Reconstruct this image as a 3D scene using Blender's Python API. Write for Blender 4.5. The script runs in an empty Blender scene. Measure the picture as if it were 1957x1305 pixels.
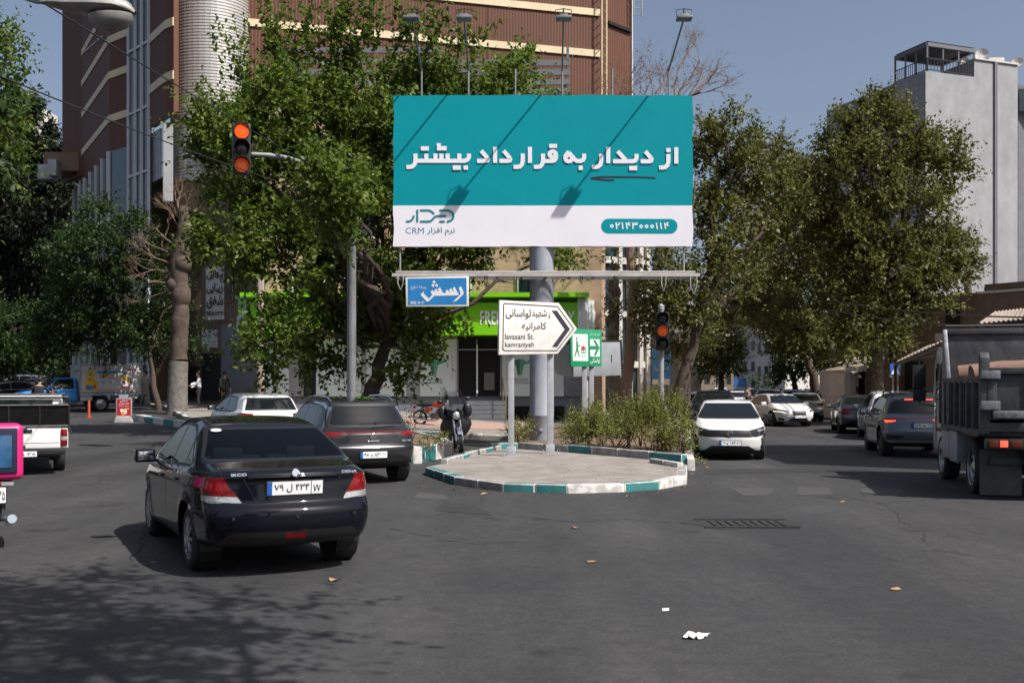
import bpy, bmesh, math, random
import numpy as np
from mathutils import Vector, Matrix
R = math.radians
random.seed(7); rng = np.random.default_rng(11)
S = bpy.context.scene
COL = S.collection

# ------------------------------------------------------------------ camera, sky, sun, exposure
F, CX, HY, CH = 2000.0, 978.5, 738.0, 1.8        # focal length / principal column / horizon row in photo pixels, eye height
cam_d = bpy.data.cameras.new('camera'); cam = bpy.data.objects.new('camera', cam_d); COL.objects.link(cam)
cam.location = (0, 0, CH); cam.rotation_euler = (R(90), 0, 0)
cam_d.sensor_width = 36; cam_d.lens = 36 * F / 1957; cam_d.shift_y = (HY - 652.5) / 1957
cam_d.clip_start = 0.1; cam_d.clip_end = 3000
cam_d.dof.use_dof = True; cam_d.dof.focus_distance = 19; cam_d.dof.aperture_fstop = 2.8
S.camera = cam
SUN_DIR = Vector((-0.82, 0.57, 0)).normalized() * math.cos(R(51)) + Vector((0, 0, -math.sin(R(51))))
w = bpy.data.worlds.new('World'); S.world = w; w.use_nodes = True
nt = w.node_tree; bg = nt.nodes['Background']
sky = nt.nodes.new('ShaderNodeTexSky'); sky.sky_type = 'NISHITA'; sky.sun_disc = False
sky.sun_elevation = R(51); sky.sun_rotation = math.atan2(-SUN_DIR.x, -SUN_DIR.y)
sky.air_density = 1.0; sky.dust_density = 9.5; sky.ozone_density = 1.0; sky.altitude = 1200
hsv = nt.nodes.new('ShaderNodeHueSaturation'); hsv.inputs['Saturation'].default_value = 0.86
nt.links.new(sky.outputs[0], hsv.inputs['Color']); nt.links.new(hsv.outputs[0], bg.inputs[0]); bg.inputs[1].default_value = 0.108
sun_d = bpy.data.lights.new('sun', 'SUN'); sun = bpy.data.objects.new('sun', sun_d); COL.objects.link(sun)
sun_d.energy = 5.0; sun_d.angle = R(0.53); sun_d.color = (1.0, 0.96, 0.90)
sun.rotation_euler = SUN_DIR.to_track_quat('-Z', 'Y').to_euler()
sun.location = (30, -30, 60)
S.view_settings.view_transform = 'Standard'; S.view_settings.look = 'None'
S.view_settings.exposure = 0.27; S.view_settings.gamma = 1
S.render.engine = 'CYCLES'
S.cycles.max_bounces = 7; S.cycles.transparent_max_bounces = 12; S.cycles.caustics_reflective = False; S.cycles.caustics_refractive = False
S.cycles.use_denoising = True; S.cycles.sample_clamp_indirect = 6

# ------------------------------------------------------------------ helpers
def P(px, py, Y):                 # photo pixel at depth Y -> point
    return Vector(((px - CX) * Y / F, Y, CH - (py - HY) * Y / F))
def X_(px, Y): return (px - CX) * Y / F
def Z_(py, Y): return CH - (py - HY) * Y / F
def G(px, py):                    # photo pixel on the flat ground
    Y = CH * F / (py - HY); return Vector((X_(px, Y), Y, 0))
def sstep(a, b, x):
    t = min(1, max(0, (x - a) / (b - a))); return t * t * (3 - 2 * t)
def H(x, y):                      # terrain: the street on the left climbs
    return 0.02 * max(0, min(y, 110) - 20) * sstep(1.0, -8.0, x)

def tag(o, label=None, cat=None, group=None, kind=None):
    if label: o['label'] = label
    if cat: o['category'] = cat
    if group: o['group'] = group
    if kind: o['kind'] = kind
    return o
def empty(name, loc=(0, 0, 0), rz=0.0, label=None, cat=None, group=None):
    o = bpy.data.objects.new(name, None); COL.objects.link(o); o.location = loc; o.rotation_euler = (0, 0, rz)
    o.empty_display_size = 0.2
    return tag(o, label, cat, group)
def wm(o):
    m = o.matrix_basis.copy()
    return wm(o.parent) @ m if o.parent else m
def link_mesh(name, me, mats, parent=None, world=True):
    o = bpy.data.objects.new(name, me); COL.objects.link(o)
    for m in (mats if isinstance(mats, (list, tuple)) else [mats]): me.materials.append(m)
    if parent:
        if world: me.transform(wm(parent).inverted())
        o.parent = parent
    return o
def children(o): return [c for c in bpy.data.objects if c.parent == o]
KIDS = {}
def copy_tree(o, parent=None):
    c = o.copy(); COL.objects.link(c); c.parent = parent
    for ch in children(o): copy_tree(ch, c)
    return c

# ------------------------------------------------------------------ materials
def nodes(m):
    m.use_nodes = True; return m.node_tree, m.node_tree.nodes['Principled BSDF']
def mat(name, col, rough=0.6, metal=0.0, var=0.0, scale=3.0, sharp=.18, bump=0.0, bscale=40.0, coat=0.0, spec=0.5, emit=0.0, col2=None, stretch=None):
    m = bpy.data.materials.new(name); t, b = nodes(m)
    b.inputs['Base Color'].default_value = (*col, 1); b.inputs['Roughness'].default_value = rough
    b.inputs['Metallic'].default_value = metal; b.inputs['Specular IOR Level'].default_value = spec
    if coat: b.inputs['Coat IOR'].default_value = 1.4; b.inputs['Coat Weight'].default_value = coat; b.inputs['Coat Roughness'].default_value = 0.03
    if emit: b.inputs['Emission Color'].default_value = (*col, 1); b.inputs['Emission Strength'].default_value = emit
    if var or bump or col2:
        tc = t.nodes.new('ShaderNodeTexCoord'); src = tc.outputs['Object']
        if stretch:
            mp = t.nodes.new('ShaderNodeMapping'); mp.inputs['Scale'].default_value = stretch
            t.links.new(src, mp.inputs[0]); src = mp.outputs[0]
    if var or col2:
        n = t.nodes.new('ShaderNodeTexNoise'); n.inputs['Scale'].default_value = scale; n.inputs['Detail'].default_value = 6
        n.inputs['Roughness'].default_value = 0.65; t.links.new(src, n.inputs['Vector'])
        r = t.nodes.new('ShaderNodeValToRGB')
        c2 = col2 or tuple(c * (1 - var) for c in col); c1 = col if col2 else tuple(min(1, c * (1 + var * .6)) for c in col)
        r.color_ramp.elements[0].position = 0.5 - sharp; r.color_ramp.elements[1].position = 0.5 + sharp
        r.color_ramp.elements[0].color = (*c2, 1); r.color_ramp.elements[1].color = (*c1, 1)
        t.links.new(n.outputs[0], r.inputs[0]); t.links.new(r.outputs[0], b.inputs['Base Color'])
    if bump:
        n2 = t.nodes.new('ShaderNodeTexNoise'); n2.inputs['Scale'].default_value = bscale; n2.inputs['Detail'].default_value = 4
        t.links.new(src, n2.inputs['Vector'])
        bp = t.nodes.new('ShaderNodeBump'); bp.inputs['Strength'].default_value = bump; bp.inputs['Distance'].default_value = 0.02
        t.links.new(n2.outputs[0], bp.inputs['Height']); t.links.new(bp.outputs[0], b.inputs['Normal'])
    return m
def paint(name, col, rough=0.35, metal=0.0, dust=0.12, spec=None):
    m = mat(name, col, rough, metal, coat=1.0, spec=spec if spec is not None else .5 if metal else .15); t, b = nodes(m)
    # road dust that lies on upward facing and low panels
    tc = t.nodes.new('ShaderNodeTexCoord'); n = t.nodes.new('ShaderNodeTexNoise'); n.inputs['Scale'].default_value = 5; n.inputs['Detail'].default_value = 8
    t.links.new(tc.outputs['Object'], n.inputs['Vector'])
    g = t.nodes.new('ShaderNodeNewGeometry'); sp = t.nodes.new('ShaderNodeSeparateXYZ'); t.links.new(g.outputs['Normal'], sp.inputs[0])
    mr = t.nodes.new('ShaderNodeMapRange'); mr.inputs[1].default_value = 0.2; mr.inputs[2].default_value = 1.0; mr.inputs[3].default_value = 0.25; mr.inputs[4].default_value = 1.0
    t.links.new(sp.outputs[2], mr.inputs[0])
    mu = t.nodes.new('ShaderNodeMath'); mu.operation = 'MULTIPLY'; t.links.new(mr.outputs[0], mu.inputs[0]); t.links.new(n.outputs[0], mu.inputs[1])
    m2 = t.nodes.new('ShaderNodeMath'); m2.operation = 'MULTIPLY'; t.links.new(mu.outputs[0], m2.inputs[0]); m2.inputs[1].default_value = dust * 2
    mx = t.nodes.new('ShaderNodeMix'); mx.data_type = 'RGBA'; t.links.new(m2.outputs[0], mx.inputs[0])
    mx.inputs[6].default_value = (*col, 1); mx.inputs[7].default_value = (0.22, 0.19, 0.16, 1); t.links.new(mx.outputs[2], b.inputs['Base Color'])
    cw = t.nodes.new('ShaderNodeMath'); cw.operation = 'SUBTRACT'; cw.inputs[0].default_value = 1.0; t.links.new(m2.outputs[0], cw.inputs[1]); t.links.new(cw.outputs[0], b.inputs['Coat Weight'])
    return m
def glass_mat(name, tint=(0.25, 0.3, 0.3), rough=0.01):
    m = bpy.data.materials.new(name); m.use_nodes = True; t = m.node_tree; t.nodes.clear()
    out = t.nodes.new('ShaderNodeOutputMaterial'); mix = t.nodes.new('ShaderNodeMixShader'); fr = t.nodes.new('ShaderNodeFresnel'); fr.inputs[0].default_value = 1.45
    tr = t.nodes.new('ShaderNodeBsdfTransparent'); tr.inputs[0].default_value = (*tint, 1)
    gl = t.nodes.new('ShaderNodeBsdfGlossy'); gl.inputs['Roughness'].default_value = rough
    t.links.new(fr.outputs[0], mix.inputs[0]); t.links.new(tr.outputs[0], mix.inputs[1]); t.links.new(gl.outputs[0], mix.inputs[2]); t.links.new(mix.outputs[0], out.inputs[0])
    return m
M = {}
M['steel'] = mat('galvanised_steel', (0.36, 0.37, 0.39), 0.5, 0.3, var=0.25, scale=2)
M['pole_grey'] = mat('grey_pole_paint', (0.30, 0.32, 0.36), 0.45, 0.0, var=0.14, scale=4, stretch=(1, 1, .4))
M['dark'] = mat('black_plastic', (0.012, 0.012, 0.013), 0.5)
M['gap'] = mat('panel_gap', (0.004, 0.004, 0.004), 0.9)
M['rubber'] = mat('tyre_rubber', (0.018, 0.018, 0.019), 0.8, bump=0.2, bscale=60)
M['rim'] = mat('alloy_rim', (0.42, 0.43, 0.45), 0.3, 0.85)
M['rim_dark'] = mat('dark_rim', (0.06, 0.06, 0.065), 0.35, 0.6)
M['chrome'] = mat('chrome', (0.75, 0.76, 0.78), 0.08, 1.0)
M['glass'] = mat('tinted_car_glass', (0.008, 0.011, 0.012), 0.02, spec=0.4)
M['seeglass'] = glass_mat('car_glass_see_through', (0.26, 0.31, 0.33))
M['sideglass'] = glass_mat('dark_side_glass', (0.07, 0.085, 0.085))
M['white'] = mat('white_paint', (0.72, 0.72, 0.72), 0.5, var=0.08)
M['plate'] = mat('number_plate_white', (0.78, 0.79, 0.80), 0.35)
M['plate_blue'] = mat('number_plate_blue', (0.02, 0.10, 0.42), 0.4)
M['ink'] = mat('black_ink', (0.012, 0.012, 0.016), 0.5)
M['lamp_red'] = mat('red_lamp_glass', (0.20, 0.002, 0.004), 0.10, coat=1.0, var=0.75, scale=55, spec=.3)
M['lamp_on'] = mat('lit_brake_lamp', (1.0, 0.06, 0.03), 0.3, emit=2.2)
M['lamp_clear'] = mat('clear_lamp_glass', (0.55, 0.55, 0.56), 0.12, 0.5, coat=1.0, var=0.4, scale=40)
M['headlamp'] = mat('headlamp_glass', (0.06, 0.065, 0.07), 0.08, 0.3, coat=1.0, var=0.6, scale=25)
M['drl'] = mat('lit_headlamp_strip', (1.0, 0.85, 0.6), 0.3, emit=2.5)
M['seat'] = mat('car_seat_cloth', (0.05, 0.05, 0.052), 0.9)
M['skin'] = mat('skin', (0.35, 0.2, 0.14), 0.5)
M['hair'] = mat('hair', (0.012, 0.01, 0.009), 0.6)

# ------------------------------------------------------------------ mesh builder
class MB:
    def __init__(s): s.v = []; s.f = []; s.mi = []; s.cur = 0
    def quad(s, *pts):
        n = len(s.v); s.v += [tuple(p) for p in pts]; s.f.append(tuple(range(n, n + len(pts)))); s.mi.append(s.cur); return s
    def box(s, c, d, rz=0.0, M4=None):
        m = M4 or (Matrix.Translation(c) @ Matrix.Rotation(rz, 4, 'Z')); n = len(s.v)
        for dz in (-1, 1):
            for sx, sy in ((-1, -1), (1, -1), (1, 1), (-1, 1)): s.v.append(tuple(m @ Vector((sx * d[0] / 2, sy * d[1] / 2, dz * d[2] / 2))))
        for f in ((3, 2, 1, 0), (4, 5, 6, 7), (0, 1, 5, 4), (1, 2, 6, 5), (2, 3, 7, 6), (3, 0, 4, 7)):
            s.f.append(tuple(n + i for i in f)); s.mi.append(s.cur)
        return s
    def box2(s, a, b):            # box between two corners
        return s.box(((a[0] + b[0]) / 2, (a[1] + b[1]) / 2, (a[2] + b[2]) / 2), (abs(a[0] - b[0]), abs(a[1] - b[1]), abs(a[2] - b[2])))
    def beam(s, a, b, wd, hd, up=(0, 0, 1)):
        a = Vector(a); b = Vector(b); x = (b - a).normalized(); u = Vector(up)
        y = u.cross(x)
        if y.length < 1e-3: y = Vector((0, 1, 0)).cross(x)
        y.normalize(); z = x.cross(y); m = Matrix((x, y, z)).transposed().to_4x4(); m.translation = (a + b) / 2
        return s.box(None, ((b - a).length, wd, hd), M4=m)
    def tube(s, pts, r, n=8, cap=True):
        pts = [Vector(p) for p in pts]; rs = r if isinstance(r, (list, tuple)) else [r] * len(pts); base = len(s.v); ref = None
        for i, p in enumerate(pts):
            d = (pts[min(i + 1, len(pts) - 1)] - pts[max(i - 1, 0)])
            d = d.normalized() if d.length > 1e-9 else Vector((0, 0, 1))
            if ref is None:
                ref = Vector((1, 0, 0)) if abs(d.x) < 0.9 else Vector((0, 1, 0))
            a = (ref - d * ref.dot(d)).normalized(); ref = a; b = d.cross(a)
            for k in range(n):
                t = 2 * math.pi * k / n; s.v.append(tuple(p + (a * math.cos(t) + b * math.sin(t)) * rs[i]))
        for i in range(len(pts) - 1):
            for k in range(n):
                k2 = (k + 1) % n; s.f.append((base + i * n + k, base + i * n + k2, base + (i + 1) * n + k2, base + (i + 1) * n + k)); s.mi.append(s.cur)
        if cap:
            s.f.append(tuple(base + k for k in reversed(range(n)))); s.mi.append(s.cur)
            e = base + (len(pts) - 1) * n; s.f.append(tuple(e + k for k in range(n))); s.mi.append(s.cur)
        return s
    def lathe(s, prof, c, axis='Z', n=24, M4=None):
        base = len(s.v)
        for (r, h) in prof:
            for k in range(n):
                t = 2 * math.pi * k / n; a, b = r * math.cos(t), r * math.sin(t)
                p = Vector((a, b, h)) if axis == 'Z' else (Vector((a, h, b)) if axis == 'Y' else Vector((h, a, b)))
                s.v.append(tuple((M4 @ p) if M4 else Vector(c) + p))
        for i in range(len(prof) - 1):
            for k in range(n):
                k2 = (k + 1) % n; s.f.append((base + i * n + k, base + i * n + k2, base + (i + 1) * n + k2, base + (i + 1) * n + k)); s.mi.append(s.cur)
        return s
    def prism(s, poly, o, ux, uy, depth):   # polygon in the plane (ux,uy) at o, thickened along the normal by depth
        o, ux, uy = Vector(o), Vector(ux), Vector(uy); nz = ux.cross(uy).normalized() * depth; n = len(s.v); k = len(poly)
        for d in (0, 1):
            for (a, b) in poly: s.v.append(tuple(o + ux * a + uy * b + nz * d))
        s.f.append(tuple(n + i for i in reversed(range(k)))); s.mi.append(s.cur); s.f.append(tuple(n + k + i for i in range(k))); s.mi.append(s.cur)
        for i in range(k):
            j = (i + 1) % k; s.f.append((n + i, n + j, n + k + j, n + k + i)); s.mi.append(s.cur)
        return s
    def sphere(s, c, r, n=12, sq=(1, 1, 1)):
        c = Vector(c); base = len(s.v); m = n // 2
        for i in range(m + 1):
            t = math.pi * i / m
            for k in range(n):
                u = 2 * math.pi * k / n; s.v.append((c.x + r * sq[0] * math.sin(t) * math.cos(u), c.y + r * sq[1] * math.sin(t) * math.sin(u), c.z + r * sq[2] * math.cos(t)))
        for i in range(m):
            for k in range(n):
                k2 = (k + 1) % n; s.f.append((base + i * n + k, base + (i + 1) * n + k, base + (i + 1) * n + k2, base + i * n + k2)); s.mi.append(s.cur)
        return s
    def build(s, name, mats, parent=None, bevel=0.0, smooth=False, world=True, seg=2, ang=30):
        me = bpy.data.meshes.new(name); me.from_pydata(s.v, [], s.f)
        me.polygons.foreach_set('material_index', s.mi)
        bm = bmesh.new(); bm.from_mesh(me)
        bmesh.ops.remove_doubles(bm, verts=bm.verts, dist=1e-5)
        bmesh.ops.recalc_face_normals(bm, faces=bm.faces)
        if bevel:
            es = [e for e in bm.edges if len(e.link_faces) == 2 and e.calc_face_angle(0) > R(ang)]
            bmesh.ops.bevel(bm, geom=es, offset=bevel, segments=seg, affect='EDGES', profile=0.6, clamp_overlap=True)
        bm.to_mesh(me); bm.free()
        if smooth or bevel:
            me.polygons.foreach_set('use_smooth', [True] * len(me.polygons))
            me.set_sharp_from_angle(angle=R(40))
        return link_mesh(name, me, mats, parent, world)
def np_mesh(name, V, Fq, mats, parent=None, attr=None, smooth=False):
    V = np.ascontiguousarray(V, np.float32); k = Fq.shape[1]; n = len(Fq); me = bpy.data.meshes.new(name)
    me.vertices.add(len(V)); me.vertices.foreach_set('co', V.ravel()); me.loops.add(n * k); me.loops.foreach_set('vertex_index', np.ascontiguousarray(Fq, np.int32).ravel())
    me.polygons.add(n); me.polygons.foreach_set('loop_start', np.arange(0, n * k, k, dtype=np.int32)); me.update(calc_edges=True)
    if attr is not None:
        a = me.attributes.new('tint', 'FLOAT', 'FACE'); a.data.foreach_set('value', np.ascontiguousarray(attr, np.float32))
    if smooth: me.polygons.foreach_set('use_smooth', [True] * n)
    return link_mesh(name, me, mats, parent)

# ------------------------------------------------------------------ lettering
AR = {}
for ch, code, n in [('ا', 0xFE8D, 2), ('ب', 0xFE8F, 4), ('پ', 0xFB56, 4), ('ت', 0xFE95, 4), ('ج', 0xFE9D, 4), ('چ', 0xFB7A, 4), ('خ', 0xFEA5, 4), ('د', 0xFEA9, 2), ('ذ', 0xFEAB, 2),
                    ('ر', 0xFEAD, 2), ('ز', 0xFEAF, 2), ('ژ', 0xFB8A, 2), ('س', 0xFEB1, 4), ('ش', 0xFEB5, 4), ('ع', 0xFEC9, 4), ('غ', 0xFECD, 4), ('ف', 0xFED1, 4), ('ق', 0xFED5, 4),
                    ('ک', 0xFB8E, 4), ('گ', 0xFB92, 4), ('ل', 0xFEDD, 4), ('م', 0xFEE1, 4), ('ن', 0xFEE5, 4), ('و', 0xFEED, 2), ('ه', 0xFEE9, 4), ('ی', 0xFBFC, 4), ('ئ', 0xFE89, 4)]:
    AR[ch] = [chr(code + i) for i in range(n)]
def fa(s):                        # joins Persian letters and lays them out right to left
    out = []
    for i, c in enumerate(s):
        if c not in AR: out.append(c); continue
        f = AR[c]; prev = i > 0 and s[i - 1] in AR and len(AR[s[i - 1]]) == 4; nxt = len(f) == 4 and i + 1 < len(s) and s[i + 1] in AR
        out.append(f[3] if prev and nxt else f[1] if prev else f[2] if nxt else f[0])
    return ''.join(reversed(out))
def text_mesh(body, bold=0.0):
    c = bpy.data.curves.new('t', 'FONT'); c.body = body; c.offset = bold; c.resolution_u = 3
    o = bpy.data.objects.new('t', c); COL.objects.link(o)
    me = bpy.data.meshes.new_from_object(o.evaluated_get(bpy.context.evaluated_depsgraph_get()))
    bpy.data.objects.remove(o); bpy.data.curves.remove(c)
    return me
def text(name, body, m, parent, o, ux, uy, w_, h_, lift=0.003, bold=0.0, world=True):
    """lettering whose bounding box fills w_ x h_ with its lower left corner at o, in the plane ux,uy"""
    me = text_mesh(body, bold); n = len(me.vertices); a = np.zeros(n * 3, np.float32); me.vertices.foreach_get('co', a); a = a.reshape(-1, 3)
    lo, hi = a.min(0), a.max(0); sx = w_ / max(1e-6, hi[0] - lo[0]); sy = h_ / max(1e-6, hi[1] - lo[1])
    o, ux, uy = Vector(o), Vector(ux).normalized(), Vector(uy).normalized(); nz = ux.cross(uy)
    for i, v in enumerate(me.vertices): v.co = o + ux * float((a[i, 0] - lo[0]) * sx) + uy * float((a[i, 1] - lo[1]) * sy) + nz * lift
    me.name = name; me.materials.clear()
    return link_mesh(name, me, m, parent, world)
def text_px(name, body, m, parent, x0, y0, x1, y1, Y, bold=0.0):   # on a sheet that faces the camera side at depth Y
    return text(name, body, m, parent, P(x0, y1, Y), (1, 0, 0), (0, 0, 1), (x1 - x0) * Y / F, (y1 - y0) * Y / F, 0.003, bold)
def strokes(mb, lines, o, ux, uy, sc, wd, lift0=0.002, caps=False, closed=()):
    """flat pen strokes; each piece lies a hair above the last"""
    o, ux, uy = Vector(o), Vector(ux), Vector(uy); nz = ux.cross(uy).normalized(); k = 0
    for li, L in enumerate(lines):
        Lp = [Vector((p[0] * sc, p[1] * sc)) for p in L]; cl = li in closed; n = len(Lp); k += 1; h = wd * sc / 2
        A, B = [], []
        for i in range(n):
            p = Lp[i]; d0 = (p - Lp[i - 1]) if (i or cl) else (Lp[1] - p); d1 = (Lp[(i + 1) % n] - p) if (i < n - 1 or cl) else d0
            d0 = d0.normalized(); d1 = d1.normalized(); n0 = Vector((-d0.y, d0.x)); n1 = Vector((-d1.y, d1.x)); mm = (n0 + n1)
            mm = mm.normalized() if mm.length > .1 else n0; s_ = h / max(.5, mm.dot(n0)); A.append(p + mm * s_); B.append(p - mm * s_)
        T = lambda q: o + ux * q.x + uy * q.y + nz * (lift0 + 0.00025 * k)
        for i in range(n if cl else n - 1):
            j = (i + 1) % n; mb.quad(T(B[i]), T(B[j]), T(A[j]), T(A[i]))
        if caps:
            for q in (Lp[0], Lp[-1]):
                k += 1; mb.quad(*[T(q + Vector((math.cos(t * math.pi / 8), math.sin(t * math.pi / 8))) * h) for t in range(16)])
    return mb
# ------------------------------------------------------------------ cars: a lattice shell bent to the car's profile, then cut along panel outlines
def prof(pts, sig=0.03):
    pts = sorted(pts); xs = np.linspace(pts[0][0] - .4, pts[-1][0] + .4, 1600); zs = np.interp(xs, [p[0] for p in pts], [p[1] for p in pts])
    if sig:
        d = xs[1] - xs[0]; n = int(3 * sig / d) + 1; k = np.exp(-.5 * (np.arange(-n, n + 1) * d / sig) ** 2); k /= k.sum()
        zs = np.convolve(np.pad(zs, n, mode='edge'), k, 'valid')
    return lambda x: np.interp(x, xs, zs)
def sm(t): t = np.clip(t, 0, 1); return t * t * (3 - 2 * t)
def shell(s):
    nx, ny, nz = s.get('res', (110, 26, 22)); idx = {}; pts = []; faces = []
    def vid(i, j, k):
        q = (i, j, k)
        if q not in idx: idx[q] = len(pts); pts.append(q)
        return idx[q]
    for i in range(nx):
        for j in range(ny):
            for k, fl in ((0, 1), (nz, 0)):
                f = [vid(i, j, k), vid(i + 1, j, k), vid(i + 1, j + 1, k), vid(i, j + 1, k)]; faces.append(f[::-1] if fl else f)
        for k in range(nz):
            for j, fl in ((0, 0), (ny, 1)):
                f = [vid(i, j, k), vid(i + 1, j, k), vid(i + 1, j, k + 1), vid(i, j, k + 1)]; faces.append(f[::-1] if fl else f)
    for j in range(ny):
        for k in range(nz):
            for i, fl in ((0, 1), (nx, 0)):
                f = [vid(i, j, k), vid(i, j + 1, k), vid(i, j + 1, k + 1), vid(i, j, k + 1)]; faces.append(f[::-1] if fl else f)
    L = np.array(pts, float); abc = L / np.array([nx, ny, nz]) * 2 - 1
    xr, xf, W = s['xr'], s['xf'], s['W']; h = np.array([(xf - xr) / 2, W, s.get('hn', .55)]); r = s.get('r', .11)
    p = abc * h; q = np.clip(p, -(h - r), h - r); d = p - q; ln = np.linalg.norm(d, axis=1); m = ln > 1e-9
    p[m] = q[m] + d[m] / ln[m, None] * r; abc = p / h
    x = (abc[:, 0] + 1) / 2 * (xf - xr) + xr; top = prof(s['top'], s.get('sig', .035))(x); zb = prof(s['bot'], .03)(x); belt = prof(s['belt'], .05)(x)
    z = zb + (abc[:, 2] + 1) / 2 * (top - zb)
    plan = 1 - s.get('pf', .16) * np.clip((x - (xf - 1.25)) / 1.25, 0, 1) ** 2.2 - s.get('pr', .10) * np.clip(((xr + 1.1) - x) / 1.1, 0, 1) ** 2.2
    t = (z - zb) / np.maximum(.05, belt - zb); tm = .58
    low = np.where(t < tm, 1 - s.get('tuck', .05) * ((tm - t) / tm) ** 2, 1 - .022 * np.clip((t - tm) / (1 - tm), 0, 1) ** 2)
    ww = W * plan * low
    for xw, bulge in ((s['wf'], s.get('flare', .018)), (s['wr'], s.get('flare', .018))):
        rr = np.hypot(x - xw, z - s['rw']); ww += bulge * sm(1 - np.abs(rr - s['rw'] * 1.12) / .18)
    ww += s.get('crease', .010) * np.exp(-((t - .84) / .07) ** 2)
    up = np.clip(z - belt, 0, None); ww = ww - s.get('shoulder', .03) * sm(up / .05) - s.get('tumble', .38) * up - .10 * up ** 2
    y = abc[:, 1] * ww
    wtf = sm((abc[:, 0] - .45) / .55); wtr = sm((-abc[:, 0] - .45) / .55)
    yb = np.abs(abc[:, 1])
    x = x - wtf * (prof(s['front'], .02)(z) + s.get('bf', .22) * yb ** 2.6) + wtr * (prof(s['rear'], .02)(z) + s.get('br', .16) * yb ** 2.6)
    z = z + s.get('crown', .02) * (1 - yb ** 2) * (abc[:, 2] > .55) * sm((z - belt) / .2)
    bm = bmesh.new(); vs = [bm.verts.new(c) for c in np.stack([x, y, z], 1)]
    for f in faces: bm.faces.new([vs[i] for i in f])
    bm.normal_update(); return bm
def inside(poly, a, b):
    c = False; n = len(poly); j = n - 1
    for i in range(n):
        (x1, y1), (x2, y2) = poly[i], poly[j]
        if (y1 > b) != (y2 > b) and a < (x2 - x1) * (b - y1) / (y2 - y1) + x1: c = not c
        j = i
    return c
def grow(poly, d):                # offset a polygon outwards
    n = len(poly); ar = sum(poly[i][0] * poly[(i + 1) % n][1] - poly[(i + 1) % n][0] * poly[i][1] for i in range(n)); sg = 1 if ar > 0 else -1; out = []
    for i in range(n):
        p0, p1, p2 = Vector(poly[i - 1]), Vector(poly[i]), Vector(poly[(i + 1) % n]); d0 = (p1 - p0).normalized(); d1 = (p2 - p1).normalized()
        n0 = Vector((d0.y, -d0.x)) * sg; n1 = Vector((d1.y, -d1.x)) * sg; mm = (n0 + n1)
        mm = mm.normalized() if mm.length > .05 else n0; out.append(tuple(p1 + mm * d / max(.45, mm.dot(n0))))
    return out
AX = {'side': (0, 2), 'rear': (1, 2), 'front': (1, 2), 'top': (0, 1)}
def cut(bm, lay, code, view, poly, lim=None, thr=.12, inset=None):
    """cut the shell along a polygon drawn in a side, rear, front or top view and mark the faces inside"""
    ia, ib = AX[view]; m = .02
    a0, a1 = min(p[0] for p in poly) - m, max(p[0] for p in poly) + m; b0, b1 = min(p[1] for p in poly) - m, max(p[1] for p in poly) + m
    def ok(f, full=True):
        n = f.normal
        if view == 'side' and abs(n.y) < thr: return False
        if view == 'rear' and n.x > -thr: return False
        if view == 'front' and n.x < thr: return False
        if view == 'top' and n.z < thr: return False
        if lim:
            c = f.calc_center_median()
            if not (lim[0] <= c.x <= lim[1]) or (len(lim) > 3 and abs(c.y) < lim[3]): return False
            if len(lim) > 2 and lim[2] and c.y * lim[2] < 0: return False
        va = [v.co[ia] for v in f.verts]; vb = [v.co[ib] for v in f.verts]
        return max(va) > a0 and min(va) < a1 and max(vb) > b0 and min(vb) < b1
    fs = [f for f in bm.faces if ok(f)]
    geom = list({*fs, *[e for f in fs for e in f.edges], *[v for f in fs for v in f.verts]})
    n = len(poly)
    for i in range(n):
        p, q = poly[i], poly[(i + 1) % n]; co = [0, 0, 0]; no = [0, 0, 0]; co[ia], co[ib] = p; no[ia], no[ib] = q[1] - p[1], -(q[0] - p[0])
        if Vector(no).length < 1e-6: continue
        r = bmesh.ops.bisect_plane(bm, geom=geom, dist=1e-5, plane_co=co, plane_no=Vector(no).normalized()); geom = r['geom']
    hit = []
    for f in geom:
        if isinstance(f, bmesh.types.BMFace) and f.is_valid:
            c = f.calc_center_median()
            if inside(poly, c[ia], c[ib]): f[lay] = code; hit.append(f)
    if inset and hit:
        dep, th = inset; r = bmesh.ops.inset_region(bm, faces=hit, thickness=th, depth=dep, use_even_offset=True, use_boundary=True)
        for f in r['faces']: f[lay] = code
    bm.normal_update(); return hit
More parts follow.
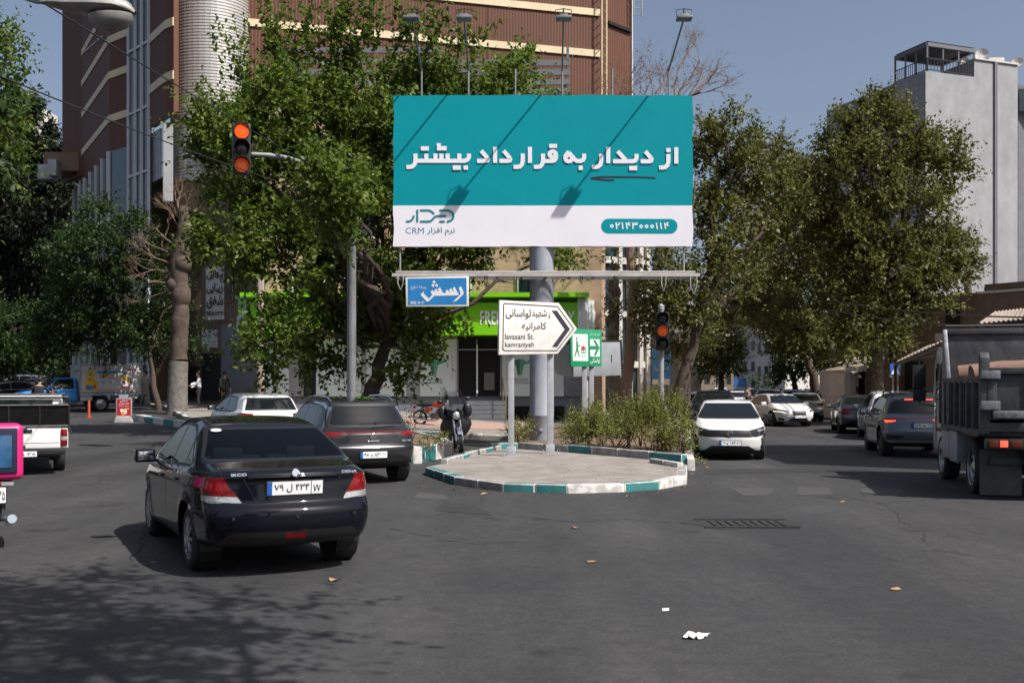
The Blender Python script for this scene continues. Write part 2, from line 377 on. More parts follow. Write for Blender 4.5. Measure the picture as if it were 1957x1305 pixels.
def wheel(parent, x, y, r, wd, style, side):
    t = MB(); s = 1 if side > 0 else -1
    pr = [(r * .62, -.42), (r * .70, -.5), (r * .86, -.52), (r * .955, -.46), (r, -.36), (r, -.14), (r * .985, -.13), (r * .985, -.10), (r, -.09), (r, .09), (r * .985, .10), (r * .985, .13), (r, .14), (r, .36), (r * .955, .46), (r * .86, .52), (r * .70, .5), (r * .62, .42)]
    t.lathe([(a, b * wd) for a, b in pr], (x, y, r), 'Y', 36)
    to = t.build('wheel', M['rubber'], parent, smooth=True, world=False)
    m = MB(); ri = r * .665; o = s * wd * .5
    m.lathe([(ri, o * .98), (ri * .96, o * .95), (ri * .93, o * .55), (ri * .9, -o * .6)], (x, y, r), 'Y', 32)
    m.cur = 1; m.lathe([(ri * .92, o * .30), (.001, o * .28)], (x, y, r), 'Y', 24); m.cur = 0
    m.lathe([(.001, o * .96), (ri * .16, o * .96), (ri * .22, o * .85), (ri * .22, o * .5)], (x, y, r), 'Y', 16)
    ns = {'ten': 10, 'five': 5, 'cap': 7, 'steel': 0}[style]
    for k in range(ns):
        a = 2 * math.pi * k / ns
        for dd in ((-.09, .09) if style == 'five' else (0,)):
            c, sn = math.cos(a + dd), math.sin(a + dd)
            m.beam((x + c * ri * .12, y + o * .86, r + sn * ri * .12), (x + c * ri * .97, y + o * .88, r + sn * ri * .97), ri * (.15 if ns == 10 else .17), .03, up=(0, 1, 0))
    if style == 'steel': m.lathe([(ri * .9, o * .6), (ri * .6, o * .85), (ri * .5, o * .6), (ri * .2, o * .9), (.001, o * .9)], (x, y, r), 'Y', 24)
    m.build('rim', [M['rim_dark'] if style == 'five' else M['rim'], M['gap']], to, bevel=.004 if ns else 0, smooth=True, world=False, seg=1)
    return to
EMPTY_MAT = M['gap']
def make_plate(parent, x, z, txt, ang=0.0, back=True, wd=.52, ht=.115, txt2=None):
    """number plate: white board, blue strip, black characters; on the tail (back) or the nose"""
    sg = -1 if back else 1
    ux = Vector((0, -1, 0)) if back else Vector((0, 1, 0)); uy = Vector((math.sin(ang) * -sg * -1, 0, math.cos(ang))).normalized()
    nz = ux.cross(uy); o = Vector((x, 0, z))
    m = MB(); m.cur = 0; m.prism([(-wd / 2 - .012, -ht / 2 - .012), (wd / 2 + .012, -ht / 2 - .012), (wd / 2 + .012, ht / 2 + .012), (-wd / 2 - .012, ht / 2 + .012)], o - nz * .012, ux, uy, .010)
    m.cur = 1; m.prism([(-wd / 2, -ht / 2), (wd / 2, -ht / 2), (wd / 2, ht / 2), (-wd / 2, ht / 2)], o - nz * .001, ux, uy, .003)
    m.cur = 2; m.quad(*[o + nz * .0035 + ux * a + uy * b for a, b in ((-wd / 2, -ht / 2), (-wd / 2 + .045, -ht / 2), (-wd / 2 + .045, ht / 2), (-wd / 2, ht / 2))])
    if txt2:
        m.cur = 0; m.quad(*[o + nz * .004 + ux * a + uy * b for a, b in ((wd * .285, -ht / 2), (wd * .285 + .006, -ht / 2), (wd * .285 + .006, ht / 2), (wd * .285, ht / 2))])
    p = m.build('number_plate', [M['dark'], M['plate'], M['plate_blue']], parent, world=False)
    x1 = wd * .255 if txt2 else wd * .46
    text('lettering', txt, M['ink'], p, o + ux * (-wd / 2 + .065) - uy * ht * .33, ux, uy, x1 + wd / 2 - .065, ht * .66, .005, .012, world=False)
    if txt2: text('lettering', txt2, M['ink'], p, o + ux * wd * .33 - uy * ht * .42, ux, uy, wd * .13, ht * .62, .005, .012, world=False)
    return p
def make_car(name, s, label=None, cat='car', group=None):
    root = empty(name, label=label, cat=cat, group=group)
    bm = shell(s); lay = bm.faces.layers.int.new('part'); keys = ['body']; kmat = {'body': s['paint']}
    def code(k, m=None):
        if k not in keys: keys.append(k)
        if m is not None: kmat[k] = m
        return keys.index(k)
    # wheel openings
    rw = s['rw']; wy = s['wy']
    for xw in (s['wf'], s['wr']):
        ra = rw * s.get('arch', 1.13); circ = [(xw + ra * math.cos(2 * math.pi * k / 20), rw + .02 + ra * math.sin(2 * math.pi * k / 20)) for k in range(20)]
        if s.get('clad'):
            rc = ra + .055; cut(bm, lay, code('cladding', M['dark']), 'side', [(xw + rc * math.cos(2 * math.pi * k / 20), rw + .02 + rc * math.sin(2 * math.pi * k / 20)) for k in range(20)], thr=.25)
        cut(bm, lay, code('hole', EMPTY_MAT), 'side', circ, thr=.25)
    for d in s['cuts']:
        k, m, view, poly = d[:4]; o = d[4] if len(d) > 4 else {}
        if o.get('gap'): cut(bm, lay, code('panel_gap', M['gap']), view, grow(poly, o['gap']), o.get('lim'), o.get('thr', .12))
        cut(bm, lay, code(k, m), view, poly, o.get('lim'), o.get('thr', .12), o.get('inset'))
        if o.get('mirror'):
            mp = [(-a, b) for a, b in poly]
            if o.get('gap'): cut(bm, lay, code('panel_gap', M['gap']), view, grow(mp, o['gap']), o.get('lim'), o.get('thr', .12))
            cut(bm, lay, code(k, m), view, mp, o.get('lim'), o.get('thr', .12), o.get('inset'))
    hole = keys.index('hole')
    bmesh.ops.delete(bm, geom=[f for f in bm.faces if f[lay] == hole], context='FACES')
    bm.normal_update(); split = ('door', 'window', 'tail_light', 'headlight', 'fog_light')
    groups = {}
    for f in bm.faces:
        k = keys[f[lay]]
        if k == 'hole': continue
        kk = k
        if k.split('|')[0] in split: kk = k + ('|l' if f.calc_center_median().y > 0 else '|r')
        groups.setdefault((kk, k), []).append(f)
    body = None; made = {}
    for (kk, k), fs in sorted(groups.items(), key=lambda q: q[0][0] != 'body'):
        vm = {}; vv = []; nn = []; ff = []
        for f in fs:
            q = []
            for v in f.verts:
                if v.index not in vm or True:
                    pass
                if v not in vm: vm[v] = len(vv); vv.append(v.co[:]); nn.append(v.normal[:])
                q.append(vm[v])
            ff.append(q)
        nm = k.split('|')[0]; me = bpy.data.meshes.new(nm); me.from_pydata(vv, [], ff)
        me.polygons.foreach_set('use_smooth', [True] * len(ff)); me.normals_split_custom_set_from_vertices(nn)
        o = link_mesh(nm, me, kmat[k], root, world=False); made[kk] = o
        if k == 'body': body = o
    bm.free()
    # underside, wheels, door handles, mirrors
    u = MB()
    for xw in (s['wf'], s['wr']):
        u.lathe([(.001, -wy + .24), (rw * 1.16, -wy + .24), (rw * 1.16, -wy + .03)], (xw, 0, rw + .02), 'Y', 20); u.lathe([(.001, wy - .24), (rw * 1.16, wy - .24), (rw * 1.16, wy - .03)], (xw, 0, rw + .02), 'Y', 20)
    u.box(((s['wf'] + s['wr']) / 2, 0, rw * .78), (s['wf'] - s['wr'] - 2 * rw, 2 * wy - .2, .12))
    u.build('underbody', M['dark'], root, world=False)
    for xw in (s['wf'], s['wr']):
        for sd in (1, -1): wheel(root, xw, sd * (wy - s.get('tw', .2) / 2 + .02), rw, s.get('tw', .2), s['rim'], sd)
    for (xh, zh, dk) in s.get('handles', ()):
        for sd in (1, -1):
            m = MB(); yy = s['W'] * .985 * sd; m.beam((xh - .10, yy + .022 * sd, zh), (xh + .10, yy + .022 * sd, zh + .006), .022, .03); m.box((xh - .09, yy + .008 * sd, zh), (.03, .03, .025)); m.box((xh + .09, yy + .008 * sd, zh + .004), (.03, .03, .025))
            m.build('handle', s['paint'], made.get(dk + ('|l' if sd > 0 else '|r'), root), bevel=.008, world=False)
    if 'mirror' in s:
        mx_, my_, mz_ = s['mirror']
        for sd in (1, -1):
            m = MB(); m.box((mx_, (my_ + .10) * sd, mz_ + .05), (.13, .22, .15)); m.beam((mx_ + .01, (my_ - .07) * sd, mz_ - .02), (mx_, (my_ + .04) * sd, mz_ + .01), .06, .04)
            mo = m.build('wing_mirror', s.get('mirror_mat', s['paint']), root, bevel=.035, world=False, seg=3)
            g = MB(); g.box((mx_ - .067, (my_ + .10) * sd, mz_ + .05), (.006, .17, .10)); g.build('mirror_glass', M['chrome'], mo, bevel=.01, world=False)
    if s.get('seats'):
        st = MB()
        for sd in (1, -1):
            st.box((.02, .36 * sd, .82), (.14, .46, .62)); st.box((.25, .36 * sd, .55), (.5, .46, .16)); st.box((.0, .36 * sd, 1.21), (.10, .26, .17))
            st.box((-.92, .34 * sd, .8), (.16, .6, .56)); st.box((-.98, .38 * sd, 1.10), (.09, .30, .13))
        st.box((-1.25, 0, 1.0), (.5, 1.2, .04)); st.box((.95, 0, .9), (.35, 1.3, .16))
        st.build('car_seats', M['seat'], root, bevel=.05, world=False)
    return root, made
def place(o, X, Y, heading, z=None, tilt=True):
    """heading is the direction the nose points to (x, y)"""
    hx, hy = heading; n = math.hypot(hx, hy); hx /= n; hy /= n
    z0 = H(X, Y) if z is None else z; a = math.atan2(hy, hx)
    zf, zr = H(X + hx * 1.3, Y + hy * 1.3), H(X - hx * 1.3, Y - hy * 1.3)
    o.location = (X, Y, z0 + .0)
    o.rotation_euler = (0, -math.atan2(zf - zr, 2.6), a) if z is None else (0, 0, a)
    return o
P_BLACK = paint('black_car_paint', (0.0035, 0.0045, 0.0085), .3, dust=.012, spec=.02)
P_CHAR = paint('charcoal_car_paint', (0.017, 0.018, 0.021), .35, .25, dust=.03, spec=.15)
P_WHITE = paint('white_car_paint', (0.74, 0.74, 0.74), .35, dust=.10)
P_SILVER = paint('silver_car_paint', (0.36, 0.37, 0.38), .35, .5, dust=.12)
P_BLUEGREY = paint('blue_grey_car_paint', (0.085, 0.105, 0.13), .35, .4, dust=.08)
P_GREY = paint('grey_car_paint', (0.13, 0.135, 0.14), .35, .4, dust=.12)
P_NAVY = paint('navy_car_paint', (0.012, 0.016, 0.03), .35, .2, dust=.1)
P_MAROON = paint('maroon_car_paint', (0.10, 0.012, 0.015), .35, .2, dust=.1)
P_BEIGE = paint('beige_car_paint', (0.42, 0.38, 0.31), .35, .1, dust=.1)
GL, BK = M['glass'], M['dark']
def win(*polys, frame=.028, glass=None):
    out = []
    for i, p in enumerate(polys):
        out.append(('window_frame', BK, 'side', grow(p, frame), {'thr': .3}))
    for i, p in enumerate(polys): out.append(('window|%d' % i, glass or GL, 'side', p, {'thr': .3}))
    return out
def mirx(p): return p + [(-a, b) for a, b in reversed(p)]
# ---- black three box saloon seen from behind
SEDAN = dict(xr=-2.28, xf=2.26, W=.865, wf=1.335, wr=-1.335, rw=.315, wy=.815, tw=.205, rim='ten', paint=P_BLACK, res=(150, 36, 30), hn=.5, r=.10, sig=.045,
    top=[(-2.28, .985), (-2.2, 1.01), (-1.78, 1.05), (-1.66, 1.075), (-.86, 1.395), (-.45, 1.445), (0, 1.455), (.4, 1.42), (1.22, 1.02), (1.95, .86), (2.26, .70)],
    bot=[(-2.28, .30), (-1.8, .25), (-1.2, .20), (1.2, .20), (2.26, .24)], belt=[(-2.3, .95), (-1, .955), (1, .90), (2.3, .80)], tumble=.40, crease=.012,
    front=[(.2, .12), (.45, .02), (.6, .0), (.72, .05), (.85, .16)], rear=[(.25, .14), (.38, .05), (.50, .0), (.62, .0), (.665, .018), (.69, .07), (.72, .082), (.92, .105), (.985, .065), (1.05, .085)], br=.20, bf=.26, pr=.09,
    handles=[(.12, .83, 'door|f'), (-.80, .86, 'door|r')], mirror=(.72, .86, .955), seats=True,
    cuts=[('trim_strip', M['chrome'], 'side', [(.98, .955), (.9, .968), (-.98, 1.0), (-.98, .988), (.9, .955)], {'thr': .3}),
          ('door|f', P_BLACK, 'side', [(1.0, .32), (1.04, .62), (.98, .93), (-.12, .955), (-.14, .28), (.95, .26)], {'gap': .007, 'thr': .3}),
          ('door|r', P_BLACK, 'side', [(-.16, .28), (-.14, .955), (-1.0, .99), (-1.06, .85), (-.93, .60), (-.88, .28)], {'gap': .007, 'thr': .3})]
         + win([(.86, .985), (.36, 1.315), (.05, 1.375), (-.12, 1.38), (-.13, .995)], [(-.20, .995), (-.19, 1.38), (-.55, 1.372), (-.80, 1.315), (-.90, 1.24), (-.91, 1.02)], [(-.955, 1.02), (-.945, 1.215), (-1.22, 1.06), (-1.22, 1.03)], glass=M['sideglass'])
         + [('window_frame', BK, 'rear', mirx([(-.60, 1.375), (-.73, 1.10), (-.71, 1.075)]), {'lim': (-1.75, -.7), 'thr': .15}),
            ('rear_window', M['seeglass'], 'rear', mirx([(-.57, 1.355), (-.70, 1.11), (-.68, 1.09)]), {'lim': (-1.75, -.7), 'thr': .15}),
            ('window_frame', BK, 'front', mirx([(-.60, 1.375), (-.76, 1.05), (-.7, 1.03)]), {'lim': (.3, 1.3), 'thr': .15}),
            ('windscreen', M['seeglass'], 'front', mirx([(-.57, 1.36), (-.72, 1.08), (-.68, 1.06)]), {'lim': (.3, 1.3), 'thr': .15}),
            ('boot_lid', P_BLACK, 'rear', mirx([(-.66, 1.015), (-.64, .94), (-.47, .705)]), {'lim': (-2.5, -1.9), 'gap': .006}),
            ('boot_recess', P_BLACK, 'rear', mirx([(-.46, .93), (-.36, .725)]), {'lim': (-2.5, -1.9), 'gap': .006}),
            ('boot_moulding', P_BLACK, 'rear', mirx([(-.44, .958), (-.44, .934)]), {'lim': (-2.5, -1.9), 'inset': (.012, .004)}),
            ('tail_light|a', M['lamp_red'], 'rear', [(.90, .955), (.645, .945), (.60, .87), (.53, .775), (.90, .79)], {'lim': (-2.5, -1.85), 'mirror': 1, 'gap': .005}),
            ('tail_light|b', M['lamp_clear'], 'rear', [(.90, .785), (.525, .77), (.49, .715), (.76, .715), (.9, .745)], {'lim': (-2.5, -1.85), 'mirror': 1}),
            ('tail_light|a', M['lamp_red'], 'side', [(-2.4, .955), (-1.99, .945), (-1.98, .925), (-2.10, .82), (-2.2, .775), (-2.4, .775)], {'thr': .3, 'lim': (-2.5, -1.8, 0, .62)}),
            ('bumper_valance', BK, 'rear', mirx([(-.56, .445), (-.62, .41), (-.72, .31), (-.72, .2)]), {'lim': (-2.5, -1.9)}),
            ('fog_light|a', M['lamp_red'], 'rear', [(-.095, .365), (.095, .365), (.095, .425), (-.095, .425)], {'lim': (-2.5, -1.9)}),
            ('panel_gap', M['gap'], 'rear', [(.5, .712), (.9, .738), (.9, .732), (.5, .706)], {'lim': (-2.5, -1.8), 'mirror': 1}),
            ('sill', BK, 'side', [(-.95, .20), (-.95, .262), (.95, .262), (.95, .20)], {'thr': .2}),
            ('headlight|a', M['headlamp'], 'front', [(.9, .76), (.5, .74), (.45, .64), (.9, .62)], {'lim': (1.7, 2.5), 'mirror': 1}),
            ('grille', BK, 'front', mirx([(-.38, .68), (-.34, .52)]), {'lim': (1.7, 2.5)}), ('grille', BK, 'front', mirx([(-.5, .42), (-.5, .28)]), {'lim': (1.7, 2.5)})])
# ---- charcoal compact suv
SUV = dict(xr=-2.10, xf=2.14, W=.915, wf=1.30, wr=-1.30, rw=.345, wy=.86, tw=.225, rim='five', paint=P_CHAR, res=(120, 30, 28), hn=.6, r=.10, sig=.045, clad=True,
    top=[(-2.10, .97), (-2.04, 1.02), (-1.94, 1.10), (-1.66, 1.44), (-1.60, 1.50), (-1.2, 1.54), (-.4, 1.575), (.2, 1.545), (1.02, 1.10), (1.9, .95), (2.14, .80)],
    bot=[(-2.10, .36), (-1.7, .27), (-1.0, .22), (1.0, .22), (2.14, .28)], belt=[(-2.2, 1.02), (-1, 1.0), (1, .96), (2.3, .9)], tumble=.34, crease=.014,
    front=[(.2, .14), (.45, .02), (.6, 0), (.8, .05), (.95, .14)], rear=[(.3, .14), (.42, .03), (.56, 0), (.68, 0), (.74, .04), (.86, .07), (.98, .10), (1.05, .16)], br=.17, bf=.24, pr=.07,
    handles=[(.10, .88, 'door|f'), (-.86, .90, 'door|r')], mirror=(.72, .90, 1.02), mirror_mat=BK,
    cuts=[('door|f', P_CHAR, 'side', [(.92, .34), (.98, .7), (.93, .98), (-.14, 1.0), (-.16, .34)], {'gap': .007, 'thr': .3}),
          ('door|r', P_CHAR, 'side', [(-.18, .34), (-.16, 1.0), (-1.05, 1.03), (-1.02, .85), (-.88, .62), (-.84, .34)], {'gap': .007, 'thr': .3}),
          ('chrome_trim', M['chrome'], 'side', [(.86, 1.0), (.30, 1.47), (-.3, 1.515), (-1.2, 1.485), (-1.48, 1.42), (-1.63, 1.05), (-1.60, 1.03), (-1.47, 1.36), (-1.2, 1.46), (-.3, 1.49), (.28, 1.445), (.80, 1.0)], {'thr': .25})]
         + win([(.76, 1.02), (.28, 1.42), (-.14, 1.455), (-.16, 1.03)], [(-.24, 1.03), (-.22, 1.455), (-.88, 1.44), (-.98, 1.06)], [(-1.06, 1.06), (-.98, 1.425), (-1.38, 1.36), (-1.50, 1.09)], frame=.02)
         + [('cladding', BK, 'side', [(-.9, .2), (-.9, .33), (.9, .33), (.9, .2)], {'thr': .2}),
            ('spoiler', BK, 'rear', mirx([(-.60, 1.53), (-.64, 1.455)]), {'lim': (-1.75, -1.4), 'thr': .2}),
            ('window_frame', BK, 'rear', mirx([(-.62, 1.46), (-.77, 1.09), (-.70, 1.06)]), {'lim': (-2.08, -1.5), 'thr': .15}),
            ('rear_window', GL, 'rear', mirx([(-.59, 1.44), (-.70, 1.12), (-.66, 1.095)]), {'lim': (-2.08, -1.5), 'thr': .15}),
            ('window_frame', BK, 'front', mirx([(-.62, 1.48), (-.82, 1.12), (-.7, 1.10)]), {'lim': (.1, 1.1), 'thr': .15}),
            ('windscreen', GL, 'front', mirx([(-.60, 1.46), (-.78, 1.15), (-.7, 1.13)]), {'lim': (.1, 1.1), 'thr': .15}),
            ('tailgate', P_CHAR, 'rear', mirx([(-.74, 1.04), (-.70, .70), (-.60, .60)]), {'lim': (-2.4, -1.8), 'gap': .006}),
            ('light_band', M['lamp_red'], 'rear', mirx([(-.62, .985), (-.62, .965)]), {'lim': (-2.4, -1.8)}),
            ('tail_light|a', BK, 'rear', [(.95, .995), (.60, .985), (.46, .955), (.52, .87), (.95, .86)], {'lim': (-2.4, -1.6), 'mirror': 1}),
            ('tail_light|b', M['lamp_red'], 'rear', [(.95, .985), (.62, .975), (.55, .95), (.57, .915), (.95, .915)], {'lim': (-2.4, -1.6), 'mirror': 1}),
            ('tail_light|b', M['lamp_red'], 'side', [(-2.2, .985), (-1.84, .97), (-1.86, .90), (-2.2, .90)], {'thr': .3, 'lim': (-2.5, -1.7, 0, .6)}),
            ('chrome_strip', M['chrome'], 'rear', mirx([(-.62, .712), (-.62, .698)]), {'lim': (-2.4, -1.8)}),
            ('bumper_insert', BK, 'rear', mirx([(-.95, .50), (-.55, .46), (-.48, .52)][1:] + [(-.70, .46), (-.86, .36), (-.9, .28)][0:0]) if False else mirx([(-.60, .47), (-.74, .34), (-.74, .2)]), {'lim': (-2.4, -1.6)}),
            ('reflector', M['lamp_red'], 'rear', [(.80, .66), (.84, .66), (.86, .50), (.82, .48)], {'lim': (-2.4, -1.5), 'mirror': 1}),
            ('headlight|a', M['headlamp'], 'front', [(.95, .92), (.5, .88), (.45, .78), (.95, .78)], {'lim': (1.5, 2.5), 'mirror': 1}),
            ('grille', BK, 'front', mirx([(-.55, .88), (-.5, .74)]), {'lim': (1.6, 2.5)}), ('grille', BK, 'front', mirx([(-.6, .58), (-.5, .34)]), {'lim': (1.6, 2.5)})])
# ---- white hatchback seen from the front
HATCH = dict(xr=-1.98, xf=2.08, W=.875, wf=1.27, wr=-1.27, rw=.32, wy=.83, tw=.2, rim='five', paint=P_WHITE, res=(110, 34, 30), hn=.55, r=.10, sig=.05,
    top=[(-1.98, .92), (-1.9, 1.0), (-1.62, 1.34), (-1.45, 1.385), (-.8, 1.42), (-.2, 1.435), (.25, 1.40), (1.12, 1.0), (1.85, .88), (2.08, .80)],
    bot=[(-1.98, .34), (-1.6, .24), (1.2, .20), (2.08, .21)], belt=[(-2, .98), (-1, .95), (1, .90), (2.3, .80)], tumble=.36, crease=.012,
    front=[(.2, .10), (.32, .03), (.5, 0), (.66, .02), (.74, .05), (.82, .12), (.9, .2)], rear=[(.3, .12), (.45, .02), (.6, 0), (.75, .04), (.95, .1)], br=.17, bf=.30, pf=.15,
    handles=[(.08, .84, 'door|f'), (-.82, .86, 'door|r')], mirror=(.70, .87, .98), mirror_mat=BK,
    cuts=[('door|f', P_WHITE, 'side', [(.95, .30), (1.0, .65), (.93, .92), (-.14, .94), (-.16, .28)], {'gap': .006, 'thr': .3}),
          ('door|r', P_WHITE, 'side', [(-.18, .28), (-.16, .94), (-1.0, .97), (-1.02, .8), (-.88, .55), (-.84, .28)], {'gap': .006, 'thr': .3})]
         + win([(.82, .97), (.28, 1.32), (-.14, 1.355), (-.16, .98)], [(-.22, .98), (-.20, 1.355), (-.90, 1.33), (-1.12, 1.05), (-1.05, 1.01)])
         + [('window_frame', BK, 'front', mirx([(-.58, 1.37), (-.76, 1.05), (-.74, 1.0), (-.4, .975)]), {'lim': (.2, 1.25), 'thr': .12}),
            ('windscreen', GL, 'front', mirx([(-.55, 1.345), (-.72, 1.05), (-.66, 1.025)]), {'lim': (.2, 1.25), 'thr': .12}),
            ('window_frame', BK, 'rear', mirx([(-.58, 1.36), (-.70, 1.03)]), {'lim': (-2.0, -1.4), 'thr': .15}),
            ('rear_window', GL, 'rear', mirx([(-.55, 1.34), (-.66, 1.06)]), {'lim': (-2.0, -1.4), 'thr': .15}),
            ('bonnet', P_WHITE, 'front', mirx([(-.72, .99), (-.70, .75), (-.5, .74)]), {'lim': (1.15, 2.3), 'gap': .005, 'thr': .05}),
            ('grille', M['gap'], 'front', mirx([(-.66, .735), (-.62, .60), (-.5, .565)]), {'lim': (1.5, 2.4)}),
            ('headlight|a', M['headlamp'], 'front', [(.90, .83), (.70, .79), (.46, .735), (.46, .58), (.62, .57), (.90, .63)], {'lim': (1.3, 2.4), 'mirror': 1}),
            ('headlight|b', M['lamp_clear'], 'front', [(.88, .775), (.66, .735), (.66, .70), (.88, .74)], {'lim': (1.3, 2.4), 'mirror': 1}),
            ('grille', BK, 'front', mirx([(-.44, .36), (-.62, .24), (-.64, .19)]), {'lim': (1.5, 2.4)}),
            ('fog_light|a', BK, 'front', [(.74, .54), (.785, .54), (.80, .38), (.75, .30), (.72, .31), (.765, .40)], {'lim': (1.3, 2.4), 'mirror': 1}),
            ('bumper_valance', BK, 'front', mirx([(-.70, .24), (-.70, .18)]), {'lim': (1.5, 2.4)}),
            ('tail_light|a', M['lamp_red'], 'rear', [(.95, .98), (.52, .95), (.55, .83), (.95, .82)], {'lim': (-2.3, -1.4), 'mirror': 1}),
            ('bumper_valance', BK, 'rear', mirx([(-.65, .48), (-.7, .25)]), {'lim': (-2.4, -1.6)})])
# ---- white saloon with spindle grille seen from the front
SALOON = dict(SEDAN); SALOON.update(paint=P_WHITE, xr=-2.40, xf=2.42, W=.92, wf=1.42, wr=-1.42, rim='five', res=(100, 30, 26), rw=.33, wy=.87, seats=False, mirror=(.80, .92, .97),
    top=[(-2.40, .98), (-2.3, 1.03), (-1.9, 1.07), (-1.75, 1.09), (-.95, 1.40), (-.45, 1.45), (0, 1.455), (.4, 1.42), (1.30, 1.02), (2.1, .86), (2.42, .72)],
    handles=[(.12, .84, 'door|f'), (-.86, .87, 'door|r')],
    cuts=[('door|f', P_WHITE, 'side', [(1.05, .30), (1.08, .62), (1.0, .93), (-.12, .955), (-.14, .28)], {'gap': .007, 'thr': .3}),
          ('door|r', P_WHITE, 'side', [(-.16, .28), (-.14, .955), (-1.05, .99), (-1.1, .85), (-.98, .60), (-.92, .28)], {'gap': .007, 'thr': .3})]
         + win([(.92, .985), (.38, 1.315), (.05, 1.375), (-.12, 1.38), (-.13, .995)], [(-.20, .995), (-.19, 1.38), (-.60, 1.372), (-.95, 1.25), (-1.1, 1.06), (-1.0, 1.03)])
         + [('window_frame', BK, 'rear', mirx([(-.60, 1.38), (-.74, 1.12), (-.71, 1.095)]), {'lim': (-1.85, -.7), 'thr': .15}), ('rear_window', GL, 'rear', mirx([(-.57, 1.36), (-.70, 1.13), (-.68, 1.11)]), {'lim': (-1.85, -.7), 'thr': .15}),
            ('window_frame', BK, 'front', mirx([(-.60, 1.38), (-.80, 1.05), (-.7, 1.03)]), {'lim': (.3, 1.4), 'thr': .12}), ('windscreen', GL, 'front', mirx([(-.57, 1.365), (-.75, 1.08), (-.68, 1.06)]), {'lim': (.3, 1.4), 'thr': .12}),
            ('bonnet', P_WHITE, 'front', mirx([(-.76, 1.02), (-.70, .76), (-.3, .74)]), {'lim': (1.3, 2.6), 'gap': .005, 'thr': .05}),
            ('headlight|a', M['headlamp'], 'front', [(.94, .80), (.56, .735), (.46, .67), (.60, .645), (.94, .69)], {'lim': (1.6, 2.6), 'mirror': 1}),
            ('headlight|b', M['drl'], 'front', [(.90, .70), (.62, .665), (.62, .65), (.90, .682)], {'lim': (1.6, 2.6), 'mirror': 1}),
            ('grille', BK, 'front', mirx([(-.36, .71), (-.28, .56), (-.34, .52)]), {'lim': (1.6, 2.6)}), ('grille', BK, 'front', mirx([(-.36, .40), (-.50, .26)]), {'lim': (1.6, 2.6)}),
            ('fog_light|a', BK, 'front', [(.80, .42), (.62, .36), (.62, .28), (.80, .30)], {'lim': (1.6, 2.6), 'mirror': 1}),
            ('boot_lid', P_WHITE, 'rear', mirx([(-.66, 1.04), (-.6, .68)]), {'lim': (-2.6, -1.95), 'gap': .006}),
            ('tail_light|a', M['lamp_red'], 'rear', [(.95, .96), (.52, .94), (.55, .80), (.95, .79)], {'lim': (-2.6, -1.9), 'mirror': 1}),
            ('bumper_valance', BK, 'rear', mirx([(-.56, .42), (-.7, .25)]), {'lim': (-2.6, -1.9)})])
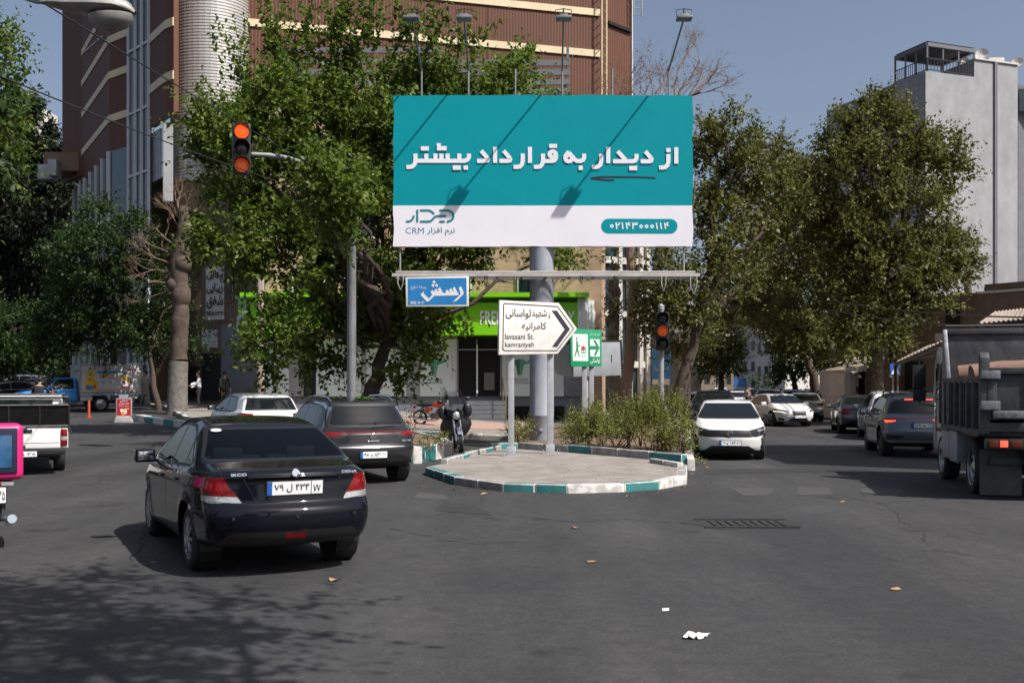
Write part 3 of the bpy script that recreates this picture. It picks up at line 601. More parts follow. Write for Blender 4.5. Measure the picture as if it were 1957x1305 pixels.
# ---- blue grey electric suv seen from behind with its brake lights on
CROSS = dict(SUV); CROSS.update(paint=P_BLUEGREY, xr=-2.22, xf=2.30, W=.93, wf=1.38, wr=-1.38, rw=.37, wy=.88, clad=False, crease=.02, mirror=(.86, .92, 1.04),
    top=[(-2.22, .99), (-2.14, 1.05), (-2.02, 1.13), (-1.70, 1.45), (-1.62, 1.50), (-1.2, 1.56), (-.4, 1.62), (.2, 1.60), (1.12, 1.13), (2.0, .98), (2.30, .84)],
    belt=[(-2.3, 1.05), (-1, 1.03), (1, .99), (2.4, .92)], handles=[(.10, .93, 'door|f'), (-.90, .95, 'door|r')],
    cuts=[('door|f', P_BLUEGREY, 'side', [(.98, .36), (1.04, .72), (.98, 1.01), (-.14, 1.03), (-.16, .36)], {'gap': .007, 'thr': .3}),
          ('door|r', P_BLUEGREY, 'side', [(-.18, .36), (-.16, 1.03), (-1.1, 1.06), (-1.06, .88), (-.92, .66), (-.86, .36)], {'gap': .007, 'thr': .3})]
         + win([(.86, 1.05), (.32, 1.47), (-.14, 1.505), (-.16, 1.06)], [(-.24, 1.06), (-.22, 1.505), (-.92, 1.49), (-1.04, 1.09)], [(-1.12, 1.09), (-1.02, 1.475), (-1.38, 1.42), (-1.56, 1.15)], frame=.022)
         + [('window_frame', BK, 'rear', mirx([(-.64, 1.48), (-.80, 1.10)]), {'lim': (-2.2, -1.55), 'thr': .15}), ('rear_window', GL, 'rear', mirx([(-.62, 1.435), (-.74, 1.135)]), {'lim': (-2.2, -1.55), 'thr': .15}),
            ('brake_light', M['lamp_on'], 'rear', [(-.34, 1.475), (.34, 1.475), (.34, 1.447), (-.34, 1.447)], {'lim': (-2.2, -1.5), 'thr': .1}),
            ('window_frame', BK, 'front', mirx([(-.62, 1.52), (-.82, 1.15), (-.7, 1.13)]), {'lim': (.1, 1.2), 'thr': .15}), ('windscreen', GL, 'front', mirx([(-.60, 1.50), (-.78, 1.18), (-.7, 1.16)]), {'lim': (.1, 1.2), 'thr': .15}),
            ('tailgate', P_BLUEGREY, 'rear', mirx([(-.76, 1.07), (-.72, .72), (-.62, .64)]), {'lim': (-2.5, -1.9), 'gap': .006}),
            ('light_band', M['lamp_red'], 'rear', mirx([(-.95, 1.0), (-.95, .965)]), {'lim': (-2.6, -1.7)}),
            ('tail_light|a', M['lamp_red'], 'rear', [(1.0, 1.005), (.58, .99), (.60, .93), (1.0, .86)], {'lim': (-2.6, -1.7), 'mirror': 1}),
            ('tail_light|b', M['lamp_on'], 'rear', [(.88, .945), (.62, .945), (.64, .915), (.86, .88)], {'lim': (-2.6, -1.7), 'mirror': 1}),
            ('bumper_insert', BK, 'rear', [(.86, .60), (.45, .56), (.45, .50), (.84, .46)], {'lim': (-2.6, -1.7), 'mirror': 1}),
            ('bumper_strip', M['steel'], 'rear', mirx([(-.84, .43), (-.80, .36)]), {'lim': (-2.6, -1.7)}), ('bumper_valance', BK, 'rear', mirx([(-.82, .35), (-.82, .2)]), {'lim': (-2.6, -1.7)}),
            ('headlight|a', M['headlamp'], 'front', [(.95, .95), (.5, .90), (.5, .82), (.95, .84)], {'lim': (1.6, 2.6), 'mirror': 1}), ('grille', BK, 'front', mirx([(-.5, .86), (-.4, .5)]), {'lim': (1.6, 2.6)})])
# ------------------------------------------------------------------ ground, kerbs, pavements
def asphalt():
    m = bpy.data.materials.new('asphalt'); t, b = nodes(m); N = t.nodes.new; L = t.links.new
    tc = N('ShaderNodeTexCoord')
    def noise(sc, det=6, rough=.6, stretch=None):
        n = N('ShaderNodeTexNoise'); n.inputs['Scale'].default_value = sc; n.inputs['Detail'].default_value = det; n.inputs['Roughness'].default_value = rough
        if stretch:
            mp = N('ShaderNodeMapping'); mp.inputs['Scale'].default_value = stretch; mp.inputs['Rotation'].default_value = (0, 0, R(25)); L(tc.outputs['Object'], mp.inputs[0]); L(mp.outputs[0], n.inputs['Vector'])
        else: L(tc.outputs['Object'], n.inputs['Vector'])
        return n
    big = noise(.22, 5, .6); mid = noise(5.5, 9, .8); fine = noise(38, 6, .85); wear = noise(.5, 6, .65, (1, .18, 1))
    r = N('ShaderNodeValToRGB'); r.color_ramp.elements[0].position = .33; r.color_ramp.elements[1].position = .7
    r.color_ramp.elements[0].color = (.034, .035, .038, 1); r.color_ramp.elements[1].color = (.056, .056, .057, 1); L(big.outputs[0], r.inputs[0])
    r2 = N('ShaderNodeValToRGB'); r2.color_ramp.elements[0].position = .35; r2.color_ramp.elements[1].position = .72
    r2.color_ramp.elements[0].color = (.74, .74, .74, 1); r2.color_ramp.elements[1].color = (1.26, 1.25, 1.24, 1); L(mid.outputs[0], r2.inputs[0])
    r3 = N('ShaderNodeValToRGB'); r3.color_ramp.elements[0].position = .3; r3.color_ramp.elements[1].position = .75
    r3.color_ramp.elements[0].color = (.45, .45, .45, 1); r3.color_ramp.elements[1].color = (1.7, 1.68, 1.65, 1); L(fine.outputs[0], r3.inputs[0])
    r4 = N('ShaderNodeValToRGB'); r4.color_ramp.elements[0].position = .4; r4.color_ramp.elements[1].position = .75
    r4.color_ramp.elements[0].color = (.82, .82, .83, 1); r4.color_ramp.elements[1].color = (1.5, 1.48, 1.45, 1); L(wear.outputs[0], r4.inputs[0])
    def mul(a, c):
        x = N('ShaderNodeMix'); x.data_type = 'RGBA'; x.blend_type = 'MULTIPLY'; x.inputs[0].default_value = 1; L(a, x.inputs[6]); L(c, x.inputs[7]); return x.outputs[2]
    c = mul(mul(mul(r.outputs[0], r2.outputs[0]), r3.outputs[0]), r4.outputs[0])
    # old oil drips
    oil = noise(1.1, 4, .55); ro = N('ShaderNodeValToRGB'); ro.color_ramp.elements[0].position = .63; ro.color_ramp.elements[1].position = .70; ro.color_ramp.elements[0].color = (1, 1, 1, 1); ro.color_ramp.elements[1].color = (.62, .62, .62, 1); L(oil.outputs[0], ro.inputs[0]); c = mul(c, ro.outputs[0])
    # fine wandering cracks
    v = N('ShaderNodeTexVoronoi'); v.feature = 'DISTANCE_TO_EDGE'; v.inputs['Scale'].default_value = .23
    ad = N('ShaderNodeMix'); ad.data_type = 'RGBA'; ad.inputs[0].default_value = .35; L(tc.outputs['Object'], ad.inputs[6]); wn = noise(.9, 6, .7); L(wn.outputs[1], ad.inputs[7]); L(ad.outputs[2], v.inputs['Vector'])
    cr = N('ShaderNodeMath'); cr.operation = 'LESS_THAN'; cr.inputs[1].default_value = .0016; L(v.outputs[0], cr.inputs[0])
    gate = N('ShaderNodeMath'); gate.operation = 'GREATER_THAN'; gate.inputs[1].default_value = .52; L(big.outputs[0], gate.inputs[0])
    cg = N('ShaderNodeMath'); cg.operation = 'MULTIPLY'; L(cr.outputs[0], cg.inputs[0]); L(gate.outputs[0], cg.inputs[1])
    cm = N('ShaderNodeMix'); cm.data_type = 'RGBA'; L(cg.outputs[0], cm.inputs[0]); L(c, cm.inputs[6]); cm.inputs[7].default_value = (.018, .018, .018, 1)
    L(cm.outputs[2], b.inputs['Base Color']); b.inputs['Roughness'].default_value = .8; b.inputs['Specular IOR Level'].default_value = .28
    bp = N('ShaderNodeBump'); bp.inputs['Strength'].default_value = .5; bp.inputs['Distance'].default_value = .006; L(fine.outputs[0], bp.inputs['Height']); L(bp.outputs[0], b.inputs['Normal'])
    return m
M['asphalt'] = asphalt()
xs = np.concatenate([np.arange(-60, 60.1, 1.5), [80, 120, 200, 400, 900]]); xs = np.concatenate([[-900, -400, -200, -120, -80], xs]); ys = np.concatenate([[-200, -60], np.arange(-20, 120.1, 1.5), [150, 220, 400, 900, 1800]])
GX, GY = np.meshgrid(xs, ys, indexing='ij'); GZ = np.vectorize(H)(GX, GY); nyy = len(ys)
gi = np.arange(len(xs) * nyy).reshape(len(xs), nyy); gq = np.stack([gi[:-1, :-1], gi[1:, :-1], gi[1:, 1:], gi[:-1, 1:]], -1).reshape(-1, 4)
tag(np_mesh('road', np.stack([GX.ravel(), GY.ravel(), GZ.ravel()], 1), gq, M['asphalt'], smooth=True), kind='structure')

M['paving'] = mat('worn_paving', (.285, .255, .23), .9, col2=(.185, .165, .148), sharp=.13, scale=1.7, bump=.4, bscale=14)
M['soil'] = mat('dry_soil', (.16, .11, .075), 1.0, var=.4, scale=4, bump=.6, bscale=18)
M['kerb_teal'] = mat('kerb_teal_paint', (.013, .19, .20), .7, col2=(.04, .13, .135), sharp=.12, scale=6, bump=.25, bscale=20)
M['kerb_white'] = mat('kerb_white_paint', (.64, .62, .59), .75, col2=(.40, .38, .36), sharp=.09, scale=6, bump=.25, bscale=20)
M['kerb_stone'] = mat('kerb_bare_concrete', (.27, .26, .245), .85, var=.4, scale=6, bump=.3, bscale=20)
M['pink_tiles'] = mat('pink_paving', (.38, .25, .21), .85, var=.2, scale=6)
def slab(name, poly, dz, m, div=0, base=-.05, skirt=True, kind='structure'):
    """flat-topped ground polygon that follows the terrain dz above it"""
    bm = bmesh.new(); vs = [bm.verts.new((p[0], p[1], 0)) for p in poly]; f = bm.faces.new(vs); bmesh.ops.triangulate(bm, faces=[f])
    for _ in range(div): bmesh.ops.subdivide_edges(bm, edges=bm.edges, cuts=1, use_grid_fill=True)
    for v in bm.verts: v.co.z = H(v.co.x, v.co.y) + dz
    if skirt:
        be = [e for e in bm.edges if e.is_boundary]; r = bmesh.ops.extrude_edge_only(bm, edges=be)
        for v in r['geom']:
            if isinstance(v, bmesh.types.BMVert): v.co.z = H(v.co.x, v.co.y) + base
    bmesh.ops.recalc_face_normals(bm, faces=bm.faces); me = bpy.data.meshes.new(name); bm.to_mesh(me); bm.free()
    o = link_mesh(name, me, m)
    return tag(o, kind=kind) if kind else o
def kerb(pts, h, w_=.16, seg=.95, cols=(1, 0), base=-.1, jit=.012, side=1, per_edge=False):
    """kerb stones laid along a polyline, painted in turn; pts ground points, the stones lie on the left side of travel"""
    mb = MB(); k = 0
    for ei, (a, b) in enumerate(zip(pts[:-1], pts[1:])):
        a = Vector(a[:2]); b = Vector(b[:2]); n = max(1, round((b - a).length / seg)); d = (b - a) / n; t = d.normalized(); nn = Vector((-t.y, t.x)) * side
        for i in range(n):
            p = a + d * i + t * .006; q = a + d * (i + 1) - t * .006; z0 = H(p.x, p.y); z1 = H(q.x, q.y); j = random.uniform(-jit, jit); o = nn * random.uniform(0, jit)
            mb.cur = cols[(ei if per_edge else k) % len(cols)]; k += 1
            pr = [p + o, q + o, q + nn * w_ + o, p + nn * w_ + o]; zz = [z0, z1, z1, z0]; ch = .02
            top = [Vector((c.x, c.y, zc + h + j)) for c, zc in zip(pr, zz)]; bot = [Vector((c.x, c.y, zc + base)) for c, zc in zip(pr, zz)]
            for i2 in range(4): mb.quad(bot[i2], bot[(i2 + 1) % 4], top[(i2 + 1) % 4], top[i2])
            mb.quad(*top)
    return tag(mb.build('kerb', [M['kerb_white'], M['kerb_teal'], M['kerb_stone']], bevel=.018), kind='structure')
# traffic island: a paved platform with painted kerb stones and a raised hedge bed behind it
ISL_H = .13
front = [G(812, 907), G(868, 926), G(960, 939), G(1085, 943), G(1195, 940), G(1262, 935), G(1313, 925), G(1314, 901)]
def Gz(px, py, z): Y = (CH - z) * F / (py - HY); return Vector((X_(px, Y), Y, 0))
bedk = [Gz(1302, 883, ISL_H), Gz(1180, 872, ISL_H), Gz(1085, 864, ISL_H), Gz(990, 858, ISL_H), Gz(940, 860, ISL_H)]
lf = [G(842, 899), G(900, 880), G(948, 869)]
kerb(front, ISL_H + .02, .2, .75, (1, 2, 1, 0, 1, 0, 2), side=1, per_edge=True)
kerb(lf, .24, .15, .8, (2, 2, 1), side=-1)
kerb([Vector((p.x, p.y)) for p in bedk], .31, .18, 1.05, (1, 2, 2, 1, 2, 2, 1), side=-1)
kerb([Gz(1294, 893, ISL_H), Gz(1240, 884, ISL_H)], .22, .14, .6, (0, 2), side=-1)
kerb([G(1313, 899), G(1307, 874), G(1303, 850)], .24, .16, 1.2, (0, 2, 1), side=-1)
ins = [Vector((p.x, p.y + .16)) for p in front]
slab('island_paving', [(p.x, p.y) for p in ins] + [(G(1307, 876).x, G(1307, 876).y)] + [(p.x, p.y + .1) for p in bedk] + [(p.x, p.y) for p in reversed(lf)], ISL_H, M['paving'])
bed_back = [G(1312, 838), G(1190, 826), G(1060, 824), G(990, 834)]
slab('hedge_soil', [(p.x, p.y + .1) for p in bedk[:4]] + [(p.x, p.y) for p in reversed(bed_back)], .26, M['soil'])
kerb([Vector((p.x, p.y)) for p in reversed(bed_back)], .32, .16, 1.0, (0, 1), side=1)
# median planter on the left of the slip road
pl = [G(775, 884), G(791, 888), G(834, 880), G(863, 874)]
kerb([Vector((p.x, p.y)) for p in pl], .37, .2, .62, (0, 1, 1, 0, 2, 1), side=1)
pb = [G(866, 868), G(800, 850), G(720, 850), G(720, 868)]
slab('planter_soil', [(p.x, p.y + .15) for p in pl] + [(p.x, p.y) for p in pb], .31, M['soil'])
kerb([G(863, 874), G(850, 862), G(800, 852)], .36, .18, .8, (1, 0), side=1)
# pavement in front of the shop
sw_front = [(-26, 66), (-17.5, 52.5), (-13.0, 41.5), (-8, 37.2), (-4, 35.0), (0, 34.3), (3.2, 34.6), (5.6, 36.6), (7.6, 44), (11, 60), (17, 88), (22, 110)]
slab('pavement', sw_front + [(16, 110), (4, 60), (4, 49), (-12, 49), (-30, 75)], .14, M['paving'], div=3)
slab('pink_pavement', [(-9, 41), (-3, 39.0), (2.5, 39.0), (4.2, 43), (4, 45), (-10, 45)], .146, M['pink_tiles'], skirt=False, div=2)
kerb(sw_front[2:9], .19, .18, 1.1, (0, 0, 1, 1), side=1)
kerb(sw_front[:3], .19, .18, 1.3, (0, 1), side=1)
kerb([(-14.9, 41.3), (-12.1, 37.4), (-10.2, 35.2)], .24, .32, 1.35, (0, 1), side=1)
kerb([(7.6, 44), (11, 60), (17, 88)], .16, .18, 2.2, (2, 2, 0), side=1)
# right hand pavement under the plane trees
slab('pavement', [(12.5, 30), (15.6, 44), (21, 66), (27, 92), (40, 92), (40, 30)], .14, M['paving'], div=2)
kerb([(27, 92), (21, 66), (15.6, 44), (12.5, 30)], .18, .18, 2.0, (2, 2, 0), side=1)
# repairs, drain cover and litter on the carriageway
M['patch'] = mat('road_patch_light', (.054, .053, .052), .9, var=.25, scale=2.5, bump=.3, bscale=50)
M['patch2'] = mat('road_patch_dark', (.024, .024, .025), .9, var=.3, scale=3, bump=.3, bscale=50)
def patch(px, m, dz=.004): return slab('road_patch', [(G(x, y).x, G(x, y).y) for x, y in px], dz, m, skirt=False)
patch([(1395, 932), (1478, 934), (1470, 946), (1420, 947)], M['patch']); patch([(1522, 930), (1585, 931), (1592, 945), (1526, 946)], M['patch'])
patch([(1640, 933), (1720, 934), (1732, 947), (1652, 946)], M['patch']); patch([(1345, 897), (1560, 895), (1575, 901), (1350, 906)], M['patch2'])
patch([(1300, 998), (1350, 985), (1500, 990), (1520, 1003), (1380, 1012)], M['patch2']); patch([(850, 958), (905, 965), (940, 985), (830, 975)], M['patch2'])
patch([(800, 940), (850, 946), (862, 956), (790, 952)], M['patch'])
mb = MB()
for i in range(9):
    a = G(1352 + i * 16, 996); b = G(1358 + i * 16, 1005); mb.box2((a.x, b.y, .005), (a.x + .045, a.y, .016))
a, b = G(1346, 1008), G(1500, 994); mb.box2((a.x, a.y - .05, .005), (b.x, a.y, .018)); mb.box2((a.x, b.y, .005), (b.x, b.y + .05, .018))
tag(mb.build('drain_cover', mat('rusty_iron', (.030, .028, .026), .8, .2, var=.4, scale=8)), 'iron drain grating sunk in the asphalt before the traffic island', 'drain cover')
mb = MB()
def crack(pxs):
    q = []
    for (x0, y0), (x1, y1) in zip(pxs[:-1], pxs[1:]):
        for i in range(8):
            t = i / 8; g = G(x0 + (x1 - x0) * t, y0 + (y1 - y0) * t); q.append((g.x + random.uniform(-.03, .03), g.y + random.uniform(-.05, .05)))
    for a, b in zip(q[:-1], q[1:]):
        wd = random.uniform(.006, .014); mb.quad((a[0], a[1] - wd, .003), (b[0], b[1] - wd, .003), (b[0], b[1] + wd, .003), (a[0], a[1] + wd, .003))
crack([(1500, 1004), (1590, 1030), (1700, 1068), (1820, 1100), (1960, 1148)]); crack([(830, 985), (900, 975), (980, 985), (1100, 998), (1200, 992), (1330, 1002)]); crack([(740, 1010), (900, 1040), (1010, 1035)])
tag(mb.build('road_cracks', mat('crack_tar', (.012, .012, .012), 1.0)), kind='structure')  # dark tar crack lines laid as thin flat strips
M['leaf_litter'] = mat('dead_leaf', (.36, .20, .09), .8, var=.4, scale=9); M['paper'] = mat('paper', (.72, .70, .67), .8)
def leaf(px, py, r_, m, name='fallen_leaf', label=None, grp='dead leaves lying on the asphalt', z=.006):
    g = G(px, py); mb = MB(); a0 = random.uniform(0, 6)
    pts = [(g.x + r_ * (1 + .35 * (k % 2)) * math.cos(a0 + k * .9), g.y + r_ * .8 * math.sin(a0 + k * .9), z + random.uniform(0, r_ * .5)) for k in range(7)]
    for i in range(7): mb.quad((g.x, g.y, z + r_ * .15), pts[i], pts[(i + 1) % 7])
    o = mb.build(name, m); return tag(o, label or 'small curled dead leaf lying on the grey asphalt', 'leaf' if name == 'fallen_leaf' else 'litter', grp)
for px, py in ((1710, 1127), (1131, 1074), (196, 923), (800, 932), (867, 936), (926, 945), (1072, 943), (1306, 931), (1345, 885), (1352, 894), (1450, 893), (1203, 949), (1100, 1010), (1500, 912), (1610, 960), (640, 1110), (1322, 906)):
    leaf(px, py, random.uniform(.035, .06), M['leaf_litter'])
mb = MB(); g0 = G(1303, 1222); g1 = G(1357, 1232); q_ = {(i, j): (g0.x + (g1.x - g0.x) * i / 7 + random.uniform(-.012, .012) + .05 * j / 3, g0.y + .13 * j / 3 + random.uniform(-.012, .012) - .03 * (i in (0, 7)) * (j - 1), .006 + random.uniform(0, .028)) for i in range(8) for j in range(4)}
for i in range(7):
    for j in range(3): mb.quad(q_[i, j], q_[i + 1, j], q_[i + 1, j + 1], q_[i, j + 1])
tag(mb.build('paper_scrap', M['paper']), 'torn white scrap of paper on the foreground asphalt', 'litter')
mb = MB(); g0 = G(1266, 1168); mb.quad((g0.x, g0.y, .004), (g0.x + .05, g0.y - .02, .012), (g0.x + .06, g0.y + .05, .02), (g0.x + .01, g0.y + .09, .008))
tag(mb.build('paper_scrap', M['paper']), 'tiny pale paper crumb on the asphalt, farther than the large torn scrap', 'litter')
g0 = G(1318, 893); mb = MB(); mb.sphere((g0.x, g0.y, .06), .055, 8, (1, .8, .9)); tag(mb.build('plastic_bag', mat('blue_plastic', (.03, .22, .6), .3)), 'crumpled bright blue plastic bag at the corner of the island kerb', 'litter')
# loose gravel, twigs and dust along the kerbs: too many pieces to count
V = []; Q = []
for k in range(1100):
    if k % 9: a = random.randrange(len(front) - 1); t = random.random(); p = front[a] * (1 - t) + front[a + 1] * t; x, y = p.x + random.gauss(0, .25), p.y - abs(random.gauss(0, .45)) - .04; z = .004
    else: x, y, z = random.uniform(-1.4, 4.6), random.uniform(18.2, 24.5), ISL_H + .004
    r_ = random.uniform(.005, .014); n = len(V)
    for i in range(4): V.append((x + r_ * math.cos(i * 1.57 + k), y + r_ * math.sin(i * 1.57 + k), z + (r_ * .8 if i % 2 else 0)))
    Q.append((n, n + 1, n + 2, n + 3))
tag(np_mesh('gravel', np.array(V), np.array(Q), mat('grit', (.16, .13, .10), .9, var=.5, scale=30)), kind='stuff')
# ------------------------------------------------------------------ billboard
YB = 29.5
M['mast_grey'] = mat('dull_grey_steel', (.20, .205, .215), .55, .25, var=.3, scale=2.5)
M['teal'] = mat('banner_teal', (.001, .265, .315), .6, var=.05, scale=.8, bump=.55, bscale=.9, spec=.12); M['banner_white'] = mat('banner_white', (.78, .76, .82), .6, var=.04, scale=.8, bump=.55, bscale=.9, spec=.12)
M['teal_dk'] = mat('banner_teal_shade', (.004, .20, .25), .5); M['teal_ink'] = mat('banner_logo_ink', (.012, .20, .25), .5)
bb = empty('billboard', (X_(1036, YB), YB, 0), 0, 'big teal and white Persian advertising billboard on a single thick grey pole', 'billboard')
yp = YB + .35                                             # pole axis
mb = MB(); mb.lathe([(.345, .0), (.345, .9), (.348, .905), (.348, .935), (.345, .94), (.345, 2.9), (.35, 2.905), (.35, 2.93), (.345, 2.935), (.345, 8.3)], (X_(1036, YB), yp, .05), 'Z', 40)
M['pole_mesh'] = M['pole_grey']
poleo = mb.build('pole', M['pole_grey'], bb, smooth=True)
mb = MB(); mb.lathe([(.3475, 2.55), (.3485, 2.56), (.3485, 4.2), (.3475, 4.21)], (X_(1036, YB), yp, .05), 'Z', 40)
t_ = mat('torn_poster_paper', (.42, .42, .43), .7, col2=(.28, .30, .33), scale=7, bump=.4, bscale=22); mb.build('paper_wrap', t_, poleo, smooth=True)
mb = MB(); mb.box(P(1034, 822, YB - .02) + Vector((0, .02, 0)), (.09, .12, .07)); mb.box((X_(1036, YB), yp, .10), (1.0, 1.0, .16)); mb.build('anchor', M['steel'], poleo, bevel=.015)
x0, x1, yT, yM, yL = 752, 1324, 183, 393, 471
mb = MB(); nseg = 28                                      # slightly slack banner skin wrapped round a box frame
def sag(px, base, amp): return base + amp * math.sin((px - x0) * .045) * .5 + amp * .5 * math.sin((px - x0) * .13 + 1)
for cur, (ya, yb_) in enumerate(((yT, yM), (yM, yL))):
    mb.cur = cur; nv = 5
    for i in range(nseg):
        pa, pb_ = x0 + (x1 - x0) * i / nseg, x0 + (x1 - x0) * (i + 1) / nseg
        for j in range(nv):
            r0, r1 = ya + (yb_ - ya) * j / nv, ya + (yb_ - ya) * (j + 1) / nv
            q = []
            for (px, ry) in ((pa, r1), (pb_, r1), (pb_, r0), (pa, r0)):
                yy = ry + (sag(px, 0, 1.0) if (cur == 1 and ry == yL) or (cur == 0 and ry == yT) else 0) + (-.9 * math.sin((px - x0) / (x1 - x0) * math.pi) if ry == yT else 0)
                xx = px + ((2 * math.sin(ry * .09)) if px in (x0, x1) else 0) * .6
                q.append(P(xx, yy, YB))
            mb.quad(*q)
sk = mb.build('banner_face', [M['teal'], M['banner_white']], bb, smooth=True)
mb = MB(); a, b = P(x0 + 1, yL - 1, YB + .012), P(x1 - 1, yT + 2, YB + .012)
for cur, (za, zb_) in enumerate(((Z_(yM, YB), b.z), (a.z, Z_(yM, YB)))):
    mb.cur = cur; mb.quad((a.x, YB, za), (a.x, YB + .34, za), (a.x, YB + .34, zb_), (a.x, YB, zb_)); mb.quad((b.x, YB, za), (b.x, YB + .34, za), (b.x, YB + .34, zb_), (b.x, YB, zb_))
mb.cur = 1; mb.quad((a.x, YB, a.z), (b.x, YB, a.z), (b.x, YB + .34, a.z), (a.x, YB + .34, a.z)); mb.cur = 0; mb.quad((a.x, YB, b.z), (b.x, YB, b.z), (b.x, YB + .34, b.z), (a.x, YB + .34, b.z))
mb.build('banner_sides', [M['teal'], M['banner_white']], bb)
mb = MB(); mb.box(((a.x + b.x) / 2, YB + .40, (a.z + b.z) / 2), (b.x - a.x - .1, .1, b.z - a.z - .1))
for k in range(7): xx = a.x + .2 + (b.x - a.x - .4) * k / 6; mb.box((xx, YB + .5, (a.z + b.z) / 2), (.08, .12, b.z - a.z - .2))
for k in range(3): mb.box(((a.x + b.x) / 2, YB + .48, a.z + .6 + k * 1.4), (b.x - a.x - .2, .1, .1))
mb.build('frame', M['steel'], bb)
px_s = YB / F
# headline, drawn with a broad pen; coordinates read off two enlarged crops
r1 = lambda L: [(770 + u / 7.248, -(260 + v / 7.248)) for u, v in L]
r2 = lambda L: [(1030 + u / 6.989, -(260 + v / 6.989)) for u, v in L]
def rect(u0, v0, u1, v1): return [(u0, (v0 + v1) / 2), (u1, (v0 + v1) / 2)], (v1 - v0)
head = [r1(q) for q in ([(175, 248), (175, 350), (165, 392), (135, 424), (95, 433), (48, 433)], [(195, 347), (855, 347), (893, 332), (915, 300), (917, 248)], [(325, 248), (325, 350)], [(452, 248), (452, 352)], [(534, 248), (534, 352)], [(620, 248), (620, 352)], [(782, 248), (782, 350)],
      [(1085, 208), (1152, 285), (1177, 322), (1170, 342), (1140, 348), (1026, 348)], [(1277, 155), (1277, 377)], [(1395, 208), (1462, 285), (1487, 322), (1480, 342), (1450, 348), (1336, 348)], [(1660, 248), (1660, 350), (1648, 398), (1618, 427), (1580, 432), (1532, 432)], [(1759, 155), (1759, 377)],
      [(1940, 248), (1940, 350), (1928, 398), (1900, 427), (1862, 432), (1814, 432)])]
head += [r2(q) for q in ([(183 + 42 * math.cos(t * .5236), 247 + 38 * math.sin(t * .5236)) for t in range(12)], [(226, 246), (227, 300), (205, 330), (170, 338), (52, 338)],
      [(398 + 46 * math.cos(t * .5236), 300 + 42 * math.sin(t * .5236)) for t in range(12)], [(345, 285), (385, 228), (402, 218)], [(396, 222), (432, 265), (478, 318), (505, 336), (555, 338), (588, 322), (602, 295), (603, 240)],
      [(830, 243), (830, 340), (820, 385), (790, 412), (755, 418), (706, 418)], [(925, 152), (925, 368)], [(1050, 208), (1125, 288), (1160, 330)], [(988, 342), (1255, 342), (1285, 330), (1302, 300), (1303, 244)],
      [(1420, 210), (1480, 280), (1502, 312), (1496, 334), (1472, 342), (1358, 342)], [(1727, 245), (1727, 345), (1715, 392), (1685, 420), (1650, 425), (1603, 425)], [(1832, 157), (1832, 373)])]
dots = [(r1, 250, 147, 360, 207), (r1, 470, 145, 607, 205), (r1, 692, 412, 802, 472), (r1, 842, 412, 902, 472), (r2, 135, 110, 240, 165), (r2, 530, 400, 585, 458), (r2, 1205, 403, 1310, 462), (r2, 1700, 165, 1756, 222)]
O0 = Vector((X_(0, YB), YB, Z_(0, YB))); UX, UZ = Vector((1, 0, 0)), Vector((0, 0, 1))
def put(mb, lines, wd, lift, caps=False, closed=(), dy=0): strokes(mb, [[(p[0], p[1] - dy) for p in L] for L in lines], O0, UX, UZ, px_s, wd, lift, caps, closed)
def put_dots(mb, lift, dy=0):
    for i, (f, u0, v0, u1, v1) in enumerate(dots): (p, ) = [f([(u0, v0), (u1, v1)])]; strokes(mb, [[(p[0][0], (p[0][1] + p[1][1]) / 2 - dy), (p[1][0], (p[0][1] + p[1][1]) / 2 - dy)]], O0, UX, UZ, px_s, abs(p[0][1] - p[1][1]), lift + .0002 * i)
    p = r1([(470, 105), (527, 150)]); strokes(mb, [[(p[0][0], (p[0][1] + p[1][1]) / 2 - dy), (p[1][0], (p[0][1] + p[1][1]) / 2 - dy)]], O0, UX, UZ, px_s, abs(p[0][1] - p[1][1]), lift + .002)
rings = (13, 15)
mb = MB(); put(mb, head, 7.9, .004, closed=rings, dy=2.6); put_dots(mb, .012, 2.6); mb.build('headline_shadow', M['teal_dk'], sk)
mb = MB(); put(mb, head, 7.9, .018, closed=rings); put_dots(mb, .026); mb.build('headline', M['banner_white'], sk)
mb = MB(); put(mb, [r2([(1556, 562), (1400, 553), (1150, 549), (900, 549), (780, 552), (700, 566)]), r2([(700, 566), (780, 578), (880, 590), (1008, 592)]), r2([(692, 562), (760, 562), (820, 556)])], 3.1, .006); mb.build('pen_arrow', M['ink'], sk)
r3 = lambda L: [(765 + u / 13.98, -(390 + v / 13.98)) for u, v in L]
mb = MB(); put(mb, [r3(q) for q in ([(172, 470), (230, 470), (285, 450), (330, 405), (352, 360), (358, 325)], [(455, 172), (455, 470)], [(550, 173), (760, 173), (830, 200), (893, 255)], [(548, 470), (770, 470), (830, 450), (900, 370), (940, 335), (990, 322), (1205, 322)],
     [(1068, 173), (1270, 173), (1350, 198), (1408, 258), (1425, 322), (1408, 390), (1350, 448), (1265, 470)], [(1068, 470), (1170, 470)])], 4.0, .006, caps=True); mb.build('logo', M['teal_ink'], sk)
text_px('lettering', 'CRM', M['teal_ink'], sk, 775, 435.2, 810, 447, YB, 0)
text_px('lettering', fa('نرم افزار'), M['teal_ink'], sk, 816, 434.5, 869, 451, YB, .012)
mb = MB()
pp = [(1163 + 14 * math.cos(a), 432 + 14 * math.sin(a)) for a in [math.pi / 2 + math.pi * t / 12 for t in range(13)]] + [(1281 + 14 * math.cos(a), 432.5 + 14 * math.sin(a)) for a in [-math.pi / 2 + math.pi * t / 12 for t in range(13)]]
mb.quad(*[P(x, y, YB - .006) for x, y in pp]); mb.build('phone_panel', M['teal'], sk)
r4 = lambda L: [(1140 + u / 11.51, -(410 + v / 11.51)) for u, v in L]
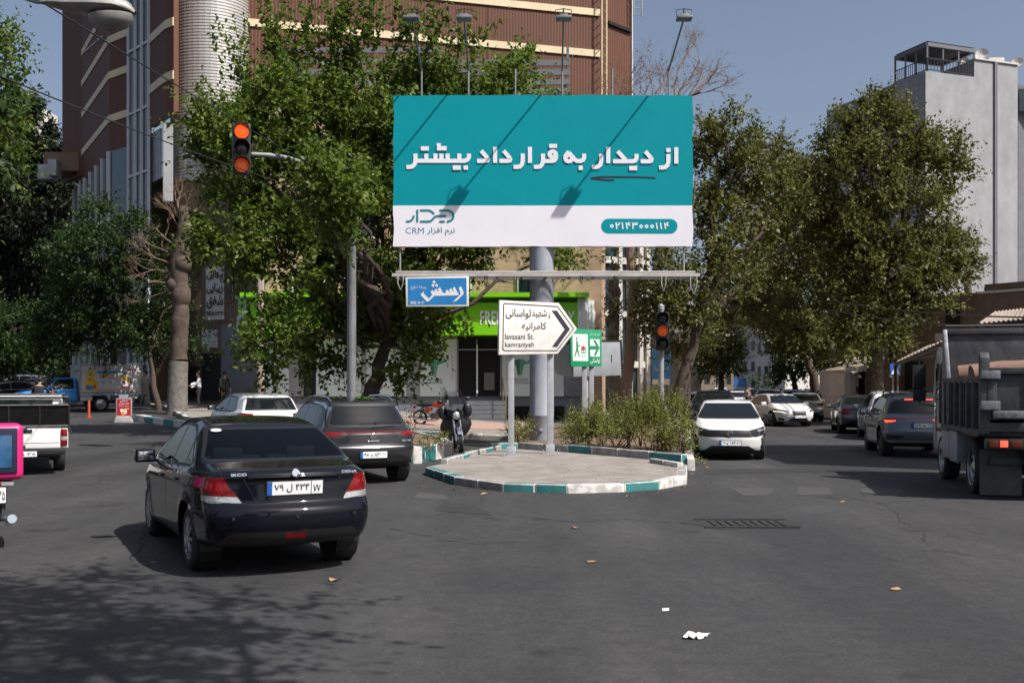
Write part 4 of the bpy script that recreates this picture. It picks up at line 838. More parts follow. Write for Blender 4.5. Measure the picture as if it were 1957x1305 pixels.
dg = [r4([(u + 27 * math.cos(t * .628), v + 27 * math.sin(t * .628)) for t in range(10)]) for u, v in ((338, 257), (980, 263), (1100, 264), (1222, 265))] + [r4(q) for q in ([(427, 175), (447, 322)], [(434, 215), (460, 236), (490, 224), (507, 175)], [(562, 178), (583, 322)], [(652, 178), (672, 322)], [(738, 182), (712, 184), (698, 208), (668, 225)], [(700, 212), (715, 240), (742, 240)], [(790, 178), (806, 322)], [(797, 216), (825, 228), (846, 182)], [(846, 182), (856, 222), (886, 222), (897, 178)],
     [(1313, 182), (1336, 325)], [(1405, 182), (1428, 325)], [(1498, 184), (1518, 325)], [(1584, 190), (1560, 190), (1544, 214), (1512, 230)], [(1546, 218), (1560, 246), (1588, 246)])]
mb = MB(); put(mb, dg, 2.5, .009, closed=(0, 1, 2, 3)); mb.build('lettering', M['banner_white'], sk)
# lamp arms on the top edge
YL = YB + .12
for px, lamp, tip in ((805, 1, -6), (895, 1, -2), (985, 0, 0), (1075, 1, -6), (1171, 0, 0), (1279, 1, 7)):
    mb = MB(); x = X_(px, YB); zt = Z_(190, YB); zk = Z_(130, YB); mb.tube([(x, YL, zt - .4), (x, YL, zk)], .028, 8)
    if lamp:
        tx = x + tip * .012; ty, tz = YB - 2.0, zk + .68
        mb.tube([(x, YL, zk - .05), (tx, ty, tz)], .026, 8)
    ao = mb.build('lamp_arm', M['mast_grey'], bb, smooth=True)
    if lamp:
        m2 = MB(); m2.box((tx, ty - .08, tz - .02), (.40, .34, .07)); m2.box((tx, ty - .02, tz + .05), (.22, .2, .09)); m2.build('floodlight', M['mast_grey'], ao, bevel=.015)
        m3 = MB(); m3.tube([(tx - .19, ty - .08, tz), (tx - .21, ty - .02, tz + .22), (tx, ty + .02, tz + .27), (tx + .21, ty - .02, tz + .22), (tx + .19, ty - .08, tz)], .012, 6); m3.tube([(tx, ty, tz), (tx, ty + .02, tz + .27)], .02, 6); m3.build('bracket', M['dark'], ao)
# maintenance walkway below the banner
yw = YB - .15; zw = Z_(530, YB)
mb = MB(); a, b = X_(757, YB), X_(1327, YB)
mb.box(((a + b) / 2, yw + .3, Z_(524, YB)), (b - a, .07, .10)); mb.box(((a + b) / 2, yw - .45, Z_(530, YB)), (b - a + .1, .06, .09)); mb.box(((a + b) / 2, yw + .0, Z_(521, YB)), (b - a, .05, .06))
for k in range(13): xx = a + .2 + (b - a - .4) * k / 12; mb.beam((xx, yw - .45, Z_(531, YB)), (xx, yw + .35, Z_(531, YB)), .05, .05)
M['beam'] = mat('weathered_light_steel', (.46, .43, .41), .6, var=.25, scale=3)
wk = mb.build('walkway', M['beam'], bb, bevel=.006, seg=1)
mb = MB()
for k in range(140): xx = a + (b - a) * (k + .5) / 140; mb.box((xx, yw - .05, Z_(535, YB) + .02), (.014, .72, .02))
for k in range(5): mb.box(((a + b) / 2, yw - .38 + k * .17, Z_(535, YB) + .035), (b - a, .014, .014))
mb.build('grating', mat('walkway_grating', (.22, .21, .20), .7, .3), wk)
for px in (764, 1308): mb = MB(); mb.tube([(X_(px, YB), yw + .25, Z_(470, YB)), (X_(px, YB), yw + .25, Z_(523, YB))], .025, 6); mb.build('hanger', M['steel'], bb)
M['cable'] = mat('black_cable', (.02, .02, .02), .6); M['cable_grey'] = mat('grey_cable', (.35, .35, .34), .6)
for px, dx, dy_, c in ((770, 5, 20, 'cable_grey'), (930, 2, 18, 'cable'), (1108, 2, 12, 'cable'), (1262, 4, 22, 'cable_grey'), (1318, 6, 26, 'cable_grey'), (1170, 1, 16, 'cable')):
    mb = MB(); mb.tube([(X_(px - dx, YB), yw - .5, Z_(532, YB)), (X_(px - dx, YB), yw - .5, Z_(532 + dy_ * .7, YB)), (X_(px, YB), yw - .5, Z_(532 + dy_ * 1.3, YB)), (X_(px + dx, YB), yw - .5, Z_(532 + dy_ * .7, YB)), (X_(px + dx, YB), yw - .5, Z_(532, YB))], .016, 6); mb.build('cable_loop', M[c], bb, smooth=True)
# small blue media sign hung on the walkway
YS = YB - .72
sg = empty('media_sign', P(835, 558, YS), 0, 'small blue sign with white Persian word hung from the billboard walkway', 'sign')
ux = (P(896, 586, YS) - P(776, 587, YS)).normalized(); 
mb = MB(); mb.cur = 0; mb.prism([(0, 0), (120 * YS / F, .6 * YS / F), (120 * YS / F, 58 * YS / F), (-1 * YS / F, 56 * YS / F)], P(776, 586, YS), UX, UZ, -.06)
mb.build('frame', M['white'], sg, bevel=.01)
mb = MB(); mb.quad(P(780, 583, YS - .004), P(892, 582, YS - .004), P(891.5, 531, YS - .004), P(779, 532.5, YS - .004)); bp_ = mb.build('panel', mat('sign_blue', (.02, .20, .50), .4, var=.12, scale=4), sg)
r5 = lambda L: [(765 + u / 13.98, -(520 + v / 13.98)) for u, v in L]
mb = MB()
for i, poly in enumerate(([(545, 590), (640, 500), (615, 560), (765, 710), (850, 610), (810, 530), (860, 480), (885, 500), (940, 555), (905, 490), (965, 440), (1030, 555), (1005, 450), (1060, 400), (1140, 555), (1235, 555), (1205, 510), (1260, 470), (1330, 555), (1305, 470), (1355, 435), (1450, 550), (1400, 440), (1450, 390), (1550, 580), (1580, 605), (1500, 625), (905, 635), (770, 770), (725, 790), (690, 770), (550, 620)],
    [(1560, 430), (1620, 370), (1690, 530), (1690, 590), (1500, 770), (1400, 800), (1600, 600), (1605, 560)], [(855, 265), (905, 215), (945, 270), (915, 315)], [(825, 355), (870, 305), (912, 350), (885, 412)], [(920, 350), (970, 305), (1010, 355), (985, 410)])):
    pts = r5(poly); mb.quad(*[P(p[0], -p[1], YS - .010 - i * .0004) for p in pts])
mb.build('lettering', M['white'], bp_)
text_px('lettering', '8888 44 77', M['white'], bp_, 784, 576, 811, 581, YS - .006, .01); text_px('lettering', fa('رسانه تبلیغ'), M['white'], bp_, 785, 546, 815, 554, YS - .006, .01)
# ------------------------------------------------------------------ signs, signals, lamps, wires
class PL:                                              # a vertical sheet given by two photo columns and their depths
    def __init__(s, pxa, Ya, pxb, Yb):
        s.A = Vector((X_(pxa, Ya), Ya)); s.B = Vector((X_(pxb, Yb), Yb)); d = (s.B - s.A).normalized(); s.d = Vector((d.x, d.y, 0)); s.n = Vector((d.y, -d.x, 0))
        if s.n.y > 0: s.n = -s.n
    def __call__(s, px, py, lift=0.0):
        k = (px - CX) / F; d = s.B - s.A; t = (s.A.x - k * s.A.y) / (k * d.y - d.x); q = s.A + d * t; return Vector((q.x, q.y, CH - (py - HY) * q.y / F)) + s.n * lift
    def poly(s, mb, pts, lift): mb.quad(*[s(x, y, lift) for x, y in pts]); return mb
    def text(s, body, m, parent, x0, y0, x1, y1, lift=.006, bold=0.0, slope=0.0, name='lettering', skew=0.0):
        me = text_mesh(body, bold); n = len(me.vertices); a = np.zeros(n * 3, np.float32); me.vertices.foreach_get('co', a); a = a.reshape(-1, 3); lo, hi = a.min(0), a.max(0)
        for i, v in enumerate(me.vertices):
            u = float((a[i, 0] - lo[0]) / (hi[0] - lo[0])); w_ = float((a[i, 1] - lo[1]) / (hi[1] - lo[1])); px = x0 + (x1 - x0) * u + skew * w_; v.co = s(px, y1 + (y0 - y1) * w_ + slope * (px - x0), lift)
        me.materials.clear(); return link_mesh(name, me, m, parent)
def plate_solid(mb, front_pts, n, th):                  # thick panel from its front outline
    k = len(front_pts); back = [p - n * th for p in front_pts]; mb.quad(*front_pts); mb.quad(*reversed(back))
    for i in range(k): j = (i + 1) % k; mb.quad(front_pts[i], back[i], back[j], front_pts[j])
    return mb
M['sign_white'] = mat('sign_white_sheet', (.66, .64, .61), .5, var=.12, scale=4); M['sign_ink'] = mat('sign_brown_black', (.035, .028, .028), .5); M['post'] = mat('post_grey_paint', (.40, .41, .43), .5, .1, var=.15, scale=5)
pl = PL(977, 24.66, 1052, 25.6)
ds = empty('direction_sign', (X_(1010, 25), 25.1, ISL_H), 0, 'white arrow shaped street direction sign on two grey posts in front of the pole', 'sign')
for (bx, by, Yb) in ((977, 884, 24.66), (1052, 873, 25.6)):
    mb = MB(); x = X_(bx, Yb); mb.box2((x - .07, Yb + .16, ISL_H), (x + .07, Yb + .29, Z_(620, Yb)))
    po = mb.build('post', M['post'], ds, bevel=.008)
    m2 = MB(); m2.box((x, Yb + .22, ISL_H + .13), (.22, .2, .22)); m2.box((x, Yb + .22, ISL_H + .012), (.42, .34, .02))
    for sx in (-1, 1): m2.tube([(x + sx * .17, Yb + .05, ISL_H), (x + sx * .17, Yb + .05, ISL_H + .11)], .012, 6)
    m2.build('base_plate', M['post'], po, bevel=.01)
pts = [(955, 573.5), (1068, 579), (1103, 628), (1066, 676), (953.5, 678)]
mb = MB(); plate_solid(mb, [pl(x, y) for x, y in pts], pl.n, .05); pn = mb.build('panel', M['sign_white'], ds, bevel=.012, ang=50)
mb = MB(); strokes2 = lambda L, wd, closed: None
def ring_px(mb, out, inn, lift):
    k = len(out)
    for i in range(k): j = (i + 1) % k; mb.quad(pl(*out[i], lift), pl(*out[j], lift), pl(*inn[j], lift), pl(*inn[i], lift))
outp = [(963, 579), (1066, 585), (1097, 628), (1064, 671), (963, 671), (960, 668), (961.5, 581.5)]; cxx, cyy = 1015, 627
inp = [(964, 581), (1065.2, 587), (1095, 628), (1063.3, 669.2), (964, 669.2), (961.8, 666.8), (963.2, 583)]
ring_px(mb, outp, inp, .004); mb.build('border_line', M['sign_ink'], pn)
mb = MB(); pl.poly(mb, [(1054, 593.5), (1064, 593.5), (1089, 629), (1064.5, 663), (1054.5, 663), (1079, 629)], .006); mb.build('chevron', mat('sign_dark_blue', (.03, .032, .05), .5), pn)
pl.text(fa('شهید'), M['sign_ink'], pn, 1016, 591, 1045, 608, slope=.04, bold=.012); pl.text(fa('لواسانی'), M['sign_ink'], pn, 966, 589, 1014, 609, slope=.04, bold=.012)
pl.text(fa('کامرانیه'), M['sign_ink'], pn, 997, 616, 1044, 633, slope=.0, bold=.012)
pl.text('lavasani St.', M['sign_ink'], pn, 965, 637.5, 1020, 648.5, slope=.0, bold=.006); pl.text('kamraniyeh', M['sign_ink'], pn, 965, 653.5, 1020.5, 666, slope=.0, bold=.006)
mb = MB(); pl.poly(mb, [(1049.5, 596), (1051, 608), (1048, 608)], .005); mb.build('tower_symbol', M['sign_ink'], pn)
# green market sign
pg = PL(1091, 32.6, 1150, 33.2); gs = empty('market_sign', (X_(1124, 33), 33, .25), 0, 'green market sign with white shopper and arrow panels on two grey posts', 'sign')
for px in (1117.5, 1131):
    mb = MB(); q = pg(px, 700); mb.box2((q.x - .075, q.y + .09, .2), (q.x + .075, q.y + .22, Z_(640, 33))); mb.build('post', M['post'], gs, bevel=.01)
mb = MB(); plate_solid(mb, [pg(x, y) for x, y in ((1090, 628), (1150, 630.5), (1150, 700), (1091, 700.5))], pg.n, .07); gp = mb.build('panel', mat('sign_green', (.015, .30, .14), .45, var=.18, scale=3), gs, bevel=.01)
mb = MB(); pg.poly(mb, [(1094, 638), (1122, 638.5), (1123, 640), (1124, 689), (1123, 690), (1095.5, 689.5), (1094.5, 688)], .006); mb.build('shopper_panel', M['plate'], gp)
mb = MB(); pg.poly(mb, [(1127.5, 648), (1145.5, 648.5), (1146, 681.5), (1128, 681)], .006); mb.build('arrow_panel', M['plate'], gp)
gi_ = mat('sign_green_ink', (.02, .24, .11), .5); mb = MB(); pg.poly(mb, [(1127.5, 661), (1139, 661), (1133, 650), (1138, 650), (1145.5, 664.5), (1139, 679), (1134, 679), (1139.5, 668), (1127.5, 668)], .010); mb.build('arrow', gi_, gp)
mb = MB(); pg.poly(mb, [(1102 + 1.6 * math.cos(t), 647 + 2.6 * math.sin(t)) for t in np.linspace(0, 6, 9)], .010)
pg.poly(mb, [(1101, 651), (1103.6, 651), (1104.5, 659), (1109.5, 660.5), (1109, 662), (1104.3, 661.5), (1105, 668), (1107.5, 682), (1106, 682), (1103, 670), (1099, 682), (1097.3, 682), (1101, 667)], .010)
for a, b in (((1110, 663), (1119, 663)), ((1111, 668), (1119, 668)), ((1111.5, 674), (1118.5, 674))): pg.poly(mb, [(a[0], a[1]), (b[0], b[1]), (b[0], b[1] + 1.3), (a[0], a[1] + 1.3)], .010)
for cx_ in (1113, 1117.5): pg.poly(mb, [(cx_ + 1.1 * math.cos(t), 680 + 1.5 * math.sin(t)) for t in np.linspace(0, 6, 8)], .010)
for x in (1110.5, 1114.5, 1118.5): pg.poly(mb, [(x, 663), (x + 1, 663), (x + 1, 675), (x, 675)], .011)
mb.build('shopper_figure', gi_, gp); mb = MB(); pg.poly(mb, [(1114.5 + 3 * math.cos(t), 665 + 4.5 * math.sin(t)) for t in np.linspace(0, 6, 10)], .013); mb.build('basket_goods', mat('sign_red', (.5, .05, .04), .5), gp)
pg.text(fa('میوه و تره بار'), M['plate'], gp, 1127, 635.5, 1146, 642); pg.text(fa('لواسانی'), M['plate'], gp, 1128, 684, 1146.5, 695, bold=.012)
# back of a folded grey board behind it
pa, pb2 = PL(1012, 40, 1095, 36.5), PL(1095, 36.5, 1190, 37.6); gb = empty('grey_board', (X_(1100, 37), 37, .1), 0, 'blank grey folded metal board standing behind the green market sign', 'board')
M['grey_sheet'] = mat('grey_sheet_metal', (.30, .32, .34), .5, .2, var=.15, scale=2)
mb = MB(); plate_solid(mb, [pa(x, y) for x, y in ((1050, 658), (1088, 660), (1094, 720), (1066, 716), (1052, 700))], pa.n, .06); mb.build('side_panel', M['grey_sheet'], gb, bevel=.01)
mb = MB(); plate_solid(mb, [pb2(x, y) for x, y in ((1138, 652), (1186, 652), (1190, 717), (1096, 720), (1096, 690), (1138, 690))], pb2.n, .06); fp = mb.build('front_panel', M['grey_sheet'], gb, bevel=.01)
mb = MB(); pb2.poly(mb, [(1137, 649.5), (1187, 649.5), (1187, 652.5), (1137, 652.5)], .02); pb2.poly(mb, [(1185, 650), (1188, 650), (1191, 718), (1188, 718)], .022); pb2.poly(mb, [(1168, 678), (1169.5, 678), (1169.5, 692), (1168, 692)], .01); mb.build('rim', M['dark'], fp)
mb = MB(); q = pb2(1122, 720); mb.tube([(q.x, q.y + .2, 0), (q.x, q.y + .2, Z_(690, 37))], .06, 8); mb.build('post', M['post'], gb)

# traffic signals
M['signal_black'] = mat('signal_black', (.012, .012, .013), .45); M['lens_dark'] = mat('signal_lens_dark', (.03, .028, .027), .25)
M['lens_amber'] = mat('signal_lens_lit', (1.0, .13, .02), .3, emit=.75, var=.6, scale=60); M['lens_amber_dim'] = mat('signal_lens_dim', (.75, .11, .02), .3, emit=.22, var=.65, scale=60)
def signal_head(parent, c, h, wd, states, face):
    """three lens head centred at c, facing the unit vector face"""
    f = Vector(face).normalized(); u = Vector((-f.y, f.x, 0)); m4 = Matrix((u, f, Vector((0, 0, 1)))).transposed().to_4x4(); m4.translation = Vector(c)
    mb = MB(); mb.box(None, (wd, .22, h), M4=m4)
    for i in range(3): mb.box(None, (wd * 1.04, .2, h / 3.25), M4=m4 @ Matrix.Translation((0, 0, (i - 1) * h / 3)))
    hd = mb.build('signal_head', M['signal_black'], parent, bevel=.03)
    for i, st in enumerate(states):
        z = (1 - i) * h / 3; r_ = min(wd, h / 3) * .42
        m1 = MB(); mm = m4 @ Matrix.Translation((0, .13, z)); m1.lathe([(r_, 0), (r_ * .8, .025), (r_ * .45, .045), (.001, .05)], None, 'Y', 24, M4=mm); m1.build('lens', M[st], hd, smooth=True)
        m2 = MB(); n = 14; L_ = .26
        for k in range(n):
            t0, t1 = math.pi * (-.18 + 1.36 * k / n), math.pi * (-.18 + 1.36 * (k + 1) / n); q = lambda t, d, rr: mm @ Vector((rr * math.cos(t), d, rr * math.sin(t)))
            d0, d1 = L_ * (.45 + .55 * max(0, math.sin(t0))), L_ * (.45 + .55 * max(0, math.sin(t1))); ro, ri = r_ * 1.12, r_ * 1.06
            m2.quad(q(t0, -.03, ro), q(t1, -.03, ro), q(t1, d1, ro), q(t0, d0, ro)); m2.quad(q(t1, -.03, ri), q(t0, -.03, ri), q(t0, d0, ri), q(t1, d1, ri)); m2.quad(q(t0, d0, ro), q(t1, d1, ro), q(t1, d1, ri), q(t0, d0, ri))
        m2.build('visor', M['signal_black'], hd)
    return hd
YT = 28.0
ts = empty('traffic_signal', (X_(672, YT), YT, H(X_(672, YT), YT)), 0, 'overhead traffic signal on a curved grey mast arm among the tree leaves', 'traffic light')
mb = MB(); pth = [(672, 770), (672, 600), (672, 470), (668, 430), (655, 390), (635, 357), (612, 332), (585, 315), (550, 303), (515, 297), (480, 295)]
yy = [YT] * 3 + [YT - .3, YT - .7, YT - 1.1, YT - 1.4, YT - 1.6, YT - 1.9, YT - 2.2, YT - 2.4]
mb.tube([P(*p, y) for p, y in zip(pth, yy)], [.125, .122, .118, .112, .106, .094, .086, .078, .07, .062, .055], 14); mb.lathe([(.2, -.3), (.2, .5), (.13, .62)], (X_(672, YT), YT, .3), 'Z', 14)
mb.build('mast', M['mast_grey'], ts, smooth=True)
signal_head(ts, P(461.5, 286, YT - 2.6), 1.22, .42, ('lens_amber', 'lens_dark', 'lens_amber_dim'), (.30, -1, 0))
YT2 = 32.0
t2 = empty('traffic_signal', (X_(1265, YT2), YT2, .2), 0, 'traffic signal on a short straight grey post rising from the hedge', 'traffic light')
mb = MB(); mb.tube([(X_(1264, YT2), YT2 + .05, .1), (X_(1264, YT2), YT2 + .05, Z_(586, YT2))], .085, 12); mb.lathe([(.1, 0), (.1, .12), (.05, .17), (.001, .2)], (X_(1264, YT2), YT2 + .05, Z_(592, YT2)), 'Z', 12); mb.build('post', M['steel'], t2, smooth=True)
signal_head(t2, P(1266.5, 633, YT2 - .16), 1.16, .40, ('lens_dark', 'lens_amber_dim', 'lens_dark'), (-.12, -1, 0))
# street lamp head hanging into the top left corner
YLp = 11.0; sl = empty('street_lamp', P(60, -40, YLp), 0, 'grey cobra head street lamp seen from below in the top left corner', 'street lamp')
def lampsec(px, zt, zb, wd): return px, zt, zb, wd
secs = [(78, 3, 8, .03), (96, -3, 14, .09), (125, -7, 24, .14), (155, -11, 31, .18), (190, -12, 34, .20), (225, -7, 33, .18), (248, 6, 31, .12), (259, 22, 29, .03)]
mb = MB(); n = 14; base = len(mb.v)
for (px, yt, yb, wd) in secs:
    c = P(px, (yt * .35 + yb * .65), YLp); ht = (yb - yt) * YLp / F
    for k in range(n):
        t = 2 * math.pi * k / n; s_, c_ = math.sin(t), math.cos(t); mb.v.append((c.x, c.y + wd * c_, c.z + (s_ * ht * .65 if s_ > 0 else s_ * ht * .25)))
for i in range(len(secs) - 1):
    for k in range(n): k2 = (k + 1) % n; mb.f.append((base + i * n + k, base + i * n + k2, base + (i + 1) * n + k2, base + (i + 1) * n + k)); mb.mi.append(0)
lh = mb.build('lamp_head', mat('weathered_aluminium', (.32, .31, .29), .5, .3, var=.35, scale=6), sl, smooth=True)
mb = MB(); base = 0; rows = [(0, 1.0), (.4, .95), (.75, .7), (1.0, .02)]
for (d, r_) in rows:
    for k in range(20):
        t = 2 * math.pi * k / 20; q = P(212 + 44 * r_ * math.cos(t), 31 + 29 * d - 2 * math.cos(t), YLp); mb.v.append((q.x, q.y + .17 * r_ * math.sin(t), q.z))
for i in range(3):
    for k in range(20): k2 = (k + 1) % 20; mb.f.append((i * 20 + k, i * 20 + k2, (i + 1) * 20 + k2, (i + 1) * 20 + k)); mb.mi.append(0)
mb.build('lamp_glass', mat('dusty_lamp_bowl', (.30, .29, .27), .25, var=.3, scale=5), lh, smooth=True)
mb = MB(); mb.tube([P(98, 4, YLp), P(70, 2, YLp), P(20, -14, YLp), P(-60, -60, YLp), P(-110, -120, YLp), P(-125, -250, YLp)], .035, 8); mb.tube([P(-125, -240, YLp), Vector((X_(-125, YLp), YLp, 0))], .08, 10); mb.build('lamp_arm', M['steel'], sl, smooth=True)
# overhead wires
def wire(a, b, sag, r_, label, m=None, n=14):
    mb = MB(); a, b = Vector(a), Vector(b); mb.tube([a.lerp(b, i / n) - Vector((0, 0, 4 * sag * (i / n) * (1 - i / n))) for i in range(n + 1)], r_, 5)
    return tag(mb.build('overhead_wire', m or M['cable'], smooth=True), label, 'cable')
wire(P(60, -8, 13), P(745, 397, 36), .10, .012, 'upper thin black wire slanting down from the street lamp head')
wire(P(-20, 138, 14), P(745, 404, 36), .22, .012, 'lower thin black wire crossing in front of the left traffic signal')
wire(P(1500, 556, 52), P(1990, 607, 34), .3, .03, 'thick black cable in front of the tan wall, the upper of two'); wire(P(1500, 575, 52), P(1990, 628, 34), .3, .03, 'thick black cable in front of the tan wall, the lower of two')
# concrete utility poles with their ladder of holes
M['conc'] = mat('tan_concrete', (.40, .33, .27), .85, var=.2, scale=3, bump=.2, bscale=20)  # warm tan concrete, mottled at random
def conc_pole(px, ytop, Y, wd, label, z0=None, name='utility_pole'):
    x = X_(px, Y); zb = H(x, Y) if z0 is None else z0; zt = Z_(ytop, Y); mb = MB(); r_ = wd / 2
    for sx in (-1, 1): mb.box2((x + sx * r_ - .055, Y - .12, zb), (x + sx * r_ + .055, Y + .12, zt))
    n = int((zt - zb) / .55)
    for k in range(n + 1): mb.box((x, Y, zb + .1 + (zt - zb - .2) * k / n), (wd - .11, .14, .2))
    tag(mb.build(name, M['conc'], bevel=.01), label, 'pole')
conc_pole(1309, 560, 52, .42, 'pale concrete utility pole with ladder holes beside the leaning street tree')
pe = [(X_(500, 45), 45)]; x, Y = pe[0]; mb = MB(); mb.box2((x - .11, Y - .14, H(x, Y)), (x + .09, Y + .14, Z_(430, Y)))
for k in range(16): mb.box((x - .14, Y, H(x, Y) + .4 + k * .48), (.08, .2, .22))
tag(mb.build('utility_pole', M['conc'], bevel=.015), 'sunlit tan concrete pole in front of the brick corner', 'pole')
# pedestrian crossing sign
YC = 40.0; pc = PL(1702, YC, 1723, YC + .3); cs = empty('crossing_sign', (X_(1712, YC), YC, 0), 0, 'square blue pedestrian crossing sign on a post before the awnings', 'sign')
mb = MB(); q = pc(1713, 720); mb.tube([(q.x, q.y + .06, 0), (q.x, q.y + .06, Z_(697, YC))], .035, 8); mb.build('post', M['post'], cs)
mb = MB(); plate_solid(mb, [pc(x, y) for x, y in ((1701, 695), (1721, 694.5), (1721, 718), (1702, 718))], pc.n, .03); cp = mb.build('panel', mat('sign_deep_blue', (.02, .07, .28), .4), cs)
mb = MB(); pc.poly(mb, [(1711.3, 697.5), (1719.5, 715), (1703.3, 715)], .006); tri = mb.build('white_triangle', M['plate'], cp)
mb = MB(); pc.poly(mb, [(1711.5, 701.5), (1713, 704), (1715, 707), (1713.2, 707), (1714.8, 712.5), (1713.4, 712.5), (1711.7, 708.5), (1709.4, 712.5), (1708, 712.5), (1710.2, 707), (1709, 706.8)], .010); mb.build('walker_figure', M['ink'], tri)
# sandwich board, cone post
zb = lambda x, y: H(x, y)
Ysb = 40.0; xsb = X_(234.5, Ysb); g = H(xsb, Ysb); sb = empty('sandwich_board', (xsb, Ysb, g), 0, 'red poster board with rounded silver frame standing on the road by the truck', 'sign board')
psb = PL(220, Ysb, 250, Ysb + .1)
mb = MB(); plate_solid(mb, [psb(x, y) for x, y in ((217, 807.5), (222, 795), (247, 795), (252, 807.5))], psb.n, .4); mb.build('base', mat('board_base', (.42, .42, .41), .8, var=.2), sb, bevel=.02)
mb = MB(); plate_solid(mb, [psb(x, y, -.15) for x, y in ((220, 794), (220, 763), (222, 760.5), (226, 760.5), (225, 754), (244, 754), (243, 760.5), (248.5, 760.5), (251, 763), (251, 794), (248, 801.5), (223, 801.5))], psb.n, .06); fr_ = mb.build('frame', M['steel'], sb, bevel=.012)
mb = MB(); psb.poly(mb, [(222.3, 763), (248.7, 763), (248.7, 799), (222.3, 799)], -.143); po_ = mb.build('poster', mat('poster_red', (.42, .02, .03), .4, var=.1), sb)
for (a, b_, c, d, tx) in ((228.5, 764, 242.5, 768, 'بستنی'), (225.5, 769, 244.5, 773, 'قهوه و نوشیدنی'), (226.5, 774, 244.5, 777.5, 'سرد و گرم')): psb.text(fa(tx), M['plate'], po_, a, b_, c, d, -.138, bold=.012)
mb = MB(); 
for cx_, cy_, r_, mi in ((235, 787, 5.5, 0), (231, 784, 3, 1), (238.5, 783.5, 3.2, 0), (243.5, 781, 2.6, 2), (234, 791, 3.4, 2), (239, 788, 2.6, 1)): mb.cur = mi; psb.poly(mb, [(cx_ + r_ * math.cos(t), cy_ + r_ * math.sin(t)) for t in np.linspace(0, 5.6, 9)], -.136 + mi * .002 + cx_ * .00001)
mb.build('food_picture', [mat('poster_cream', (.7, .55, .3), .5), mat('poster_white', (.75, .72, .7), .5), mat('poster_orange', (.7, .22, .05), .5)], po_)
def bollard(px, py_top, Y, label):
    x = X_(px, Y); g = H(x, Y); h = Z_(py_top, Y) - g; mb = MB(); mb.lathe([(.13, 0), (.13, .03), (.075, .05), (.055, .12), (.05, h * .95), (.04, h), (.001, h)], (x, Y, g), 'Z', 12)
    tag(mb.build('traffic_post', mat('orange_post', (.42, .06, .02), .5, var=.2), smooth=True), label, 'bollard', 'orange plastic posts on the left street')
bollard(170, 765, 44, 'orange plastic post standing alone left of the red sandwich board'); bollard(101, 747, 47, 'orange plastic post behind the cage of the white pickup')
# ------------------------------------------------------------------ buildings
def wall_mat(name, kind, c1, c2, scale=1.0, rough=.85):
    """procedural wall skins in the wall's own frame: x along the wall, z up"""
    m = bpy.data.materials.new(name); t, b = nodes(m); N = t.nodes.new; L = t.links.new; b.inputs['Roughness'].default_value = rough
    tc = N('ShaderNodeTexCoord'); sp = N('ShaderNodeSeparateXYZ'); L(tc.outputs['Object'], sp.inputs[0])
    dirt = N('ShaderNodeTexNoise'); dirt.inputs['Scale'].default_value = .45; dirt.inputs['Detail'].default_value = 8; dirt.inputs['Roughness'].default_value = .65
    mpd = N('ShaderNodeMapping'); mpd.inputs['Scale'].default_value = (1.3, 1, .35); L(tc.outputs['Object'], mpd.inputs[0]); L(mpd.outputs[0], dirt.inputs['Vector'])
    dr = N('ShaderNodeValToRGB'); dr.color_ramp.elements[0].position = .3; dr.color_ramp.elements[1].position = .7; dr.color_ramp.elements[0].color = (.82, .81, .80, 1); dr.color_ramp.elements[1].color = (1.08, 1.08, 1.08, 1); L(dirt.outputs[0], dr.inputs[0])
    if kind == 'brick':
        cb = N('ShaderNodeCombineXYZ'); L(sp.outputs[0], cb.inputs[0]); L(sp.outputs[2], cb.inputs[1]); br = N('ShaderNodeTexBrick'); L(cb.outputs[0], br.inputs[0]); br.inputs['Scale'].default_value = scale
        br.inputs['Brick Width'].default_value = .23; br.inputs['Row Height'].default_value = .075; br.inputs['Mortar Size'].default_value = .008
        br.inputs['Color1'].default_value = (*c1, 1); br.inputs['Color2'].default_value = (*[v * .82 for v in c1], 1); br.inputs['Mortar'].default_value = (*c2, 1); col = br.outputs[0]; hgt = br.outputs[1]; hs = -1
    elif kind == 'ribs':
        w_ = N('ShaderNodeMath'); w_.operation = 'MULTIPLY'; w_.inputs[1].default_value = 2 * math.pi / scale; L(sp.outputs[0], w_.inputs[0]); sn = N('ShaderNodeMath'); sn.operation = 'SINE'; L(w_.outputs[0], sn.inputs[0])
        r = N('ShaderNodeValToRGB'); r.color_ramp.elements[0].position = .15; r.color_ramp.elements[1].position = .75; r.color_ramp.elements[0].color = (*c2, 1); r.color_ramp.elements[1].color = (*c1, 1)
        mr = N('ShaderNodeMapRange'); mr.inputs[1].default_value = -1; L(sn.outputs[0], mr.inputs[0]); L(mr.outputs[0], r.inputs[0]); col = r.outputs[0]; hgt = mr.outputs[0]; hs = 1
    else:
        n = N('ShaderNodeTexNoise'); n.inputs['Scale'].default_value = scale; n.inputs['Detail'].default_value = 9; n.inputs['Roughness'].default_value = .7; L(tc.outputs['Object'], n.inputs['Vector'])
        r = N('ShaderNodeValToRGB'); r.color_ramp.elements[0].position = .35; r.color_ramp.elements[1].position = .65; r.color_ramp.elements[0].color = (*c2, 1); r.color_ramp.elements[1].color = (*c1, 1); L(n.outputs[0], r.inputs[0]); col = r.outputs[0]; hgt = n.outputs[0]; hs = 1
    mx = N('ShaderNodeMix'); mx.data_type = 'RGBA'; mx.blend_type = 'MULTIPLY'; mx.inputs[0].default_value = 1; L(col, mx.inputs[6]); L(dr.outputs[0], mx.inputs[7]); L(mx.outputs[2], b.inputs['Base Color'])
    bp = N('ShaderNodeBump'); bp.inputs['Strength'].default_value = .6; bp.inputs['Distance'].default_value = .02 * hs; L(hgt, bp.inputs['Height']); L(bp.outputs[0], b.inputs['Normal'])
    return m
